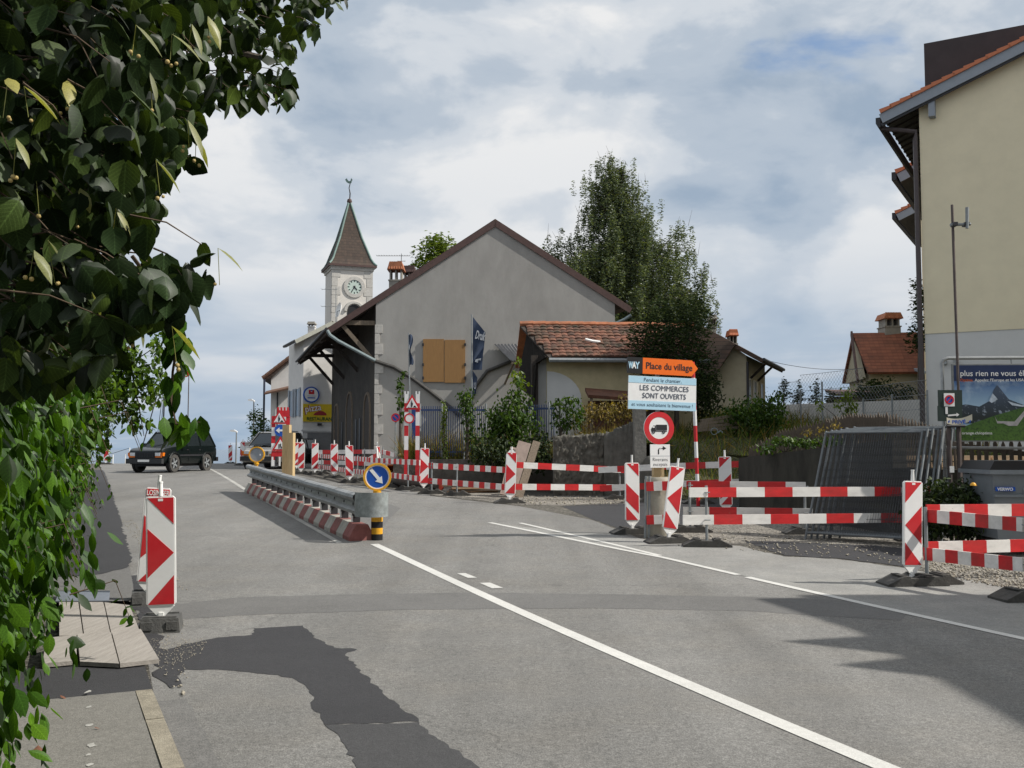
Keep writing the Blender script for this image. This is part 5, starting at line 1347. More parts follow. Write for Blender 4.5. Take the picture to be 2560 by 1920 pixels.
# two wooden planks standing up behind the rail
for (lab, u, v0, w_, Y) in (('taller upright timber post standing behind the guard rail', 718, 1062, .20, 27.2), ('shorter upright timber post standing behind the guard rail', 730, 1082, .15, 26.9)):
    x = onx(u, Y); h = at(u, v0, Y).z - G(Y)
    t = thing('timber_post', lab, 'post', (x, Y, G(Y)), R(-15))
    m = MB(); m.box(-w_/2, w_/2, -.07, .07, 0, h); m.build('post', WOOD, t)
    m = MB(); m.box(-w_*.7, w_*.7, -.3, .3, -.001, .07); m.build('base', OLDW, t)

# ---------------------------------------------------------------- central sign cluster
sgY = 16.9
sb = gp(1647, 1342)
cr = thing('concrete_ring', 'concrete pipe ring weighing down the sign pole between the two beacons', 'pipe ring', (sb.x, sb.y, sb.z))
m = MB(); m.lathe([(.23, 0), (.24, .03), (.235, .95), (.21, 1.0), (.17, 1.0), (.17, .2), (.001, .2)], 24); m.build('ring', mat('sandy_concrete', (.40, .375, .31), .85, var=.12, scale=6, bump=.25, dirt=.25), cr, True)
m = MB(); m.lathe([(.17, .93), (.05, .95), (.001, .95)], 16); m.build('fill', DCONC, cr)
wb = thing('short_barrier', 'short red and white boards held across the concrete ring by two posts', 'barrier', (sb.x, sb.y, sb.z))
for z in (.30, .85):
    m = MB(); board(m, Vector((-.24, -.28, z)), Vector((.30, -.30, z + .02)), .12, .14, 0, .15); m.build('board', [WRED, WWHT], wb)
for x in (-.26, -.20): m = MB(); m.tube([(x, -.24, 0), (x + .02, -.26, 1.02)], .022, 7); m.build('post', GALV, wb)
pole = thing('sign_pole', 'slim pole carrying the village, no-lorries and residents signs', 'pole', (sb.x, sb.y, sb.z), R(8))
ztop = at(1650, 905, sgY).z - sb.z
m = MB(); m.tube([(0, 0, .2), (0, 0, ztop)], .035, 10); m.build('pole', GALV, pole, True)
m = MB(); m.box(-.09, .09, -.05, .07, .9, 1.22); m.build('wooden_block', WOOD, pole)
def sgn(u, v): p = at(u, v, sb.y - .10); return p
roll = R(-1.3); SYAW = R(17)
def plate_thing(name, label, u, v, yaw=SYAW, cat='road sign', Y=None, rl=0.0):
    t = thing(name, label, cat, tuple(at(u, v, (sb.y - .12) if Y is None else Y)), yaw); t.rotation_euler = (0, rl, yaw); return t
k_ = (sb.y - .12) / F          # metres per pixel there
def bx_(w, h): return [(-w/2, -h/2), (w/2, -h/2), (w/2, h/2), (-w/2, h/2)]
LBL = mat('pale_blue_print', (.42, .64, .78), .5, var=.03)
PT = 1.0 / math.cos(SYAW)
s1 = plate_thing('direction_sign', 'orange arrow sign reading Place du village with a black square at its tail', 1657, 917, rl=R(1.6))
w_, h_ = 185 * k_ * PT, 40 * k_
bw = 39 * k_ * PT
m = MB(); m.plate([(-w_/2, -h_/2), (-w_/2 + bw, -h_/2), (-w_/2 + bw, h_/2), (-w_/2, h_/2)], -.012, .012); m.build('logo_square', BLACK, s1)
m = MB(); m.plate([(-w_/2 + bw + .003, -h_/2), (w_/2 - .115, -h_/2), (w_/2, 0), (w_/2 - .115, h_/2), (-w_/2 + bw + .003, h_/2)], -.012, .012); m.build('arrow_panel', ORNG, s1)
text('lettering', 'Place du village', .155, TXT, s1, T(-w_/2 + bw + .055, -.014, -.045), bold=.002, width=122 * k_ * PT)
text('lettering', 'W', .15, LBL, s1, T(-w_/2 + .02, -.014, -.05), bold=.006, width=.085)
text('lettering', 'A', .15, WFR, s1, T(-w_/2 + .088, -.0145, -.05), bold=.006, width=.075)
text('lettering', 'Y', .15, LBL, s1, T(-w_/2 + .145, -.015, -.05), bold=.006, width=.085)
s2 = plate_thing('notice_board', 'white and pale blue board saying the shops are open during the works', 1656, 984, rl=R(1.4))
w_, h_ = 178 * k_ * PT, 83 * k_
m = MB(); m.plate(bx_(w_, h_), -.008, .008); m.build('board', WHT, s2)
for z0, z1 in ((h_/2 - .115, h_/2 - .003), (-h_/2 + .003, -h_/2 + .145)): m = MB(); m.box(-w_/2 + .003, w_/2 - .003, -.0115, -.0085, z0, z1); m.build('blue_band', LBL, s2)
GTX = mat('lettering_slate', (.05, .065, .10), .5)
text('lettering', 'Pendant le chantier,', .092, GTX, s2, T(0.0, -.014, h_/2 - .088), 'CENTER', width=98 * k_ * PT, bold=-.0018)
text('lettering', 'LES COMMERCES', .125, GTX, s2, T(0.03, -.012, .045), 'CENTER', width=128 * k_ * PT, bold=-.0002)
text('lettering', 'SONT OUVERTS', .125, GTX, s2, T(0.03, -.012, -.085), 'CENTER', width=114 * k_ * PT, bold=-.0002)
text('lettering', 'et vous souhaitent la bienvenue !', .088, GTX, s2, T(0.0, -.014, -h_/2 + .055), 'CENTER', width=160 * k_ * PT, bold=-.0018)
s3 = plate_thing('no_lorries_sign', 'round red-rimmed no-lorries sign', 1647, 1070)
r_ = 41 * k_
m = MB(); m.disc(r_, -.01, .012, 40); m.build('disc', WHT, s3)
m = MB(); m.ring(r_ * .665, r_, -.014, -.0105, 40); m.build('red_rim', RED, s3)
lor = MB(); q = r_ * .665
lor.plate([(-.30*q, -.20*q), (.80*q, -.20*q), (.80*q, .30*q), (-.30*q, .30*q)], -.014, -.0105)
lor.plate([(-.78*q, -.33*q), (-.34*q, -.33*q), (-.34*q, .22*q), (-.58*q, .22*q), (-.70*q, .0*q), (-.80*q, -.06*q)], -.014, -.0105)
lor.plate([(-.34*q, -.33*q), (.78*q, -.33*q), (.78*q, -.24*q), (-.34*q, -.24*q)], -.014, -.0105)
lor.build('lorry_symbol', TXT, s3)
wh = MB()
for cx_ in (-.56*q, .46*q): wh.ring(.07*q, .15*q, -.0175, -.0142, 16, cx_, -.37*q)
wh.build('lorry_wheels', TXT, s3)
m = MB(); m.box(-.66*q, -.46*q, -.0165, -.0142, .02*q, .15*q); m.build('lorry_window', WHT, s3)
s4 = plate_thing('residents_plate', 'small white plate with bent arrow reading Riverains exceptes', 1650, 1140)
w_, h_ = 51 * k_ * PT, 58 * k_
m = MB(); m.plate(bx_(w_, h_), -.008, .008); m.build('plate', WHT, s4)
m = MB(); m.box(-w_/2, w_/2, -.0095, -.0082, -.003, .003); m.build('joint_line', BGREY, s4)
m = MB(); pts = [(-.03, .03), (-.03, .10), (-.022, .122), (.0, .13), (.06, .13)]
for i in range(len(pts) - 1):
    a, b = Vector((pts[i][0], -.0095, pts[i][1])), Vector((pts[i+1][0], -.0095, pts[i+1][1])); m.bar(a, b, .003, .022, up=(0, 1, 0)) if False else m.plate([(pts[i][0] - (.011 if i < 2 else .0), pts[i][1] - (.0 if i < 2 else .011)), (pts[i][0] + (.011 if i < 2 else 0), pts[i][1] - (0 if i < 2 else .011)), (pts[i+1][0] + (.011 if i < 1 else 0), pts[i+1][1] - (0 if i < 1 else .011)), (pts[i+1][0] - (.011 if i < 1 else 0), pts[i+1][1] + (0 if i < 1 else .011))], -.0105, -.0082)
m.plate([(.05, .165), (.115, .13), (.05, .095)], -.0105, -.0082); m.build('arrow', TXT, s4)
text('lettering', 'Riverains', .085, TXT, s4, T(0, -.0095, -.085), 'CENTER', width=.27, bold=-.002)
text('lettering', 'exceptés', .085, TXT, s4, T(0, -.0095, -.165), 'CENTER', width=.255, bold=-.002)
# striped height pole
hp = thing('striped_pole', 'tall thin red and white striped pole behind the notice board', 'pole', (onx(1743, 23.2), 23.2, G(23.2)))
zt = at(1740, 905, 23.2).z - G(23.2); n = 9
for i in range(n):
    m = MB(); m.tube([(-.25 * i / n * .35, 0, zt * i / n), (-.25 * (i+1) / n * .35, 0, zt * (i + 1) / n)], .042, 8); m.build('band', RED if i % 2 == 0 else WHT, hp, True)

# ---------------------------------------------------------------- sign frames of the roadworks by the barn
def tri(parent, x, z, s, y, men=True):
    h = s * .87; c = s * .08
    m = MB(); m.plate([(x - s/2, z), (x + s/2, z), (x, z + h)], y, y + .012); p = m.build('warning_triangle', RED, parent)
    k = .66; zz_ = z + h * .12
    m = MB(); m.plate([(x - s/2*k, zz_), (x + s/2*k, zz_), (x, zz_ + h*k)], y - .006, y - .001); m.build('triangle_field', WHT, p)
    m = MB()
    if men:
        m.plate([(x - .05*s, zz_ + .02*s), (x + .0*s, zz_ + .02*s), (x + .06*s, zz_ + .22*s), (x + .0*s, zz_ + .34*s), (x - .07*s, zz_ + .30*s)], y - .012, y - .007)
        m.disc(.035*s, y - .012, y - .007, 10, x - .02*s, zz_ + .38*s)
        m.plate([(x + .06*s, zz_ + .02*s), (x + .26*s, zz_ + .02*s), (x + .18*s, zz_ + .12*s), (x + .12*s, zz_ + .12*s)], y - .012, y - .007)
        m.plate([(x - .24*s, zz_ + .02*s), (x - .14*s, zz_ + .02*s), (x - .18*s, zz_ + .06*s)], y - .012, y - .007)
    else:
        m.plate([(x - .10*s, zz_ + .03*s), (x - .04*s, zz_ + .03*s), (x - .04*s, zz_ + .30*s), (x - .10*s, zz_ + .30*s)], y - .012, y - .007)
        m.plate([(x + .03*s, zz_ + .03*s), (x + .10*s, zz_ + .03*s), (x + .10*s, zz_ + .12*s), (x + .05*s, zz_ + .2*s), (x + .05*s, zz_ + .32*s), (x - .01*s, zz_ + .32*s), (x - .01*s, zz_ + .2*s)], y - .012, y - .007)
    m.build('pictogram', TXT, p)
Y = 37.5
s5 = thing('works_sign_stand', 'tall works sign stand with castle-shaped red top, triangles and blue arrow by the pale car', 'road sign', (onx(702, Y), Y, G(Y)), R(5))
k5 = Y / F
def lz5(v): return at(702, v, Y).z - G(Y)
w_ = 42 * k5
m = MB(); zb_, zt2 = lz5(1040), lz5(1019)
cren = [(-w_*.25, zb_)] + [(-w_*.25 + w_*.75 * i / 6, zt2 + (.0 if (i // 1) % 2 else .0)) for i in ()] 
m.box(-w_*.22, w_*.5, 0, .03, lz5(1042), lz5(1026))
for i in range(4): m.box(-w_*.22 + i * w_*.19, -w_*.22 + i * w_*.19 + w_*.11, 0, .03, lz5(1026), lz5(1018))
m.build('castle_top', RED, s5)
for sx in (-1, 1):
    for i, (va, vb) in enumerate(((1165, 1150), (1150, 1130), (1130, 1108), (1108, 1090), (1090, 1068), (1068, 1040))):
        m = MB(); m.box(sx * w_*.42 - .07, sx * w_*.42 + .07, .012, .035, lz5(va), lz5(vb)); m.build('striped_post', RED if i % 2 else WHT, s5)
tri(s5, -.05, lz5(1060), 41 * k5, -.02)
m = MB(); m.M = T(.0, 0, lz5(1076)); m.disc(15 * k5, -.02, .005, 28); d5 = m.build('blue_disc', BLUE, s5)
m = MB(); m.M = T(.0, 0, lz5(1076)); m.plate([(-.17, 0), (-.04, .11), (-.04, .035), (.16, .035), (.16, -.035), (-.04, -.035), (-.04, -.11)], -.028, -.021); m.build('arrow', WHT, d5)
tri(s5, .0, lz5(1127), 42 * k5, -.02, False)
m = MB(); m.box(-w_*.5, w_*.55, .0, .03, lz5(1141), lz5(1128)); m.build('red_board', RED, s5)
for i in range(5): m = MB(); m.box(-w_*.5 + i * w_*.21, -w_*.5 + i * w_*.21 + w_*.10, 0, .03, lz5(1165), lz5(1142)); m.build('picket', WHT if i % 2 == 0 else DARKM, s5)
Y = 30.0
s6 = thing('works_sign_stand', 'works sign stand with white castle top, triangle and striped posts before the barn', 'road sign', (onx(1030, Y), Y, G(Y)), R(3))
k6 = Y / F
def lz6(v): return at(1030, v, Y).z - G(Y)
for sx, vb in ((-1, 1125), (1, 1125)):
    seq = (985, 1008, 1030, 1064, 1090, 1125, 1190)
    for i in range(6):
        m = MB(); m.box(sx * 14 * k6 - .06, sx * 14 * k6 + .06, .0, .03, lz6(seq[i+1]), lz6(seq[i])); m.build('striped_post', RED if i % 2 else WHT, s6)
    for j in (-1, 1): m = MB(); m.box(sx * 14 * k6 + j * .045 - .02, sx * 14 * k6 + j * .045 + .02, 0, .03, lz6(985), lz6(978)); m.build('castle_notch', WHT, s6)
tri(s6, .0, lz6(1024), 44 * k6, -.02)
m = MB(); m.M = T(-.08, 0, lz6(1046)); m.disc(13 * k6, -.016, -.003, 24); d6 = m.build('sign_disc', WHT, s6)
m = MB(); m.M = T(-.08, 0, lz6(1046)); m.ring(9.3 * k6, 13 * k6, -.021, -.017, 24); m.build('red_rim', RED, d6)
np_ = thing('no_parking_sign', 'small round no-parking sign on a pole left of the barn gable stand', 'road sign', (onx(989, 33), 33, G(33)))
zc_ = at(989, 1044, 33).z - G(33)
m = MB(); m.tube([(0, .03, 0), (0, .03, zc_)], .03, 6); m.build('pole', GALV, np_)
m = MB(); m.M = T(0, 0, zc_); m.disc(.145, -.01, .01, 24); dd = m.build('disc', BLUE, np_)
m = MB(); m.M = T(0, 0, zc_); m.ring(.105, .145, -.016, -.011, 24); m.build('red_rim', RED, dd)
m = MB(); m.M = T(0, 0, zc_) @ RY(R(45)); m.box(-.11, .11, -.016, -.011, -.016, .016); m.build('red_bar', RED, dd)

# ---------------------------------------------------------------- flags
NAVY = mat('navy_cloth', (.028, .045, .085), .8, var=.25, scale=4)
def cloth(mb_, P, nx, nz, wave, seed):
    """P: corner function (s,t)->(x,z); waves push the cloth in y"""
    V = []
    for j in range(nz + 1):
        for i in range(nx + 1):
            s_, t_ = i / nx, j / nz; x, z = P(s_, t_)
            y = wave * s_ * math.sin(5 * s_ + 7 * t_ + seed) + wave * .5 * s_ * math.sin(13 * t_ + 9 * s_)
            V.append((x, y, z))
    mb_.add(V, [(j*(nx+1)+i, j*(nx+1)+i+1, (j+1)*(nx+1)+i+1, (j+1)*(nx+1)+i) for j in range(nz) for i in range(nx)])
Y = 34.0
f1 = thing('flag', 'large navy blue banner flag with pale lettering on a tall pole before the shutters', 'flag', (onx(1180, Y), Y, 1.4))
kf = Y / F; fz = lambda v: at(1180, v, Y).z - 1.4
m = MB(); m.tube([(0, 0, -.3), (-.02, 0, fz(786))], [.035, .022], 7); m.build('pole', GALV, f1)
top, bot, wd = fz(792), fz(925), 32 * kf
def fl1(s_, t_):
    x = s_ * wd * (1 - .28 * t_); z = top + (bot - top) * t_ - s_ * .5 * (1 - t_) ** 1.5 * 1.1
    return (x + .02, z)
m = MB(); cloth(m, fl1, 14, 22, .10, .4); m.build('cloth', NAVY, f1, 'all')
PALE = mat('pale_print', (.45, .47, .50), .7, var=.2)
text('lettering', 'Druk', .40, PALE, f1, T(.09, -.06, fz(846)) @ RY(R(14)), bold=.01, width=.33)
m = MB(); m.M = T(.10, -.075, fz(905)); m.plate([(0, 0), (.10, -.03), (.12, .06), (.24, .04), (.26, .13), (.18, .12), (.02, .08)], -.004, .004); m.build('emblem', PALE, f1)
m = MB(); cloth(m, lambda s_, t_: (.02 + s_ * .16 * (1 - t_ * .3), fz(926) + (fz(985) - fz(926)) * t_ - s_ * .25 * (1 - t_)), 6, 12, .05, 1.0); m.build('cloth_tail', NAVY, f1, 'all')
text('lettering', 'U', .30, PALE, f1, T(.06, -.05, fz(972)), bold=.006, width=.07)
Y = 33.0
f2 = thing('flag', 'narrow furled navy flag on a thin pole above the works sign stand', 'flag', (onx(1024, Y), Y, G(Y)))
fz2 = lambda v: at(1024, v, Y).z - G(Y)
m = MB(); m.tube([(.06, 0, 0), (-.05, 0, fz2(832))], [.03, .02], 7); m.build('pole', GALV, f2)
m = MB(); cloth(m, lambda s_, t_: (-.05 + s_ * (.10 + .04 * math.sin(9 * t_)) + .03 * t_, fz2(836) + (fz2(912) - fz2(836)) * t_), 8, 18, .09, 2.0); m.build('cloth', NAVY, f2, 'all')
m = MB(); m.hexa([(.10, -.02, fz2(1160)), (.26, -.02, fz2(1160)), (.26, .02, fz2(1160)), (.10, .02, fz2(1160)), (.06, -.02, fz2(1020)), (.24, -.02, fz2(1020)), (.24, .02, fz2(1020)), (.06, .02, fz2(1020))]); m.build('blue_banner', mat('banner_blue', (.02, .06, .22), .7), f2)

# ---------------------------------------------------------------- stacked mesh fence panels
PWD, PHT = 1.62, 2.0
WIREM = mat('dull_wire', (.07, .075, .08), .7, metal=.2, var=.2)
TUBEM = mat('dull_galvanised_tube', (.15, .165, .175), .6, metal=.25, var=.25)
def panel_meshes():
    fr = MB(); r = .02
    fr.tube([(0,0,0), (0,0,PHT)], r, 7); fr.tube([(PWD,0,0), (PWD,0,PHT)], r, 7); fr.tube([(0,0,PHT - .03), (PWD,0,PHT - .03)], r, 7); fr.tube([(0,0,.12), (PWD,0,.12)], r, 7)
    fm = fr.mesh('frame'); fm.materials.append(TUBEM)
    w = MB()
    for i in range(1, 40): w.tube([(PWD * i / 40, 0, .12), (PWD * i / 40, 0, PHT - .03)], .0028, 3, cap=False)
    for i in range(1, 13): w.tube([(0, 0, .12 + (PHT - .15) * i / 13), (PWD, 0, .12 + (PHT - .15) * i / 13)], .0032, 3, cap=False)
    wm = w.mesh('wire_mesh'); wm.materials.append(WIREM); return fm, wm
fm, wm = panel_meshes()
base0 = gp(2012, 1349); ordn = ['front', 'second', 'third', 'fourth', 'fifth', 'sixth', 'rearmost']
for k in range(7):
    p = base0 + Vector((.02 + .075 * k, .03 + .055 * k, 0)); p.z = G(p.y)
    t = thing('fence_panel', '%s of the galvanised wire fence panels stacked leaning against the dark wall' % ordn[k], 'fence panel', tuple(p), R(-41 + random.uniform(-1.5, 1.5)), 'wire fence panels leaning in a stack')
    Mx = T(random.uniform(-.03, .05) + .03 * k, 0, 0) @ RX(-R(27 - .8 * k + random.uniform(-.5, .5)))
    piece('frame', fm, t, Mx); piece('wire_mesh', wm, t, Mx)['kind'] = 'stuff'

# ---------------------------------------------------------------- billboard, poles, container
Y = 16.6
bbp = at(2386, 1104, Y)
bb = thing('billboard', 'large advertising billboard with mountain, meadow and white slogan', 'billboard', tuple(bbp), R(-3))
kb_ = Y / F; BW, BH = 2.72, 194 * kb_
m = MB(); m.box(0, BW, .0, .06, 0, BH); m.build('panel', STEEL, bb)
def printmat(name, z0, z1, c0, c1, cn, nscale, t0, t1):
    m, n, l, p = _mat(name); tcn = n.new('ShaderNodeTexCoord'); sp = n.new('ShaderNodeSeparateXYZ'); l.new(tcn.outputs['Object'], sp.inputs[0])
    mr = n.new('ShaderNodeMapRange'); l.new(sp.outputs[2], mr.inputs[0]); mr.inputs[1].default_value = z0; mr.inputs[2].default_value = z1
    mx = n.new('ShaderNodeMix'); mx.data_type = 'RGBA'; l.new(mr.outputs[0], mx.inputs[0]); mx.inputs[6].default_value = (*c0, 1); mx.inputs[7].default_value = (*c1, 1)
    nz = n.new('ShaderNodeTexNoise'); nz.inputs['Scale'].default_value = nscale; nz.inputs['Detail'].default_value = 9; nz.inputs['Roughness'].default_value = .65; l.new(tcn.outputs['Object'], nz.inputs[0])
    nr = n.new('ShaderNodeMapRange'); l.new(nz.outputs[0], nr.inputs[0]); nr.inputs[1].default_value = t0; nr.inputs[2].default_value = t1
    m2 = n.new('ShaderNodeMix'); m2.data_type = 'RGBA'; l.new(nr.outputs[0], m2.inputs[0]); l.new(mx.outputs[2], m2.inputs[6]); m2.inputs[7].default_value = (*cn, 1)
    l.new(m2.outputs[2], p.inputs['Base Color']); p.inputs['Roughness'].default_value = .45; return m
SKYB = mat('print_night_blue', (.018, .035, .10), .5, var=.1)
SKYM = printmat('print_sky', .55, 1.02, (.34, .50, .64), (.03, .10, .28), (.45, .56, .66), 2.6, .50, .78)
MTN = printmat('print_mountain', .40, .80, (.012, .02, .022), (.05, .075, .12), (.30, .36, .44), 11, .56, .66)
GRN = printmat('print_meadow', .05, .6, (.075, .16, .022), (.04, .105, .02), (.015, .045, .01), 26, .48, .66)
y = -.004
def pr(nm, pts, mm, l): m = MB(); m.plate(pts, -.002 * l - .002, -.002 * l - .0003); return m.build(nm, mm, bb)
pr('poster_sky', [(.02, BH*.78), (BW - .02, BH*.78), (BW - .02, BH - .02), (.02, BH - .02)], SKYB, 0)
pr('poster_sky', [(.02, .02), (BW - .02, .02), (BW - .02, BH*.779), (.02, BH*.779)], SKYM, 0)
pr('poster_mountain', [(.02, .30), (.02, .58), (.2, .62), (.42, .58), (.60, .68), (.66, .86), (.72, .94), (.78, .86), (.9, .70), (1.15, .60), (1.5, .64), (1.9, .56), (BW - .02, .6), (BW - .02, .30)], MTN, 1)
SNOW = mat('print_snow', (.45, .52, .6), .5, var=.3, scale=9)
pr('poster_snow', [(.58, .67), (.64, .80), (.69, .74), (.72, .70), (.66, .66), (.62, .64)], SNOW, 2)
pr('poster_snow', [(.88, .67), (1.1, .60), (1.3, .61), (1.12, .575), (.95, .60)], SNOW, 2)
arcm = [(.02, .02)] + [(.02 + (BW - .04) * i / 14, .20 + .50 * math.sin(math.pi / 2 * min(1, (i / 14) * 1.25))) for i in range(15)] + [(BW - .02, .02)]
pr('poster_meadow', arcm, GRN, 3)
LOU = mat('print_lounger', (.38, .36, .36), .6, var=.3, scale=8)
pr('poster_lounger', [(.66, .42), (.70, .34), (.98, .33), (1.15, .52), (1.30, .60), (1.30, .54), (1.12, .40), (1.02, .26), (.88, .26), (.80, .30), (.70, .30)], LOU, 4)
text('lettering', 'plus rien ne vous éloigne', .135, WFR, bb, T(.12, -.006, BH - .20), bold=.0005, width=1.32)
text('lettering', 'Optima.', .065, mat('print_orange', (.6, .12, .02), .5), bb, T(.12, -.007, BH - .29), bold=.0006, width=.21)
text('lettering', "Appelez l'Europe et les USA", .065, WFR, bb, T(.355, -.007, BH - .29), bold=.0004, width=.80)
text('lettering', 'orange.ch/optima', .065, WFR, bb, T(.12, -.012, .12), bold=.0002, width=.49)
m = MB(); m.tube([(-.13, .10, -1.8), (-.13, .10, BH + .02), (-.10, .10, BH + .08), (-.03, .10, BH + .11), (BW + .4, .10, BH + .11)], .03, 8); m.build('frame_tube', STEEL, bb, True)
m = MB(); m.tube([(-.13, .10, -.06), (-.10, .10, -.10), (BW + .4, .10, -.12)], .025, 8); m.build('frame_tube', STEEL, bb, True)
for x in (.06, 1.0, 2.0): m = MB(); m.tube([(x, .08, BH - .01), (x, .10, BH + .1)], .012, 5); m.build('hanger', STEEL, bb)
Y = 16.2
pl = thing('tall_pole', 'tall thin brown steel pole with a clamped cross tube near its top', 'pole', (onx(2400, Y), Y, G(Y)))
zf = lambda v: at(2400, v, Y).z - G(Y)
BRP = mat('rusty_pole', (.10, .08, .075), .6, metal=.4, var=.35, scale=4)
m = MB(); m.tube([(0, 0, 0), (-.03, 0, zf(512))], .023, 8); m.build('pole', BRP, pl)
m = MB(); m.tube([(-.09, -.05, zf(564)), (.24, -.05, zf(562))], .024, 8); ct = m.build('cross_tube', GALV, pl)
m = MB(); m.tube([(.165, -.09, zf(574)), (.175, -.09, zf(522))], [.026, .03], 8); m.build('short_tube', GALV, ct)
for x in (-.02, .168): m = MB(); m.box(x - .035, x + .035, -.10, .03, zf(567), zf(558)); m.build('clamp', DARKM, ct)
ns = thing('parking_board', 'dark green board with no-parking sign and arrow on two posts beside the billboard', 'sign', tuple(at(2376, 1015, 15.9)), R(2))
kn_ = 15.9 / F
DG = mat('dark_green_board', (.018, .035, .03), .6, var=.2)
m = MB(); m.box(-32*kn_, 29*kn_, -.01, .02, -38*kn_, 0); m.box(-30*kn_, 30*kn_, -.01, .02, .001, 40*kn_); m.build('board', DG, ns)
m = MB(); m.box(-17*kn_, 10*kn_, -.014, -.0105, -1*kn_, 32*kn_); pn = m.build('white_plate', WHT, ns)
m = MB(); m.M = T(-3.5*kn_, 0, 15.5*kn_); m.disc(11.5*kn_, -.018, -.0145, 24); dd = m.build('disc', BLUE, pn)
m = MB(); m.M = T(-3.5*kn_, 0, 15.5*kn_); m.ring(8*kn_, 11.8*kn_, -.022, -.0185, 24); m.build('red_rim', RED, dd)
m = MB(); m.M = T(-3.5*kn_, 0, 15.5*kn_) @ RY(R(-45)); m.box(-9*kn_, 9*kn_, -.022, -.0185, -1.6*kn_, 1.6*kn_); m.build('red_bar', RED, dd)
m = MB(); m.box(-14*kn_, -8*kn_, -.014, -.0105, -20*kn_, -2*kn_); m.plate([(-8*kn_, -26*kn_), (14*kn_, -24*kn_), (14*kn_, -27*kn_), (21*kn_, -21.5*kn_), (14*kn_, -17*kn_), (14*kn_, -20*kn_), (-8*kn_, -22*kn_)], -.014, -.0105); m.build('arrow', WHT, ns)
for x in (-2*kn_, 22*kn_):
    m = MB(); zb2 = G(15.9) - ns.location.z; m.tube([(x, .05, zb2), (x, .05, -10*kn_)], .035, 8); m.build('post', BRP, ns)
m = MB(); m.tube([(-11*kn_, .0, -50*kn_), (36*kn_, .0, -50*kn_)], .022, 8); m.build('cross_tube', DARKM, ns)
m = MB(); m.box(-5*kn_, 6*kn_, .01, .055, -166*kn_, -150*kn_); m.build('white_sleeve', WHT, ns)
pv = thing('private_sign', 'bent white strip sign reading PRIVE on the board posts', 'sign', tuple(at(2396, 1055, 15.75)), 0)
N = 12; V = []
for j in (0, 1):
    for i in range(N + 1):
        t_ = i / N; x = (-31 + 62 * t_) * kn_; V.append((x, -.02 - .08 * (t_ - .4) ** 2, (12 * (t_ - .35) ** 2 * 2.2 - 7 + j * 15) * kn_))
m = MB(); m.add(V, [(i, i+1, N+2+i, N+1+i) for i in range(N)]); m.build('strip', mat('cream_plastic', (.62, .58, .46), .6, var=.1), pv, True)
text('lettering', 'PRIVÉ', .075, BLUE, pv, T(-.12, -.045, -.025), bold=.002, width=.21)
for x in (-.17, .16): m = MB(); m.plate([(x - .012, -.02), (x + .012, -.005), (x + .012, .03), (x - .012, .015)], -.05, -.046); m.build('mark', BLUE, pv)
# waste container
Y = 14.4
wc = thing('waste_container', 'grey steel waste container with black lid at the right edge', 'waste container', (onx(2468, Y), Y, G(Y)), R(-4))
GC = mat('grey_steel_bin', (.20, .225, .25), .5, metal=.3, var=.15, scale=3, dirt=.2)
hC = at(2468, 1180, Y).z - G(Y)
m = MB(); m.hexa([(.10, .0, .25), (1.3, .0, .25), (1.3, 1.0, .25), (.10, 1.0, .25), (.02, -.06, hC), (1.38, -.06, hC), (1.38, 1.06, hC), (.02, 1.06, hC)]); m.build('body', GC, wc)
for z in (.55, .85): m = MB(); m.box(.04, 1.34, -.075, -.01, z, z + .035); m.build('rib', GC, wc)
m = MB(); m.box(-.03, 1.43, -.11, 1.1, hC - .03, hC + .03); m.build('rim', GC, wc)
m = MB(); m.plate([(-.02, hC + .031), (1.42, hC + .031), (1.35, hC + .16), (.05, hC + .16)], -.08, 1.05); m.build('lid', BLACK, wc)
for x in (.2, 1.2):
    for y in (.12, .88): m = MB(); m.M = T(x, y, .10); m.disc(.10, -.025, .025, 14); m.build('wheel', RUB, wc); 
for x in (.2, 1.2): m = MB(); m.box(x - .05, x + .05, .05, .95, .14, .26); m.build('axle_bracket', DARKM, wc)
m = MB(); m.M = T(.06, -.05, hC - .27); m.box(0, .27, -.024, -.002, 0, .06); lb = m.build('label_strip', BLUE, wc)
text('lettering', 'VERWO', .06, WFR, lb, T(.08, -.077, hC - .262), width=.22, bold=.002)
m = MB(); m.M = T(.45, -.05, hC - .34); m.box(0, .30, -.024, -.002, 0, .12); m.build('sticker', mat('pale_sticker', (.45, .46, .47), .6, var=.3, scale=12), wc)
m = MB(); m.M = T(.52, -.04, hC - .60); m.box(0, .40, -.024, -.002, 0, .14); m.build('sticker', mat('blue_sticker', (.02, .20, .45), .5), wc)

# timber stack and yellow machine parts behind the pickets
TIM = mat('sawn_timber', (.52, .38, .25), .75, var=.15, scale=6, stretch=(.5, 4, 4))
st = thing('timber_stack', 'stack of pale sawn timber behind the picket fence and billboard', 'timber stack', (onx(2350, 18.6), 19.3, 1.42))
for r_ in range(4):
    for c_ in range(4):
        m = MB(); x0 = -.35 + c_ * .85; m.box(x0 + .02, x0 + .82, .05 * r_, .5, -.35 + r_ * .125, -.35 + r_ * .125 + .10); m.build('timber', TIM, st)

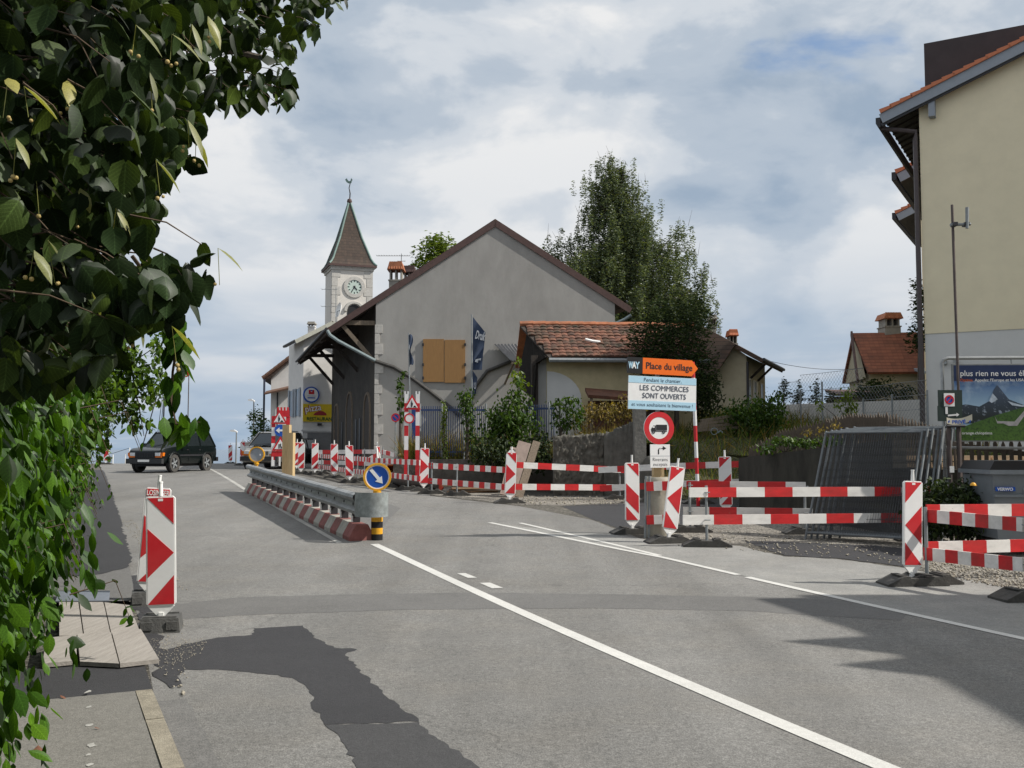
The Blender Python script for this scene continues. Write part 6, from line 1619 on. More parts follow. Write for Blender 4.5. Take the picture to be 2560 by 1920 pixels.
# ---------------------------------------------------------------- wooden boards over the trench (each a board thing)
BRD = mat('grey_plank', (.315, .29, .262), .8, var=.2, scale=4, bump=.25, dirt=.2, stretch=(5, .6, 5))
z3 = lambda a, b: (a / 2.023, 1100 + b / 2.023)
def plank(label, q, off, th=.03):
    P = [gp(*z3(a, b), off) for a, b in q]; c = sum(P, Vector()) / 4
    t = MB(); t.hexa([p - c - Vector((0, 0, th)) for p in P] + [p - c for p in P]); o = t.build('plank', BRD); o.location = c
    tag(o, label, 'plank', 'planks bridging the dug trench')
plank('far plank of the trench bridge, nearest the road', [(565, 985), (705, 962), (655, 835), (528, 820)], .112)
plank('far plank of the trench bridge, in the middle', [(426, 985), (560, 985), (522, 819), (402, 819)], .112)
plank('far plank of the trench bridge, by the hedge', [(300, 990), (420, 985), (396, 819), (300, 819)], .112)
plank('near plank of the trench bridge, at the road edge', [(608, 1130), (805, 1108), (712, 955), (566, 972)], .128)
plank('near plank of the trench bridge, middle one', [(405, 1120), (602, 1130), (560, 972), (392, 980)], .128)
plank('near plank of the trench bridge, half under the hedge', [(215, 1130), (388, 1115), (386, 985), (235, 1000)], .128)
sp = [gp(*z3(a, b), .12) for a, b in [(280, 815), (552, 812), (556, 762), (300, 762)]]; c = sum(sp, Vector()) / 4
m = MB(); m.hexa([p - c - Vector((0, 0, .012)) for p in sp] + [p - c for p in sp]); o = m.build('steel_plate', mat('blue_grey_plate', (.16, .18, .215), .55, metal=.1, var=.12, scale=4, dirt=.15)); o.location = c
tag(o, 'flat blue-grey plate lying beyond the planks on the pavement', 'plate')

# ---------------------------------------------------------------- building site bits by the barn
pal = mat('pallet_wood', (.30, .20, .12), .8, var=.3, scale=8)
t = thing('pallet_pile', 'pile of wooden pallets behind the narrow-striped barrier', 'pallets', tuple(far(1028, 31.5)))
for k in range(3):
    for s_ in range(6): m = MB(); m.box(-.55, .55, -.5 + s_ * .19, -.5 + s_ * .19 + .13, .08 + k * .16, .10 + k * .16); m.build('slat', pal, t)
    for x in (-.5, 0, .5): m = MB(); m.box(x - .05, x + .05, -.5, .58, k * .16, .08 + k * .16); m.build('bearer', pal, t)
SACK = mat('paper_sack', (.30, .20, .11), .8, var=.2, scale=6)
for i, (dx, dz, lab) in enumerate(((0, 0, 'lower brown sack on the dark heap before the barn corner'), (.12, .2, 'upper brown sack on the dark heap before the barn corner'))):
    t = thing('sack', lab, 'sack', tuple(at(1022, 1147, 33) + Vector((dx, .05 * i, dz - .1))), R(-6), 'brown sacks before the barn')
    m = MB(); n = 9; V = []
    for j in range(n + 1):
        for k in range(10):
            a = 2 * math.pi * k / 10; s_ = math.sin(math.pi * j / n) ** .35 if 0 < j < n else .05; V.append((-.52 + 1.04 * j / n, .26 * s_ * math.cos(a), .11 * s_ * math.sin(a) + .02 * math.sin(j * 2.0)))
    m.add(V, [(j*10+k, j*10+(k+1) % 10, (j+1)*10+(k+1) % 10, (j+1)*10+k) for j in range(n) for k in range(10)]); m.build('sack_body', SACK, t, True)
t = thing('tarp_heap', 'dark heap under the brown sacks before the barn corner', 'heap', tuple(at(1022, 1165, 33.2) + Vector((0, .2, -.35))))
m = MB(); m.M = Matrix.Diagonal((1, .7, 1, 1)); m.lathe([(.95, -.1), (.85, .15), (.65, .36), (.3, .46), (.001, .5)], 14); m.build('heap', RUB, t, True)
t = thing('black_pipe', 'long black pipe lying behind the feet of the narrow-striped barrier', 'pipe', tuple(far(1010, 30)))
m = MB(); m.tube([at(968, 1200, 31) - t.location, at(1020, 1205, 29.8) - t.location, at(1100, 1214, 28.3) - t.location], .14, 12); m.build('pipe', RUB, t, True)
m = MB(); p_ = at(1099, 1214, 28.3) - t.location; m.M = T(*p_) @ RZ(R(-30)); m.disc(.145, -.03, .02, 16); m.build('end_plug', mat('red_plug', (.5, .06, .03), .6), t)
t = thing('orange_box', 'orange plastic box open to the side behind the narrow-striped barrier', 'box', tuple(far(985, 31.5)), R(20))
OB = mat('orange_plastic', (.45, .11, .03), .6, var=.2)
m = MB(); m.box(-.28, .28, -.25, .25, .1, .14); m.box(-.28, .28, -.25, .25, .60, .64); m.box(-.28, -.24, -.25, .25, .14, .60); m.box(.24, .28, -.25, .25, .14, .60); m.box(-.24, .24, .2, .24, .14, .60); m.build('box', OB, t)
for i, (u0, v0, u1, v1, w_, lab) in enumerate(((1270, 1240, 1312, 1106, .34, 'wide grey board leaning against the bushes by the stone wall'), (1297, 1246, 1342, 1104, .20, 'narrow grey plank leaning right of the wide board'), (1262, 1238, 1288, 1120, .26, 'short pinkish board leaning left of the wide board'))):
    a, b = at(u0, v0, 26.0), at(u1, v1, 26.75 + .05 * i); a.z = max(a.z, G(26) - .0)
    m = MB(); m.bar((0,0,0), tuple(b - a), w_, .04, up=(0, -1, .3)); o = m.build('leaning_board', OLDW if i == 1 else mat('pinkish_board', (.27, .21, .18), .85, var=.2, scale=6, stretch=(1,1,.5))); o.location = a
    tag(o, lab, 'board', 'boards leaning by the stone wall')
t = thing('board_pile', 'low pile of boards and offcuts on the gravel before the bushes', 'boards', tuple(gp(1165, 1236) + Vector((0, .5, 0))))
for k in range(5): m = MB(); a = random.uniform(-.3, .3); m.M = T(random.uniform(-.2, .3), random.uniform(-.1, .3), .03 + k * .05) @ RZ(a); m.box(-.7, .7, -.08, .08, 0, .04); m.build('board', OLDW if k % 2 else pal, t)
t = thing('yellow_cap', 'small yellow cap hanging in the shrubs beside the waste container', 'cap', tuple(at(2433, 1212, 13.9)))
m = MB(); m.lathe([(.04, -.01), (.037, .01), (.024, .027), (.001, .032)], 12); m.box(-.01, .05, -.015, .015, -.013, -.008); m.build('cap', YEL, t, True)
t = thing('orange_lamp', 'small orange warning lamp beside the striped pole', 'lamp', tuple(far(1752, 24.3)))
m = MB(); m.lathe([(.001, 0), (.08, 0), (.08, .28), (.06, .34), (.001, .36)], 12); m.build('lamp_body', YEL, t, True); m = MB(); m.box(-.1, .1, -.07, .07, -.02, 0); m.build('base', RUB, t)
# old timbers and hoops on the bank
t = thing('timber_beams', 'old grey beams piled on the grass bank behind the striped pole', 'timber', tuple(at(1770, 1068, 30.5)), R(12))
for k in range(4): m = MB(); m.bar((-.4 + .1*k, .1*k, -.1 + .1 * k), (1.1 - .05*k, .3, .0 + .12 * k), .14, .09); m.build('beam', OLDW, t)
t = thing('hose_coil', 'pale coil of hose standing on the grass bank', 'hose', tuple(at(1786, 1085, 30.0)))
m = MB(); m.tube([(.10 * math.cos(a), .02 * a / 6, .08 + .10 * math.sin(a)) for a in [2*math.pi*k/16 for k in range(17)]], .012, 6); m.tube([(.18 + .06 * math.cos(a), 0, .03 + .06 * math.sin(a)) for a in [math.pi*k/8 for k in range(9)]], .018, 6); m.build('coil', PIPEG, t, True)

# ---------------------------------------------------------------- street lamps beyond the crest, overhead wire
def street_lamp(label, u, vtop, Y, hx):
    b = far(u, Y); t = thing('street_lamp', label, 'street lamp', tuple(b)); h = at(u, vtop, Y).z - b.z
    m = MB(); m.tube([(0, 0, 0), (0, 0, h)], [.07, .045], 8); m.build('pole', GALV, t)
    m = MB(); m.M = T(0, 0, h) @ RY(R(8)); m.plate([(-hx, -.02), (-hx*.9, .10), (-hx*.4, .14), (.05, .05), (.05, -.03)], -.14, .14); m.build('lamp_head', WHT, t)
    return t
street_lamp('street lamp with white head beside the far tree', 634, 1003, 75, .4 * 75 / 70)
street_lamp('street lamp with white head above the far beacons', 592, 1080, 72, .46)
t = thing('warning_beacon_pole', 'thin far pole with round red and white head above the dark green car', 'pole', tuple(far(470, 85)))
h = at(470, 935, 85).z - far(470, 85).z
m = MB(); m.tube([(0, 0, 0), (0, 0, h)], [.05, .04], 6); m.build('pole', BRP, t)
m = MB(); m.M = T(-.25, 0, h); m.disc(.27, -.05, .05, 16); m.build('head', RED, t); m = MB(); m.M = T(-.32, 0, h - .05); m.disc(.16, -.06, -.051, 12); m.build('head_mark', WHT, t)
def wire(label, a, b, sag, r=.012):
    m = MB(); a, b = Vector(a), Vector(b); m.tube([a.lerp(b, i / 12) - Vector((0, 0, sag * 4 * (i/12) * (1 - i/12))) - a for i in range(13)], r, 4); o = m.build('overhead_wire', DARKM); o.location = a
    tag(o, label, 'wire')
wire('thin overhead wire between the beige farmhouse and the red-roofed house', at(1925, 903, 48), at(2172, 918, 56), .25)
# guyed mast behind the car
t = thing('guyed_mast', 'thin leaning mast with guy wires behind the dark green car', 'mast', tuple(far(400, 62)))
o_ = Vector(t.location)
for (u0, v0, u1, v1, r_) in ((352, 1130, 398, 1030, .035), (388, 1130, 408, 1035, .02), (398, 1130, 410, 1035, .02), (405, 1130, 412, 1030, .05)):
    m = MB(); m.tube([at(u0, v0, 62) - o_, at(u1, v1 - 60, 62) - o_], r_, 5); m.build('guy_wire' if r_ < .05 else 'mast_pole', DARKM, t)
t = thing('rope_fence', 'low far rope fence on short stakes left of the dark green car', 'fence', tuple(far(300, 60)))
o_ = Vector(t.location)
for u in (316, 326, 285): p_ = far(u, 60); m = MB(); m.tube([p_ - o_, p_ - o_ + Vector((0, 0, .95 if u == 326 else .55))], .03, 5); m.build('stake', WFR, t)
m = MB(); m.tube([far(250, 60) - o_ + Vector((0, 0, .55)), far(285, 60) - o_ + Vector((0, 0, .62)), far(326, 60) - o_ + Vector((0, 0, .93))], .014, 4); m.build('rope', DARKM, t)
# ================================================================== cars
def car(name, label, loc, yaw, L, Wd, H, paint, kind='suv', detail=True):
    t = thing(name, label, 'car', tuple(loc), yaw)
    # stations along x (front = +x): half widths and body section; body shell lofted along x
    hw_ = Wd / 2
    if kind == 'suv':
        st = [(.50, .66, .46, .86), (.488, .92, .42, .90), (.44, .97, .38, .97), (.30, 1.0, .36, 1.03), (.16, 1.0, .35, 1.06), (-.1, 1.0, .35, 1.08), (-.35, 1.0, .37, 1.09), (-.46, .97, .42, 1.09), (-.498, .92, .48, 1.07)]
    else:
        st = [(.50, .60, .38, .72), (.47, .90, .30, .80), (.36, 1.0, .24, .96), (.20, 1.0, .22, 1.02), (-.1, 1.0, .22, 1.04), (-.38, 1.0, .24, 1.06), (-.47, .96, .32, 1.04), (-.499, .86, .44, 1.0)]
    sc = H / 1.68
    V = []; n = 10
    for x, w, zb, zt in st:
        w *= hw_; zb *= sc; zt *= sc; mid = (zb + zt) / 2
        V += [(x*L, -w*.93, zb), (x*L, w*.93, zb), (x*L, w*.985, zb + (zt-zb)*.2), (x*L, w, mid), (x*L, w*.985, zb + (zt-zb)*.8), (x*L, w*.92, zt), (x*L, -w*.92, zt), (x*L, -w*.985, zb + (zt-zb)*.8), (x*L, -w, mid), (x*L, -w*.985, zb + (zt-zb)*.2)]
    fs = []
    for j in range(len(st) - 1):
        for k in range(n): fs.append((j*n+k, j*n+(k+1) % n, (j+1)*n+(k+1) % n, (j+1)*n+k))
    fs += [tuple(range(n)), tuple(range((len(st)-1)*n + n - 1, (len(st)-1)*n - 1, -1))]
    m = MB(); m.add(V, fs); body = m.build('body', paint, t, True)
    # greenhouse: roof slab, pillars and glass
    zb = 1.045 * sc; zr = H - .02
    gx = [.235, .09, -.40, -.485] if kind == 'suv' else [.31, .10, -.40, -.49]      # cowl, roof front, roof rear, tail
    bw_, rw_ = hw_ * .90, hw_ * .72
    A = lambda x, w, z: (x * L, w, z)
    cab = MB()
    cab.add([A(gx[0], -bw_, zb), A(gx[0], bw_, zb), A(gx[1], rw_, zr - .02), A(gx[1], -rw_, zr - .02), A(gx[3], -bw_, zb), A(gx[3], bw_, zb), A(gx[2], rw_, zr), A(gx[2], -rw_, zr)],
            [(0,1,2,3), (4,7,6,5), (0,3,7,4), (1,5,6,2)]); g = cab.build('glasshouse', GLASS, t)
    r = MB(); r.add([A(gx[1] + .012, -rw_*.98, zr - .03), A(gx[1] + .012, rw_*.98, zr - .03), A(gx[2] - .005, rw_*1.0, zr - .02), A(gx[2] - .005, -rw_*1.0, zr - .02), A(gx[1] - .02, -rw_*.86, zr + .035), A(gx[1] - .02, rw_*.86, zr + .035), A(gx[2] + .02, rw_*.88, zr + .035), A(gx[2] + .02, -rw_*.88, zr + .035)], [(0,3,2,1),(4,5,6,7),(0,1,5,4),(1,2,6,5),(2,3,7,6),(3,0,4,7)]); r.build('roof', paint, t, True)
    for s_ in (-1, 1):
        def side(x, f): w0 = bw_ + (rw_ - bw_) * f; return Vector((x * L, s_ * (w0 + .004), zb + (zr - zb) * f))
        pil = [(gx[0], gx[1], .07), ((gx[0]+gx[1])/2 - .10, (gx[0]+gx[1])/2 - .10, .055), (-.19, -.19, .08), (gx[3] + .005, gx[2], .10)]
        for x0, x1, w in pil: m = MB(); m.bar(side(x0, -.02), side(x1, 1.0), w, .03, up=(0, 1, 0)); m.build('pillar', paint, t)
        m = MB(); m.bar((gx[1]*L, s_*rw_*.80, zr + .075), (gx[2]*L, s_*rw_*.80, zr + .075), .035, .03); m.build('roof_rail', DARKM, t)
        m = MB(); m.M = T((gx[0] - .06) * L, s_ * (hw_ + .08), zb + .06); m.box(-.06, .06, -.09, .09, -.06, .08); m.build('mirror', paint, t)
        m = MB(); m.box(-.30*L, .27*L, s_*hw_*1.0 - .012, s_*hw_*1.0 + .012, .66*sc, .72*sc); m.build('side_moulding', DARKM, t)
        for x0 in (-.20, .055): m = MB(); m.box(x0*L, x0*L + .012, s_*hw_*.995 - .004, s_*hw_*.995 + .006, .42*sc, .98*sc); m.build('door_gap', BLACK, t)
        for x0 in (-.16, .07): m = MB(); m.box(x0*L, x0*L + .14, s_*hw_*.99, s_*hw_*.99 + s_*.02, .90*sc, .93*sc); m.build('door_handle', DARKM, t)
        for x0 in (.315, -.285):
            wr = .365 * sc
            w = thing_none = bpy.data.objects.new('wheel', None); C.objects.link(w); w.parent = t; w.location = (x0*L, s_*(hw_ - .085), wr)
            ty = MB(); prf = [(wr*.62, -.10), (wr*.95, -.11), (wr, -.07), (wr, .07), (wr*.95, .11), (wr*.62, .10)]
            ty.M = RX(math.pi/2); ty.lathe(prf, 22); ty.build('tyre', RUB, w, True)
            rm = MB(); rm.M = RX(math.pi/2); rm.lathe([(wr*.62, -s_*-.085), (wr*.55, s_*.06), (.001, s_*.05)] if False else [(wr*.62, .09 * -s_), (wr*.56, .05 * -s_), (.05, .055 * -s_), (.001, .07 * -s_)], 20); rm.build('rim', GALV, w, True)
            for k in range(5):
                a = 2*math.pi*k/5; q = MB(); q.bar((0, s_*.075, 0), (wr*.58*math.cos(a), s_*.09, wr*.58*math.sin(a)), .07, .02, up=(0, 1, 0)); q.build('spoke', GALV, w)
            ar = MB(); ar.M = T(x0*L, s_*(hw_ + .012), wr + .02); ar.tube([((wr*1.17)*math.cos(a), 0, (wr*1.17)*math.sin(a)) for a in [math.pi*(k-.5)/10 for k in range(0, 12)]], .045, 6); ar.build('wheel_arch', paint, t)
            dk = MB(); dk.M = T(x0*L, s_*(hw_ - .05), wr + .02); dk.disc(wr*1.13, -.055, .052, 20); dk.build('wheel_well', BLACK, t)
    if detail:
        xf = .5 * L
        m = MB(); m.box(xf - .06, xf + .10, -hw_*.96, hw_*.96, .36*sc, .56*sc); m.build('front_bumper', mat('bumper_plastic', (.03, .032, .034), .6), t)
        m = MB(); m.box(xf - .02, xf + .012, -hw_*.50, hw_*.50, .60*sc, .80*sc); gr__ = m.build('grille', paint, t)
        for k in range(7): y = -hw_*.42 + k * hw_*.14; m = MB(); m.box(xf + .010, xf + .020, y - .032, y + .032, .62*sc, .785*sc); m.build('grille_slot', BLACK, gr__)
        LGT = mat('headlamp_glass', (.60, .62, .63), .15, var=.1, spec=.8); IND = mat('amber_lens', (.65, .16, .01), .3)
        for s_ in (-1, 1):
            m = MB(); m.box(xf - .07, xf + .012, min(s_*hw_*.54, s_*hw_*.80), max(s_*hw_*.54, s_*hw_*.80), .67*sc, .80*sc); m.build('headlight', LGT, t)
            m = MB(); m.box(xf - .16, xf - .01, min(s_*hw_*.81, s_*hw_*.94), max(s_*hw_*.81, s_*hw_*.94), .66*sc, .80*sc); m.build('indicator', IND, t)
            m = MB(); m.box(xf - .08, xf + .011, min(s_*hw_*.54, s_*hw_*.88), max(s_*hw_*.54, s_*hw_*.88), .605*sc, .66*sc); m.build('indicator', IND, t)
        m = MB(); m.box(xf + .10, xf + .112, -.26, .26, .43*sc, .52*sc); m.build('number_plate', WFR, t)
        m = MB(); m.box(-xf - .12, -xf + .05, -hw_*.95, hw_*.95, .42*sc, .60*sc); m.build('rear_bumper', BLACK, t)
        m = MB(); m.box(-xf*.85, xf*.85, -hw_*.8, hw_*.8, .24*sc, .34*sc); m.build('underbody', BLACK, t)
        m = MB(); m.bar((gx[0]*L + .02, -.5, zb + .04), (gx[0]*L - .1, .2, zb + .10), .02, .015); m.build('wiper', BLACK, t)
    return t
DKG = mat('dark_green_car_paint', (.003, .006, .006), .3, var=.08, spec=.35, coat=.2)
PCAR = mat('pale_car_paint', (.42, .40, .36), .3, metal=.2, var=.05, coat=.4)
NCAR = mat('black_car_paint', (.010, .011, .013), .5, var=.1, spec=.2)
p = gp(437, 1181)
car('suv', 'dark green four-wheel-drive car coming over the crest', (p.x - .45, p.y + 1.2, p.z + .01), R(-104), 4.1, 1.70, 1.68, DKG)
p = far(690, 47.0)
car('parked_car', 'pale silver people carrier parked behind the works sign stand', (p.x, p.y, p.z), R(-96), 4.3, 1.75, 1.68, PCAR, 'van', True)
p = far(726, 60)
car('parked_car', 'black car parked before the restaurant garage', (p.x, p.y, p.z), R(-113), 4.1, 1.7, 1.45, NCAR, 'van', True)

# ================================================================== vegetation
LINDEN = leafmat('linden_leaf', (.021, .037, .014), .7, .2, .6, gloss=.035, veins=.4)
VINE = leafmat('creeper_leaf', (.036, .088, .013), .72, .35, .45, gloss=.05, veins=.25)
VINE2 = leafmat('shrub_leaf', (.06, .115, .018), .5, .4, .5, gloss=.05)
BIRCH = leafmat('birch_leaf', (.092, .125, .075), .5, .3, .55, gloss=.07)
YEW = leafmat('yew_leaf', (.028, .044, .019), .5, .12, .7, gloss=.02)
GREEN = leafmat('bush_leaf', (.042, .082, .018), .5, .3, .6, gloss=.025)
LIGHT = leafmat('light_leaf', (.10, .15, .03), .45, .4, .5, gloss=.05)
DRY = leafmat('dry_weed', (.17, .135, .055), .4, .3, .7, gloss=.02)
GRASS = leafmat('grass_blade', (.085, .12, .03), .5, .3, .6, gloss=.03)
BRACT = leafmat('linden_bract', (.20, .215, .085), .3, .4, .5, gloss=.04)
FRUIT = mat('linden_fruit', (.36, .27, .10), .6, var=.25)
BARK = mat('bark', (.085, .07, .055), .9, var=.4, scale=12, bump=.6)
TWIG = mat('twig', (.075, .05, .03), .8, var=.3)
WBARK = mat('birch_bark', (.42, .41, .38), .8, var=.4, scale=8)

def heart(fold=.25, curl=.2, serr=.03):
    """linden leaf: length 1 along -y (tip), base at origin; returns verts, quads (left and right half strips)"""
    ctrl = [(0.0, .06), (.12, .36), (.30, .47), (.50, .43), (.70, .29), (.86, .13), (1.0, .0)]
    V, Q = [], []
    base = len(V)
    for i, (t, w) in enumerate(ctrl):
        yb = -t; z = -curl * t * t
        wv = w + (serr if i % 2 else 0)
        back = .10 if i == 0 else (.05 if i == 1 else 0)
        V += [(-wv, yb + back, z - fold * wv * .9), (-wv * .5, yb + back * .6, z + .02 * (i % 2) - fold * wv * .25), (0, yb, z), (wv * .5, yb + back * .6, z + .02 * (i % 2) - fold * wv * .25), (wv, yb + back, z - fold * wv * .9)]
    for i in range(len(ctrl) - 1):
        for k in range(4): a = i * 5 + k; Q.append((a, a + 1, a + 6, a + 5))
    return V, Q
def oval(w=.30, fold=.2, curl=.25):
    ctrl = [(0, .03), (.25, .8), (.5, 1.0), (.75, .7), (1, .0)]; V, Q = [], []
    for t, k in ctrl: V += [(-w*k, -t, -curl*t*t - fold*w*k), (0, -t, -curl*t*t), (w*k, -t, -curl*t*t - fold*w*k)]
    for i in range(4):
        for k in range(2): a = i*3+k; Q.append((a, a+1, a+4, a+3))
    return V, Q
def blade(w=.03, bend=.35): return [(-w, 0, 0), (w, 0, 0), (w*.7, bend*.3, .55), (-w*.7, bend*.3, .55), (w*.1, bend, 1), (-w*.1, bend, 1)], [(0,1,2,3), (3,2,4,5)]
QUADL = ([(-.5, 0, 0), (0, -.18, .06), (.5, 0, 0), (0, .18, .06)], [(0, 1, 2, 3)])
def tmesh(name, V, Q, material, smooth_=True):
    me = bpy.data.meshes.new(name); me.from_pydata(V, [], Q); me.materials.append(material)
    if smooth_: me.polygons.foreach_set('use_smooth', [True] * len(me.polygons))
    at_ = me.attributes.new('lc', 'FLOAT_VECTOR', 'POINT'); at_.data.foreach_set('vector', np.array(V, np.float32).ravel())
    return me

# ---------------------------------------------------------------- linden branches over the left of the picture
def inpoly(x, y, poly):
    c = False; j = len(poly) - 1
    for i in range(len(poly)):
        (xi, yi), (xj, yj) = poly[i], poly[j]
        if (yi > y) != (yj > y) and x < (xj - xi) * (y - yi) / (yj - yi) + xi: c = not c
        j = i
    return c
SIL = [(-160, -260), (880, -260), (875, 15), (850, 55), (800, 70), (812, 95), (760, 110), (748, 190), (770, 225), (745, 262), (690, 290), (650, 262), (600, 300), (545, 268), (508, 290), (510, 335), (470, 345), (478, 415), (445, 440), (430, 470), (395, 500), (412, 560), (370, 590), (352, 575), (300, 620), (345, 650), (430, 690), (440, 760), (400, 800), (330, 790), (310, 850), (250, 930), (140, 960), (60, 980), (-160, 980)]
lin = thing('linden_tree', 'linden tree whose dark leafy branches hang in from the upper left', 'tree', (-4.3, 4.6, .1))
L0 = Vector(lin.location)
m = MB(); m.tube([(0,0,-.1), (.05,.05,1.4), (.1,.1,2.6), (.0,.15,4.2), (-.1,.2,6.0)], [.26, .22, .19, .14, .07], 10); m.build('trunk', BARK, lin, True)
limbs = [[(.1,.1,2.5), (.9,-.4,3.1), (1.9,-.9,3.3), (2.6,-1.2,3.0)], [(.0,.15,3.0), (1.0,.0,3.5), (2.2,-.2,3.55), (3.2,-.3,3.3)], [(.1,.1,2.2), (.8,-.6,2.5), (1.6,-1.3,2.4), (2.2,-1.6,2.1)], [(0,.1,3.6), (.3,-1.2,4.2), (1.2,-1.8,4.3)], [(0,.2,4.2), (1.2,.6,4.9), (2.5,.8,5.0)]]
for lb_ in limbs: m = MB(); m.tube(lb_, [.09, .055, .03, .012], 7) if len(lb_) == 4 else m.tube(lb_, [.08, .05, .015], 7); m.build('limb', BARK, lin, True)
pos, dep_, edge = [], [], []
tries = 0
while len(pos) < 4600 and tries < 60000:
    tries += 1
    u, v = random.uniform(-160, 880), random.uniform(-260, 980)
    if not inpoly(u, v, SIL): continue
    # depth: nearer for the lower left mass, farther for the upper right spray
    dmin = 2.3 + 2.0 * max(0, min(1, (u - 330) / 350)) ; dmax = dmin + 1.7
    d = random.uniform(dmin, dmax) if random.random() < .8 else random.uniform(dmin + 1.2, dmin + 3.0)
    if v > 640 and u > 200: d = random.uniform(2.3, 2.9)
    if not inpoly(u + 26, v, SIL) or not inpoly(u, v + 34, SIL): 
        if random.random() < .45: continue
    p = at(u, v - 20, d); pos.append(p); dep_.append(d); edge.append((u, v))
for (u, v, d) in ((505, 612, 2.55), (520, 640, 2.55), (515, 680, 2.6), (500, 700, 2.6), (470, 660, 2.5), (455, 690, 2.5), (480, 740, 2.6), (450, 735, 2.5), (425, 665, 2.5), (410, 640, 2.5), (440, 780, 2.5), (395, 690, 2.45), (380, 655, 2.5), (420, 725, 2.5)):
    pos.append(at(u, v, d)); dep_.append(d - .3); edge.append((u, v))
# leaves above the picture so that the crown goes on
for _ in range(1400):
    p = L0 + Vector((random.gauss(.9, 1.3), random.gauss(-.4, 1.3), random.uniform(3.4, 6.4)))
    d = p.y
    if d > .4:
        vv = 1122 - (p.z - EYE) / d * F; uu = CX + p.x / d * F
        if vv > -120 and uu > -200: continue
    pos.append(p); dep_.append(9)
variants = [heart(.25, .2), heart(.45, .35), heart(.1, .1), heart(.6, .15), heart(.3, .55)]
lme = [tmesh('leaf', *v_, LINDEN) for v_ in variants]
n = len(pos); sizes = np.array([random.uniform(.046, .092) for _ in range(n)])
yaw = rng.uniform(0, 2*np.pi, n); tilt = rng.normal(.95, .42, n)      # leaves hang tip down
MT = rotmats(n, np.array([list(p - L0) for p in pos]), sizes, tilt, yaw)
score = [(-1 if dep_[i] > 8 or not (0 <= edge[i][0] <= 870 and 0 <= edge[i][1] <= 900) else sizes[i] / dep_[i]) if i < len(edge) else -1 for i in range(n)]
order = sorted(range(n), key=lambda i: -score[i]); own = set(order[:290])
for i in own: piece('leaf', lme[i % 5], lin, Matrix(MT[i].tolist()))
cr_ = bpy.data.objects.new('crown', None)
rest = [i for i in range(n) if i not in own]
for k in range(5):
    crown = mass('crown', *variants[k], MT[[i for i in rest if i % 5 == k]], LINDEN, lin, True); crown['kind'] = 'stuff'
# twigs from limbs to leaves, bracts and fruit
m = MB()
for i in range(0, len(edge), 5):
    p = pos[i] - L0; q = p + Vector((-random.uniform(.1, .3), random.uniform(-.1, .15), random.uniform(.02, .16))); m.tube([q, p.lerp(q, .5) + Vector((0,0,.02)), p], [.0028, .002, .0012], 4)
tw_ = m.build('twigs', TWIG, lin); tw_['kind'] = 'stuff'
Vb, Qb = oval(.17, .35, .45); bme = tmesh('bract', Vb, Qb, BRACT)
fr = MB(); fr.lathe([(.001, -.0045), (.0035, -.0035), (.005, 0), (.0035, .0035), (.001, .0045)], 8); fme = fr.mesh('fruit'); fme.materials.append(FRUIT); fme.polygons.foreach_set('use_smooth', [True] * len(fme.polygons))
spots = [(340, 62, 2.35), (430, 85, 2.4), (480, 60, 2.5), (60, 215, 2.3), (20, 195, 2.25), (170, 200, 2.4), (375, 180, 2.5), (470, 300, 2.6), (490, 345, 2.7), (90, 440, 2.4), (120, 600, 2.35), (40, 345, 2.3), (230, 730, 2.4), (345, 790, 2.5), (430, 815, 2.5), (545, 620, 2.6), (200, 470, 2.5), (290, 520, 2.5), (85, 625, 2.3), (520, 40, 2.9), (390, 400, 2.5)]
for (u, v, d) in spots:
    p = at(u, v, d - .06) - L0
    piece('bract', bme, lin, T(*p) @ RZ(random.uniform(.6, 2.2)) @ RX(random.uniform(.2, .9)) @ RY(random.uniform(-.5, .5)) @ Matrix.Scale(random.uniform(.075, .105), 4))
    e = p + Vector((random.uniform(-.01, .02), 0, -random.uniform(.055, .10))); mm_ = MB(); mm_.tube([p, p.lerp(e, .6), e], .0009, 4)
    sk = mm_.build('stalk', BRACT, lin)
    for k in range(random.choice((1, 2, 3))):
        f_ = e + Vector((random.uniform(-.014, .014), random.uniform(-.01, .01), random.uniform(-.012, .006))); piece('fruit', fme, lin, T(*f_) @ Matrix.Scale(random.uniform(.9, 1.3), 4))

# ---------------------------------------------------------------- creeper-covered wall along the pavement
hb = Vector((-2.33, 4.2, 0)); HLEN = 31.0
hd = thing('creeper_hedge', 'dense green creeper hedge covering the garden wall along the pavement', 'hedge', (hb.x, hb.y, 0), math.atan2(ROAD.y, ROAD.x))
# local x runs along the road, local -y faces the road
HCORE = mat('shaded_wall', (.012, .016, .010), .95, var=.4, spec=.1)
def hz0(x): return G(hb.y + ROAD.y * x)
m = MB()
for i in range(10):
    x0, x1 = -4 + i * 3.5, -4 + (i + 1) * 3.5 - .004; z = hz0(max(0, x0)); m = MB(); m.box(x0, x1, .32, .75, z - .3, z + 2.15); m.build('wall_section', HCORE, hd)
Vv, Qv = oval(.27, .25, .3)
vme = [tmesh('leaf', *oval(.27, .25, .3), VINE), tmesh('leaf', *oval(.22, .35, .5), VINE), tmesh('leaf', *oval(.33, .15, .15), VINE)]
def bulge(x, z): return .20 * math.sin(x * 1.7 + z * 2.1) + .17 * math.sin(x * 4.1 - z * 2.3 + 2) + .13 * math.sin(x * 9 + z * 7) + .08 * math.sin(x * 19 - z * 13)
N1 = 19000
xs = np.concatenate([rng.uniform(-1.5, 7, int(N1 * .62)), rng.uniform(7, HLEN, N1 - int(N1 * .62))])
hp, hs = [], []
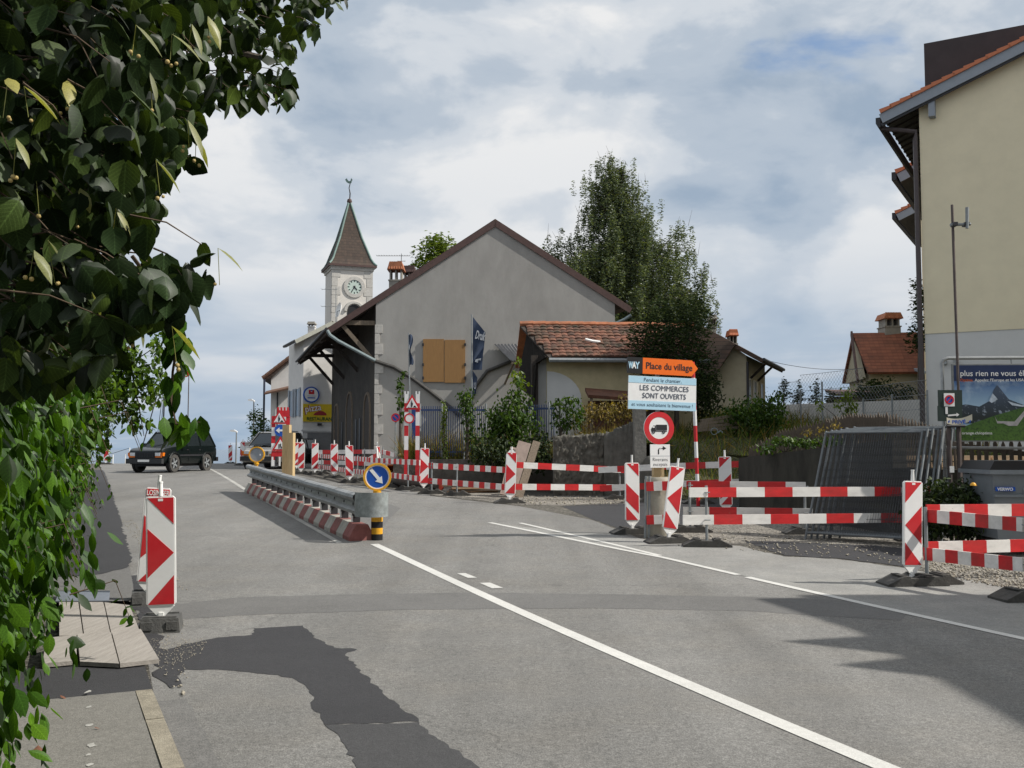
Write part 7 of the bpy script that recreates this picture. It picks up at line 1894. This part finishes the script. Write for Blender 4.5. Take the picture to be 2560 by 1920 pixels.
for x in xs:
    top = 2.75 + .25 * math.sin(x * 1.3) + .15 * math.sin(x * 3.1) - .25 * (x > 14) + .75 * math.exp(-((x - 5.5) / 4.5) ** 2)
    z = (random.random() ** .85) * top
    y = -.04 + .34 * random.random() - bulge(x, z) * .9 - .10 * (z / 2) - .12 * smooth(8, 16, x)
    if z < .25: y += .12
    hp.append((x, y, hz0(x) + z)); hs.append(random.uniform(.05, .115) * (1.0 if x < 9 else 1.5))
hp = np.array(hp); hs = np.array(hs); n = len(hp)
yaw = rng.normal(0.0, .75, n); tilt = rng.normal(1.05, .4, n)
# leaves face the road (local -y): tip hangs down, face outwards
MT = rotmats(n, hp, hs, tilt, yaw)
wp = np.array([Vector((hb.x, hb.y, 0)) + ROAD * a[0] + Vector((-ROAD.y, ROAD.x, 0)) * a[1] for a in hp])
vis = hs / np.maximum(wp[:, 1], .3); uu = CX + wp[:, 0] / np.maximum(wp[:, 1], .1) * F; vv = 1122 - (hp[:, 2] - EYE) / np.maximum(wp[:, 1], .1) * F
ok = (uu > 0) & (vv < 1900) & (vv > 800) & (hp[:, 1] < .06)
sc_ = np.where(ok, vis, -1); order = np.argsort(-sc_); own = order[:295]
for i in own: piece('leaf', vme[i % 3], hd, Matrix(MT[i].tolist()))
rest = np.setdiff1d(np.arange(n), own)
f_ = mass('foliage', Vv, Qv, MT[rest], VINE, hd, True); f_['kind'] = 'stuff'
# trailing shoots with leaves hanging from the top and leaning over the pavement
m = MB(); sp_, ss_ = [], []
def shoot(pts, nleaf, size):
    P = [Vector(p) for p in pts]; m.tube(P, [.006] + [.004] * (len(P) - 2) + [.002], 4)
    for k in range(nleaf):
        t_ = random.random() * (len(P) - 1.001); i = int(t_); p = P[i].lerp(P[i+1], t_ - i); sp_.append(tuple(p + Vector((random.uniform(-.03, .03), random.uniform(-.03, .03), random.uniform(-.03, .02))))); ss_.append(random.uniform(.7, 1.2) * size)
for _ in range(70):
    x = random.uniform(2.2, 16); z = random.uniform(.5, 2.3); y = -.1 - bulge(x, z); l_ = random.uniform(.2, .55)
    shoot([(x, y + .1, hz0(x) + z), (x + .05, y - l_ * .5, hz0(x) + z + .08), (x + .1, y - l_ * .8, hz0(x) + z - l_ * .6)], 10, .07)
m.build('shoots', TWIG, hd)['kind'] = 'stuff'
f_ = mass('foliage', Vv, Qv, rotmats(len(sp_), np.array(sp_), np.array(ss_), rng.normal(.9, .5, len(sp_))), VINE, hd, True); f_['kind'] = 'stuff'

# hanging creeper strand and small-leaved shrub behind it
st_ = thing('creeper_strand', 'long creeper strand hanging down in front of the sky left of the dark green car', 'creeper', tuple(at(440, 700, 3.0)))
o0 = Vector(st_.location)
path = [at(u, v, d) - o0 for u, v, d in ((330, 640, 2.8), (420, 760, 2.9), (446, 840, 3.0), (432, 930, 3.0), (428, 1000, 3.0), (440, 1060, 3.0), (500, 1055, 3.0))]
m = MB(); m.tube(path, [.006, .005, .005, .004, .004, .003, .002], 5); m.build('stem', TWIG, st_)
for k in range(38):
    t_ = 1.0 + random.random() * 4.9; i = int(t_); p = path[i].lerp(path[min(i+1, 6)], t_ - i) + Vector((random.uniform(-.03, .035), random.uniform(-.03, .03), random.uniform(-.02, .02)))
    piece('leaf', vme[k % 3], st_, T(*p) @ RZ(random.gauss(0, .8)) @ RX(random.gauss(1.2, .3)) @ RY(random.gauss(0, .4)) @ Matrix.Scale(random.uniform(.055, .095), 4))
def shrub_cloud(t, blobs, material, V, Q, size, dens, name='foliage', tilt=(.6, .7), smooth_=False, o0=None):
    P, S_ = [], []
    for (u, v, ru, rv, Y, rd) in blobs:
        c = at(u, v, Y); k = Y / F; rx, rz, ry = ru * k, rv * k, rd
        nn = int(dens * rx * rz * 3.1 * (1 + ry))
        for _ in range(nn):
            a, b = random.uniform(0, 2*math.pi), math.acos(random.uniform(-1, 1)); r_ = random.random() ** .40 * (1 + .22 * math.sin(3 * a + c.x * 7) + .15 * math.sin(5 * b + 2 * a))
            P.append((c.x + rx * r_ * math.sin(b) * math.cos(a) - o0.x, c.y + ry * r_ * math.sin(b) * math.sin(a) - o0.y, c.z + rz * r_ * math.cos(b) - o0.z)); S_.append(random.uniform(.6, 1.3) * size)
    f = mass(name, V, Q, rotmats(len(P), np.array(P), np.array(S_), rng.normal(tilt[0], tilt[1], len(P))), material, t, smooth_); f['kind'] = 'stuff'
    return f
sh_ = thing('privet_shrub', 'small-leaved shrub arching over the hedge against the sky', 'shrub', (-8.2, 13.5, G(13)))
o0 = Vector(sh_.location)
m = MB()
for (u, v, u2, v2) in ((250, 1000, 400, 860), (250, 1000, 330, 800), (250, 1000, 390, 1010), (250, 1000, 300, 900), (330, 960, 360, 1090)):
    a, b = at(u, v, 12), at(u2, v2, 12); m.tube([a - o0, a.lerp(b, .5) - o0 + Vector((0, 0, .1)), b - o0], [.014, .009, .004], 5)
m.tube([(-.6, 0, -.1), (-.55, 0, 1.2), tuple(at(250, 1000, 12) - o0)], [.04, .03, .02], 6); m.build('stems', TWIG, sh_)
shrub_cloud(sh_, [(270, 900, 60, 90, 12, .35), (330, 930, 60, 70, 12, .3), (385, 960, 35, 60, 12, .25), (395, 870, 22, 55, 12, .2), (300, 1000, 60, 60, 12, .3), (340, 1050, 16, 45, 12, .15), (375, 1060, 8, 40, 12, .1), (240, 1080, 40, 80, 12, .3), (290, 820, 30, 40, 12, .2), (215, 870, 60, 80, 11, .4), (200, 960, 60, 80, 11, .4), (250, 960, 55, 70, 11.5, .4), (210, 1050, 55, 70, 11, .4), (300, 880, 40, 60, 12, .3)], VINE2, Vv, Qv, .085, 900, o0=o0)

# ---------------------------------------------------------------- trees
def strands(t, base_pts, material, V, Q, size, per, o0, drop, spread, name='crown'):
    P, S_ = [], []
    for (x, y, z) in base_pts:
        L = random.uniform(.5, 1.0) * drop; dx, dy = random.uniform(-spread, spread), random.uniform(-spread, spread)
        for k in range(per):
            f = random.random(); P.append((x + dx * f + random.gauss(0, .06), y + dy * f + random.gauss(0, .06), z - L * f ** 1.2)); S_.append(random.uniform(.7, 1.25) * size)
    f = mass(name, V, Q, rotmats(len(P), np.array(P), np.array(S_), rng.normal(1.0, .6, len(P))), material, t); f['kind'] = 'stuff'
BYY = 54.0
bt = thing('birch_tree', 'tall weeping birch rising behind the barn and shed', 'tree', (onx(1570, BYY), BYY, .8))
o0 = Vector(bt.location); kk = BYY / F
ht = at(1530, 392, BYY).z - .8
m = MB(); m.tube([(0, 0, -.5), (.1, 0, ht*.3), (-.2, 0, ht*.55), (-.6, 0, ht*.8), (-.9, 0, ht*.99)], [.28, .22, .15, .08, .02], 9); m.build('trunk', WBARK, bt, True)
env = [(392, 1528, 8), (430, 1530, 36), (500, 1536, 68), (560, 1530, 74), (600, 1545, 98), (640, 1558, 140), (680, 1562, 178), (740, 1572, 196), (800, 1580, 198), (860, 1590, 165), (930, 1600, 150), (980, 1610, 140)]
def envat(v):
    for i in range(len(env) - 1):
        if v <= env[i+1][0]:
            f = (v - env[i][0]) / (env[i+1][0] - env[i][0]); return env[i][1] + (env[i+1][1] - env[i][1]) * f, env[i][2] + (env[i+1][2] - env[i][2]) * f
    return env[-1][1:]
bp = []; mb_ = MB()
arms = [(1385, 600, 30), (1405, 620, 30), (1700, 570, 28), (1720, 640, 30), (1750, 700, 35), (1660, 640, 40), (1480, 540, 35), (1600, 520, 30), (1510, 400, 18), (1560, 420, 22), (1480, 470, 25), (1590, 470, 25), (1620, 525, 22), (1740, 780, 30), (1390, 680, 35), (1625, 610, 36), (1440, 600, 38), (1430, 655, 42), (1450, 700, 42), (1600, 560, 34), (1470, 560, 34)]
for (u, v, r_) in arms:
    c = at(u, v, BYY) - o0; cx_, _ = envat(min(975, v + 160)); a = at(cx_, min(975, v + 170), BYY) - o0
    mb_.tube([a, a.lerp(c, .55) + Vector((0, 0, .25)), c], [.07, .04, .012], 5)
    for _ in range(5):
        q = Vector((c.x + random.gauss(0, r_ * kk * .5), c.y + random.gauss(0, .5), c.z + random.gauss(0, r_ * kk * .4)))
        for _ in range(6): bp.append((q.x + random.gauss(0, .22), q.y + random.gauss(0, .25), q.z + random.gauss(0, .2)))
for b_ in range(330):
    v = 412 + (b_ / 330) ** .72 * 560 + random.uniform(-8, 8)
    cx_, hw2 = envat(v); sgn = random.choice((-1, 1)); az = random.uniform(-1.5, 1.5)
    ln = hw2 * kk * random.uniform(.6, 1.2) * (1.0 if abs(az) < .9 else .7)
    p = at(cx_, v, BYY) - o0; st0 = Vector((p.x * .75, 0, p.z - .1 * ln)); q = Vector((p.x + sgn * ln * math.cos(az), ln * math.sin(az), p.z + random.uniform(-.1, .35)))
    md = st0.lerp(q, .55) + Vector((0, 0, .22 * ln)); mb_.tube([st0, md, q], [.022, .014, .005], 4)
    for s_ in range(int(6 + ln * 5.0)):
        f = random.uniform(.25, 1.0); r0 = st0.lerp(md, f / .55) if f < .55 else md.lerp(q, (f - .55) / .45)
        bp.append((r0.x + random.gauss(0, .14), r0.y + random.gauss(0, .16), r0.z + random.gauss(.05, .1)))
mb_.build('limb', BARK, bt)
strands(bt, bp, BIRCH, *QUADL, .145, 34, o0, 1.7, .14)
# loose upright twigs at the outline
m = MB()
for (u, v, r_) in arms:
    for _ in range(5): c = at(u + random.uniform(-r_, r_), v + random.uniform(-10, 20), BYY) - o0; m.tube([c, c + Vector((random.uniform(-.3, .3), 0, random.uniform(.3, .9)))], [.012, .004], 3)
m.build('twigs', TWIG, bt)['kind'] = 'stuff'

def tree(name, label, blobs, Y, material, size, dens, V=None, Q=None, trunk=None, ybase=None, group=None, tilt=(.6, .7), cat='tree'):
    u0 = blobs[0][0]; x = onx(trunk if trunk else u0, Y)
    zb = ybase if ybase is not None else G(Y)
    t = thing(name, label, cat, (x, Y, zb), 0, group); o0 = Vector(t.location)
    tops = [at(b[0], b[1], Y) - o0 for b in blobs]; hi = max(p.z for p in tops)
    m = MB(); m.tube([(0, 0, -.2), (.03, 0, hi * .35), (-.02, 0, hi * .75)], [max(.03, hi * .025), max(.025, hi * .02), .012], 7); m.build('trunk', BARK, t, True)
    m = MB()
    for p in tops: m.tube([(0, 0, hi * .25), (p.x * .5, p.y * .5, (hi * .25 + p.z) / 2 + .1), tuple(p)], [max(.012, hi * .012), .01, .006], 5)
    m.build('limb', BARK, t)
    shrub_cloud(t, [(b[0], b[1], b[2], b[3], Y, b[4]) for b in blobs], material, V or QUADL[0], Q or QUADL[1], size, dens, 'crown', tilt, o0=o0)
    return t
tree('broadleaf_tree', 'rounded light green tree behind the left slope of the barn roof', [(1085, 640, 48, 50, 1.2), (1060, 670, 40, 35, 1.0), (1110, 620, 35, 32, 1.0), (1085, 605, 28, 20, .7), (1120, 660, 40, 40, 1.0)], 60, LIGHT, .26, 130)
tree('yew_tree', 'dark dense yew in front of the beige farmhouse right of the birch', [(1690, 860, 75, 95, 1.5), (1730, 800, 50, 70, 1.2), (1660, 800, 50, 70, 1.2), (1745, 900, 50, 70, 1.2), (1640, 890, 45, 60, 1.0), (1760, 960, 50, 70, 1.0), (1700, 960, 60, 60, 1.2), (1620, 830, 40, 50, .8), (1615, 900, 40, 50, .8), (1590, 850, 34, 42, .6)], 32.3, YEW, .12, 300, ybase=1.9, tilt=(.9, .5))
tree('cedar_sapling', 'slim feathery conifer tip above the yew', [(1742, 720, 10, 30, .4), (1745, 770, 22, 35, .6), (1770, 790, 22, 18, .5), (1752, 815, 34, 30, .7)], 41, YEW, .15, 230, ybase=2.4, tilt=(.9, .5))
tree('garden_tree', 'dark leafy tree beside the cream apartment house corner', [(2302, 760, 22, 45, .8), (2295, 830, 22, 40, .8), (2290, 715, 10, 26, .5), (2300, 860, 26, 26, .8)], 40, YEW, .2, 210, ybase=2.4)
tree('far_tree', 'small leafy tree at the crest left of the restaurant', [(645, 1065, 24, 42, .7), (632, 1040, 12, 16, .4), (665, 1100, 20, 40, .6), (640, 1110, 22, 30, .6), (612, 1120, 12, 16, .4)], 66, GREEN, .22, 170)
tree('hedge_bush', 'round dark bush behind the chain-link fence before the red-roofed house', [(2195, 975, 55, 32, 1.2), (2250, 985, 45, 28, 1.0), (2160, 985, 30, 22, .8)], 40, YEW, .17, 230, ybase=2.2, cat='bush')
for i, (u, v, lab) in enumerate(((1960, 975, 'spiky bush at the left end of the chain-link fence'), (1995, 985, 'second spiky bush behind the chain-link fence'), (2040, 985, 'third spiky bush behind the chain-link fence'), (2075, 1000, 'low dark bush behind the chain-link fence beside the garden shed'))):
    tree('conifer_bush', lab, [(u, v, 14, 28, .5), (u + 2, v - 20, 5, 20, .3), (u - 4, v + 15, 20, 18, .6)], 44, YEW, .16, 220, ybase=2.5, group='bushes behind the chain-link fence', cat='bush')

# bushes and climbers in front of the barn and shed
OV = oval(.28, .2, .3)
tree('elder_bush', 'tall green bush between the railing and the stone wall', [(1295, 950, 10, 18, .2), (1290, 1000, 36, 32, .6), (1270, 1040, 50, 50, .8), (1300, 1060, 50, 45, .8), (1250, 1100, 55, 50, .8), (1290, 1130, 45, 45, .7), (1240, 1060, 40, 40, .6)], 29.6, GREEN, .13, 300, *OV, ybase=1.0, cat='bush')
tree('dark_bush', 'dark green bush low beside the leaning boards', [(1230, 1120, 50, 40, .6), (1280, 1150, 60, 35, .7), (1340, 1140, 42, 45, .6), (1350, 1105, 40, 30, .6), (1200, 1140, 30, 30, .5)], 28.4, YEW, .11, 420, *OV, ybase=.6, cat='bush')
tree('climber', 'mound of climber on the fence post left of the elder bush', [(1168, 1005, 24, 36, .4), (1172, 1050, 18, 34, .3), (1160, 990, 20, 14, .3), (1180, 1090, 14, 40, .25)], 30.8, GREEN, .09, 560, *OV, ybase=1.3, cat='climber')
tree('climber', 'narrow column of yellow-green climber on the dark blue railing', [(1110, 1030, 9, 30, .2), (1110, 1080, 10, 40, .2), (1112, 1130, 10, 30, .2)], 30.8, LIGHT, .08, 700, *OV, ybase=1.3, cat='climber')
tree('climber', 'climber hanging over the fence at the bright blue railing', [(1400, 1005, 26, 12, .3), (1432, 1000, 26, 12, .3), (1388, 1030, 10, 26, .2), (1420, 1030, 24, 26, .3), (1448, 1040, 14, 30, .3), (1410, 1060, 30, 22, .3)], 28.6, GREEN, .10, 520, *OV, ybase=1.6, cat='climber')
tree('wall_sapling', 'young sapling growing against the barn corner beside the furled flag', [(1000, 960, 10, 22, .2), (1008, 935, 7, 10, .2), (1004, 1005, 16, 18, .3), (1010, 1040, 10, 16, .3)], 40, GREEN, .15, 300, *OV, cat='sapling')
tree('fern_bush', 'pale feathery bush poking up before the corrugated canopy', [(1296, 900, 10, 10, .2), (1292, 935, 18, 16, .3), (1300, 960, 22, 14, .3)], 30.2, LIGHT, .12, 300, *OV, ybase=1.3, cat='bush')
tree('hedge_shrub', 'dark shrub mass under the billboard beside the waste container', [(2380, 1250, 75, 45, .6), (2330, 1270, 50, 50, .5), (2430, 1240, 45, 45, .5), (2450, 1190, 25, 35, .4), (2350, 1220, 40, 25, .4), (2400, 1310, 70, 40, .5), (2320, 1320, 30, 40, .4)], 15.2, YEW, .075, 1500, *OV, ybase=G(15), cat='shrub')
tree('hedge_shrub', 'leafy shrub along the top of the dark retaining wall', [(1960, 1100, 40, 16, .4), (2010, 1105, 40, 12, .5), (2060, 1100, 36, 14, .4), (1920, 1120, 30, 12, .3), (2080, 1100, 30, 14, .3)], 21.2, GREEN, .085, 900, *OV, ybase=1.5, cat='shrub')
tree('hedge_shrub', 'reddish leafy weeds in front of the picket fence', [(2055, 1075, 14, 14, .3), (2090, 1060, 12, 14, .3), (2020, 1080, 16, 10, .3)], 20.9, DRY, .06, 700, *OV, ybase=1.5, cat='shrub')
tree('tall_weeds', 'yellowish tall weeds before the concrete wall', [(2120, 990, 22, 26, .3), (2130, 1020, 22, 22, .3), (2095, 1010, 12, 18, .2), (2050, 1010, 10, 20, .2)], 29, LIGHT, .09, 420, *OV, ybase=1.8, cat='weeds')
tree('bramble', 'bramble mound on the grass bank below the beige farmhouse', [(1870, 1030, 55, 40, 1.0), (1910, 1050, 50, 40, .9), (1830, 1040, 40, 30, .8), (1880, 1075, 60, 30, .9), (1930, 1020, 40, 45, .8), (1860, 1100, 50, 25, .6)], 31, GREEN, .11, 360, *OV, ybase=1.5, cat='bush')
tree('ivy_bush', 'dark ivy bush under the notice board beside the shed', [(1640, 960, 50, 60, .8), (1700, 1000, 50, 60, .8), (1760, 990, 40, 60, .7), (1680, 1060, 60, 30, .6), (1600, 1000, 40, 30, .6)], 34, YEW, .12, 420, *OV, ybase=1.9, cat='bush')
tree('dry_shrub', 'dry brown shrub before the rusty cover beside the shed', [(1480, 1030, 30, 30, .4), (1530, 1030, 40, 30, .5), (1580, 1020, 40, 40, .5), (1450, 1060, 26, 26, .4)], 29, DRY, .085, 480, *OV, ybase=1.8, cat='shrub')

# grass and weeds as uncountable stuff
def grassmass(name, label, pts, hgt, material, w=.03):
    V, Q = blade(w); pts = np.array(pts); n = len(pts)
    M4 = rotmats(n, pts, hgt * rng.uniform(.5, 1.3, n), rng.normal(0, .25, n))
    return tag(mass(name, V, Q, M4, material), label, 'grass', None, 'stuff')
pp = []
for _ in range(9000):
    x, y = random.uniform(4.0, 14), random.uniform(25.4, 40); pp.append((x, y, HB(x, y) - .02))
grassmass('grass', 'rough grass on the bank behind the side street', pp[:6000], .42, GRASS)
grassmass('grass', 'dry tall grass on the bank behind the side street', [p for p in pp[6000:]], .55, DRY, .02)
pp = []
for _ in range(5000):
    x, y = random.uniform(1.2, 4.2), random.uniform(26.8, 31); pp.append((x, y, HT(x, y) - .02))
grassmass('weeds', 'green weeds along the top of the stone wall', pp[:2600], .38, GRASS)
grassmass('weeds', 'dry weeds along the top of the stone wall', pp[2600:], .5, DRY, .02)
pp = [(random.uniform(-3.4, 1.2), random.uniform(30.9, 33), 0) for _ in range(3500)]; pp = [(x, y, HT(x, y) - .02) for x, y, _ in pp]
grassmass('weeds', 'tall weeds behind the dark blue railing', pp[:2000], .8, DRY, .014)
grassmass('weeds', 'green weeds behind the dark blue railing', pp[2000:], .6, GRASS, .014)
pp = []
for _ in range(2600):
    t_ = random.random(); x, y = 5.3 + 1.5 * t_ + random.uniform(.1, 2.5), 22.8 - 5.6 * t_ + random.uniform(.2, 2); pp.append((x, y, HG(x, y) - .02))
grassmass('weeds', 'weeds in the garden behind the retaining wall', pp, .22, GRASS)
# loose stones and crumbs
ST = mat('loose_stone', (.30, .275, .225), .9, var=.3, scale=20)
stv = [(-.5,-.4,0),(.5,-.45,0),(.45,.5,0),(-.5,.45,0),(-.25,-.2,.5),(.3,-.25,.45),(.25,.25,.55),(-.3,.25,.45)]; stq = [(0,3,2,1),(4,5,6,7),(0,1,5,4),(1,2,6,5),(2,3,7,6),(3,0,4,7)]
P, S_ = [], []
def crumbs(n, quad, smin, smax):
    for _ in range(n):
        a, b = random.random(), random.random(); q = [Vector(gxy(*z)) for z in quad]; p = q[0].lerp(q[1], a).lerp(q[3].lerp(q[2], a), b); P.append((p.x, p.y, G(p.y) + .012)); S_.append(random.uniform(smin, smax))
crumbs(260, [(385, 1680), (500, 1640), (520, 1600), (372, 1600)], .003, .010)
crumbs(120, [(400, 1690), (470, 1700), (470, 1560), (385, 1560)], .003, .012)
crumbs(9, [(425, 1715), (458, 1745), (465, 1730), (440, 1700)], .012, .03)
crumbs(90, [(270, 1500), (335, 1500), (330, 1478), (280, 1478)], .01, .03)
crumbs(260, [(430, 1480), (470, 1480), (330, 1300), (300, 1300)], .006, .02)
crumbs(700, [(2320, 1440), (2570, 1480), (2570, 1400), (2320, 1400)], .01, .035)
crumbs(260, [(1660, 1362), (2260, 1412), (2230, 1370), (1740, 1320)], .01, .035)
crumbs(250, [(1280, 1262), (1600, 1262), (1600, 1244), (1280, 1240)], .012, .05)
crumbs(160, [(880, 1370), (1700, 1430), (1600, 1380), (1000, 1330)], .005, .012)
o = mass('stone_crumbs', stv, stq, rotmats(len(P), np.array(P), np.array(S_), rng.normal(0, .2, len(P))), ST); tag(o, 'loose stones and asphalt crumbs strewn on road and gravel', 'stones', None, 'stuff')

# fallen leaves on the pavement
DEAD = mat('dead_leaf', (.16, .07, .04), .8, var=.3)
dme = tmesh('dead_leaf', *oval(.24, .5, .4), DEAD)
for (u, v, s_, a_, lab) in ((95, 1876, .13, .4, 'curled brown leaf lying low on the pavement by the hedge'), (235, 1825, .03, 2.0, 'tiny brown leaf in the middle of the pavement'), (150, 1745, .05, 1.2, 'small brown leaf under the hedge edge on the pavement')):
    o = bpy.data.objects.new('dead_leaf', dme); C.objects.link(o); p = gp(u, v, KH); o.matrix_world = T(p.x, p.y, p.z + .012 + s_ * .12) @ RZ(a_) @ Matrix.Scale(s_, 4)
    tag(o, lab, 'leaf', 'fallen leaves on the pavement')
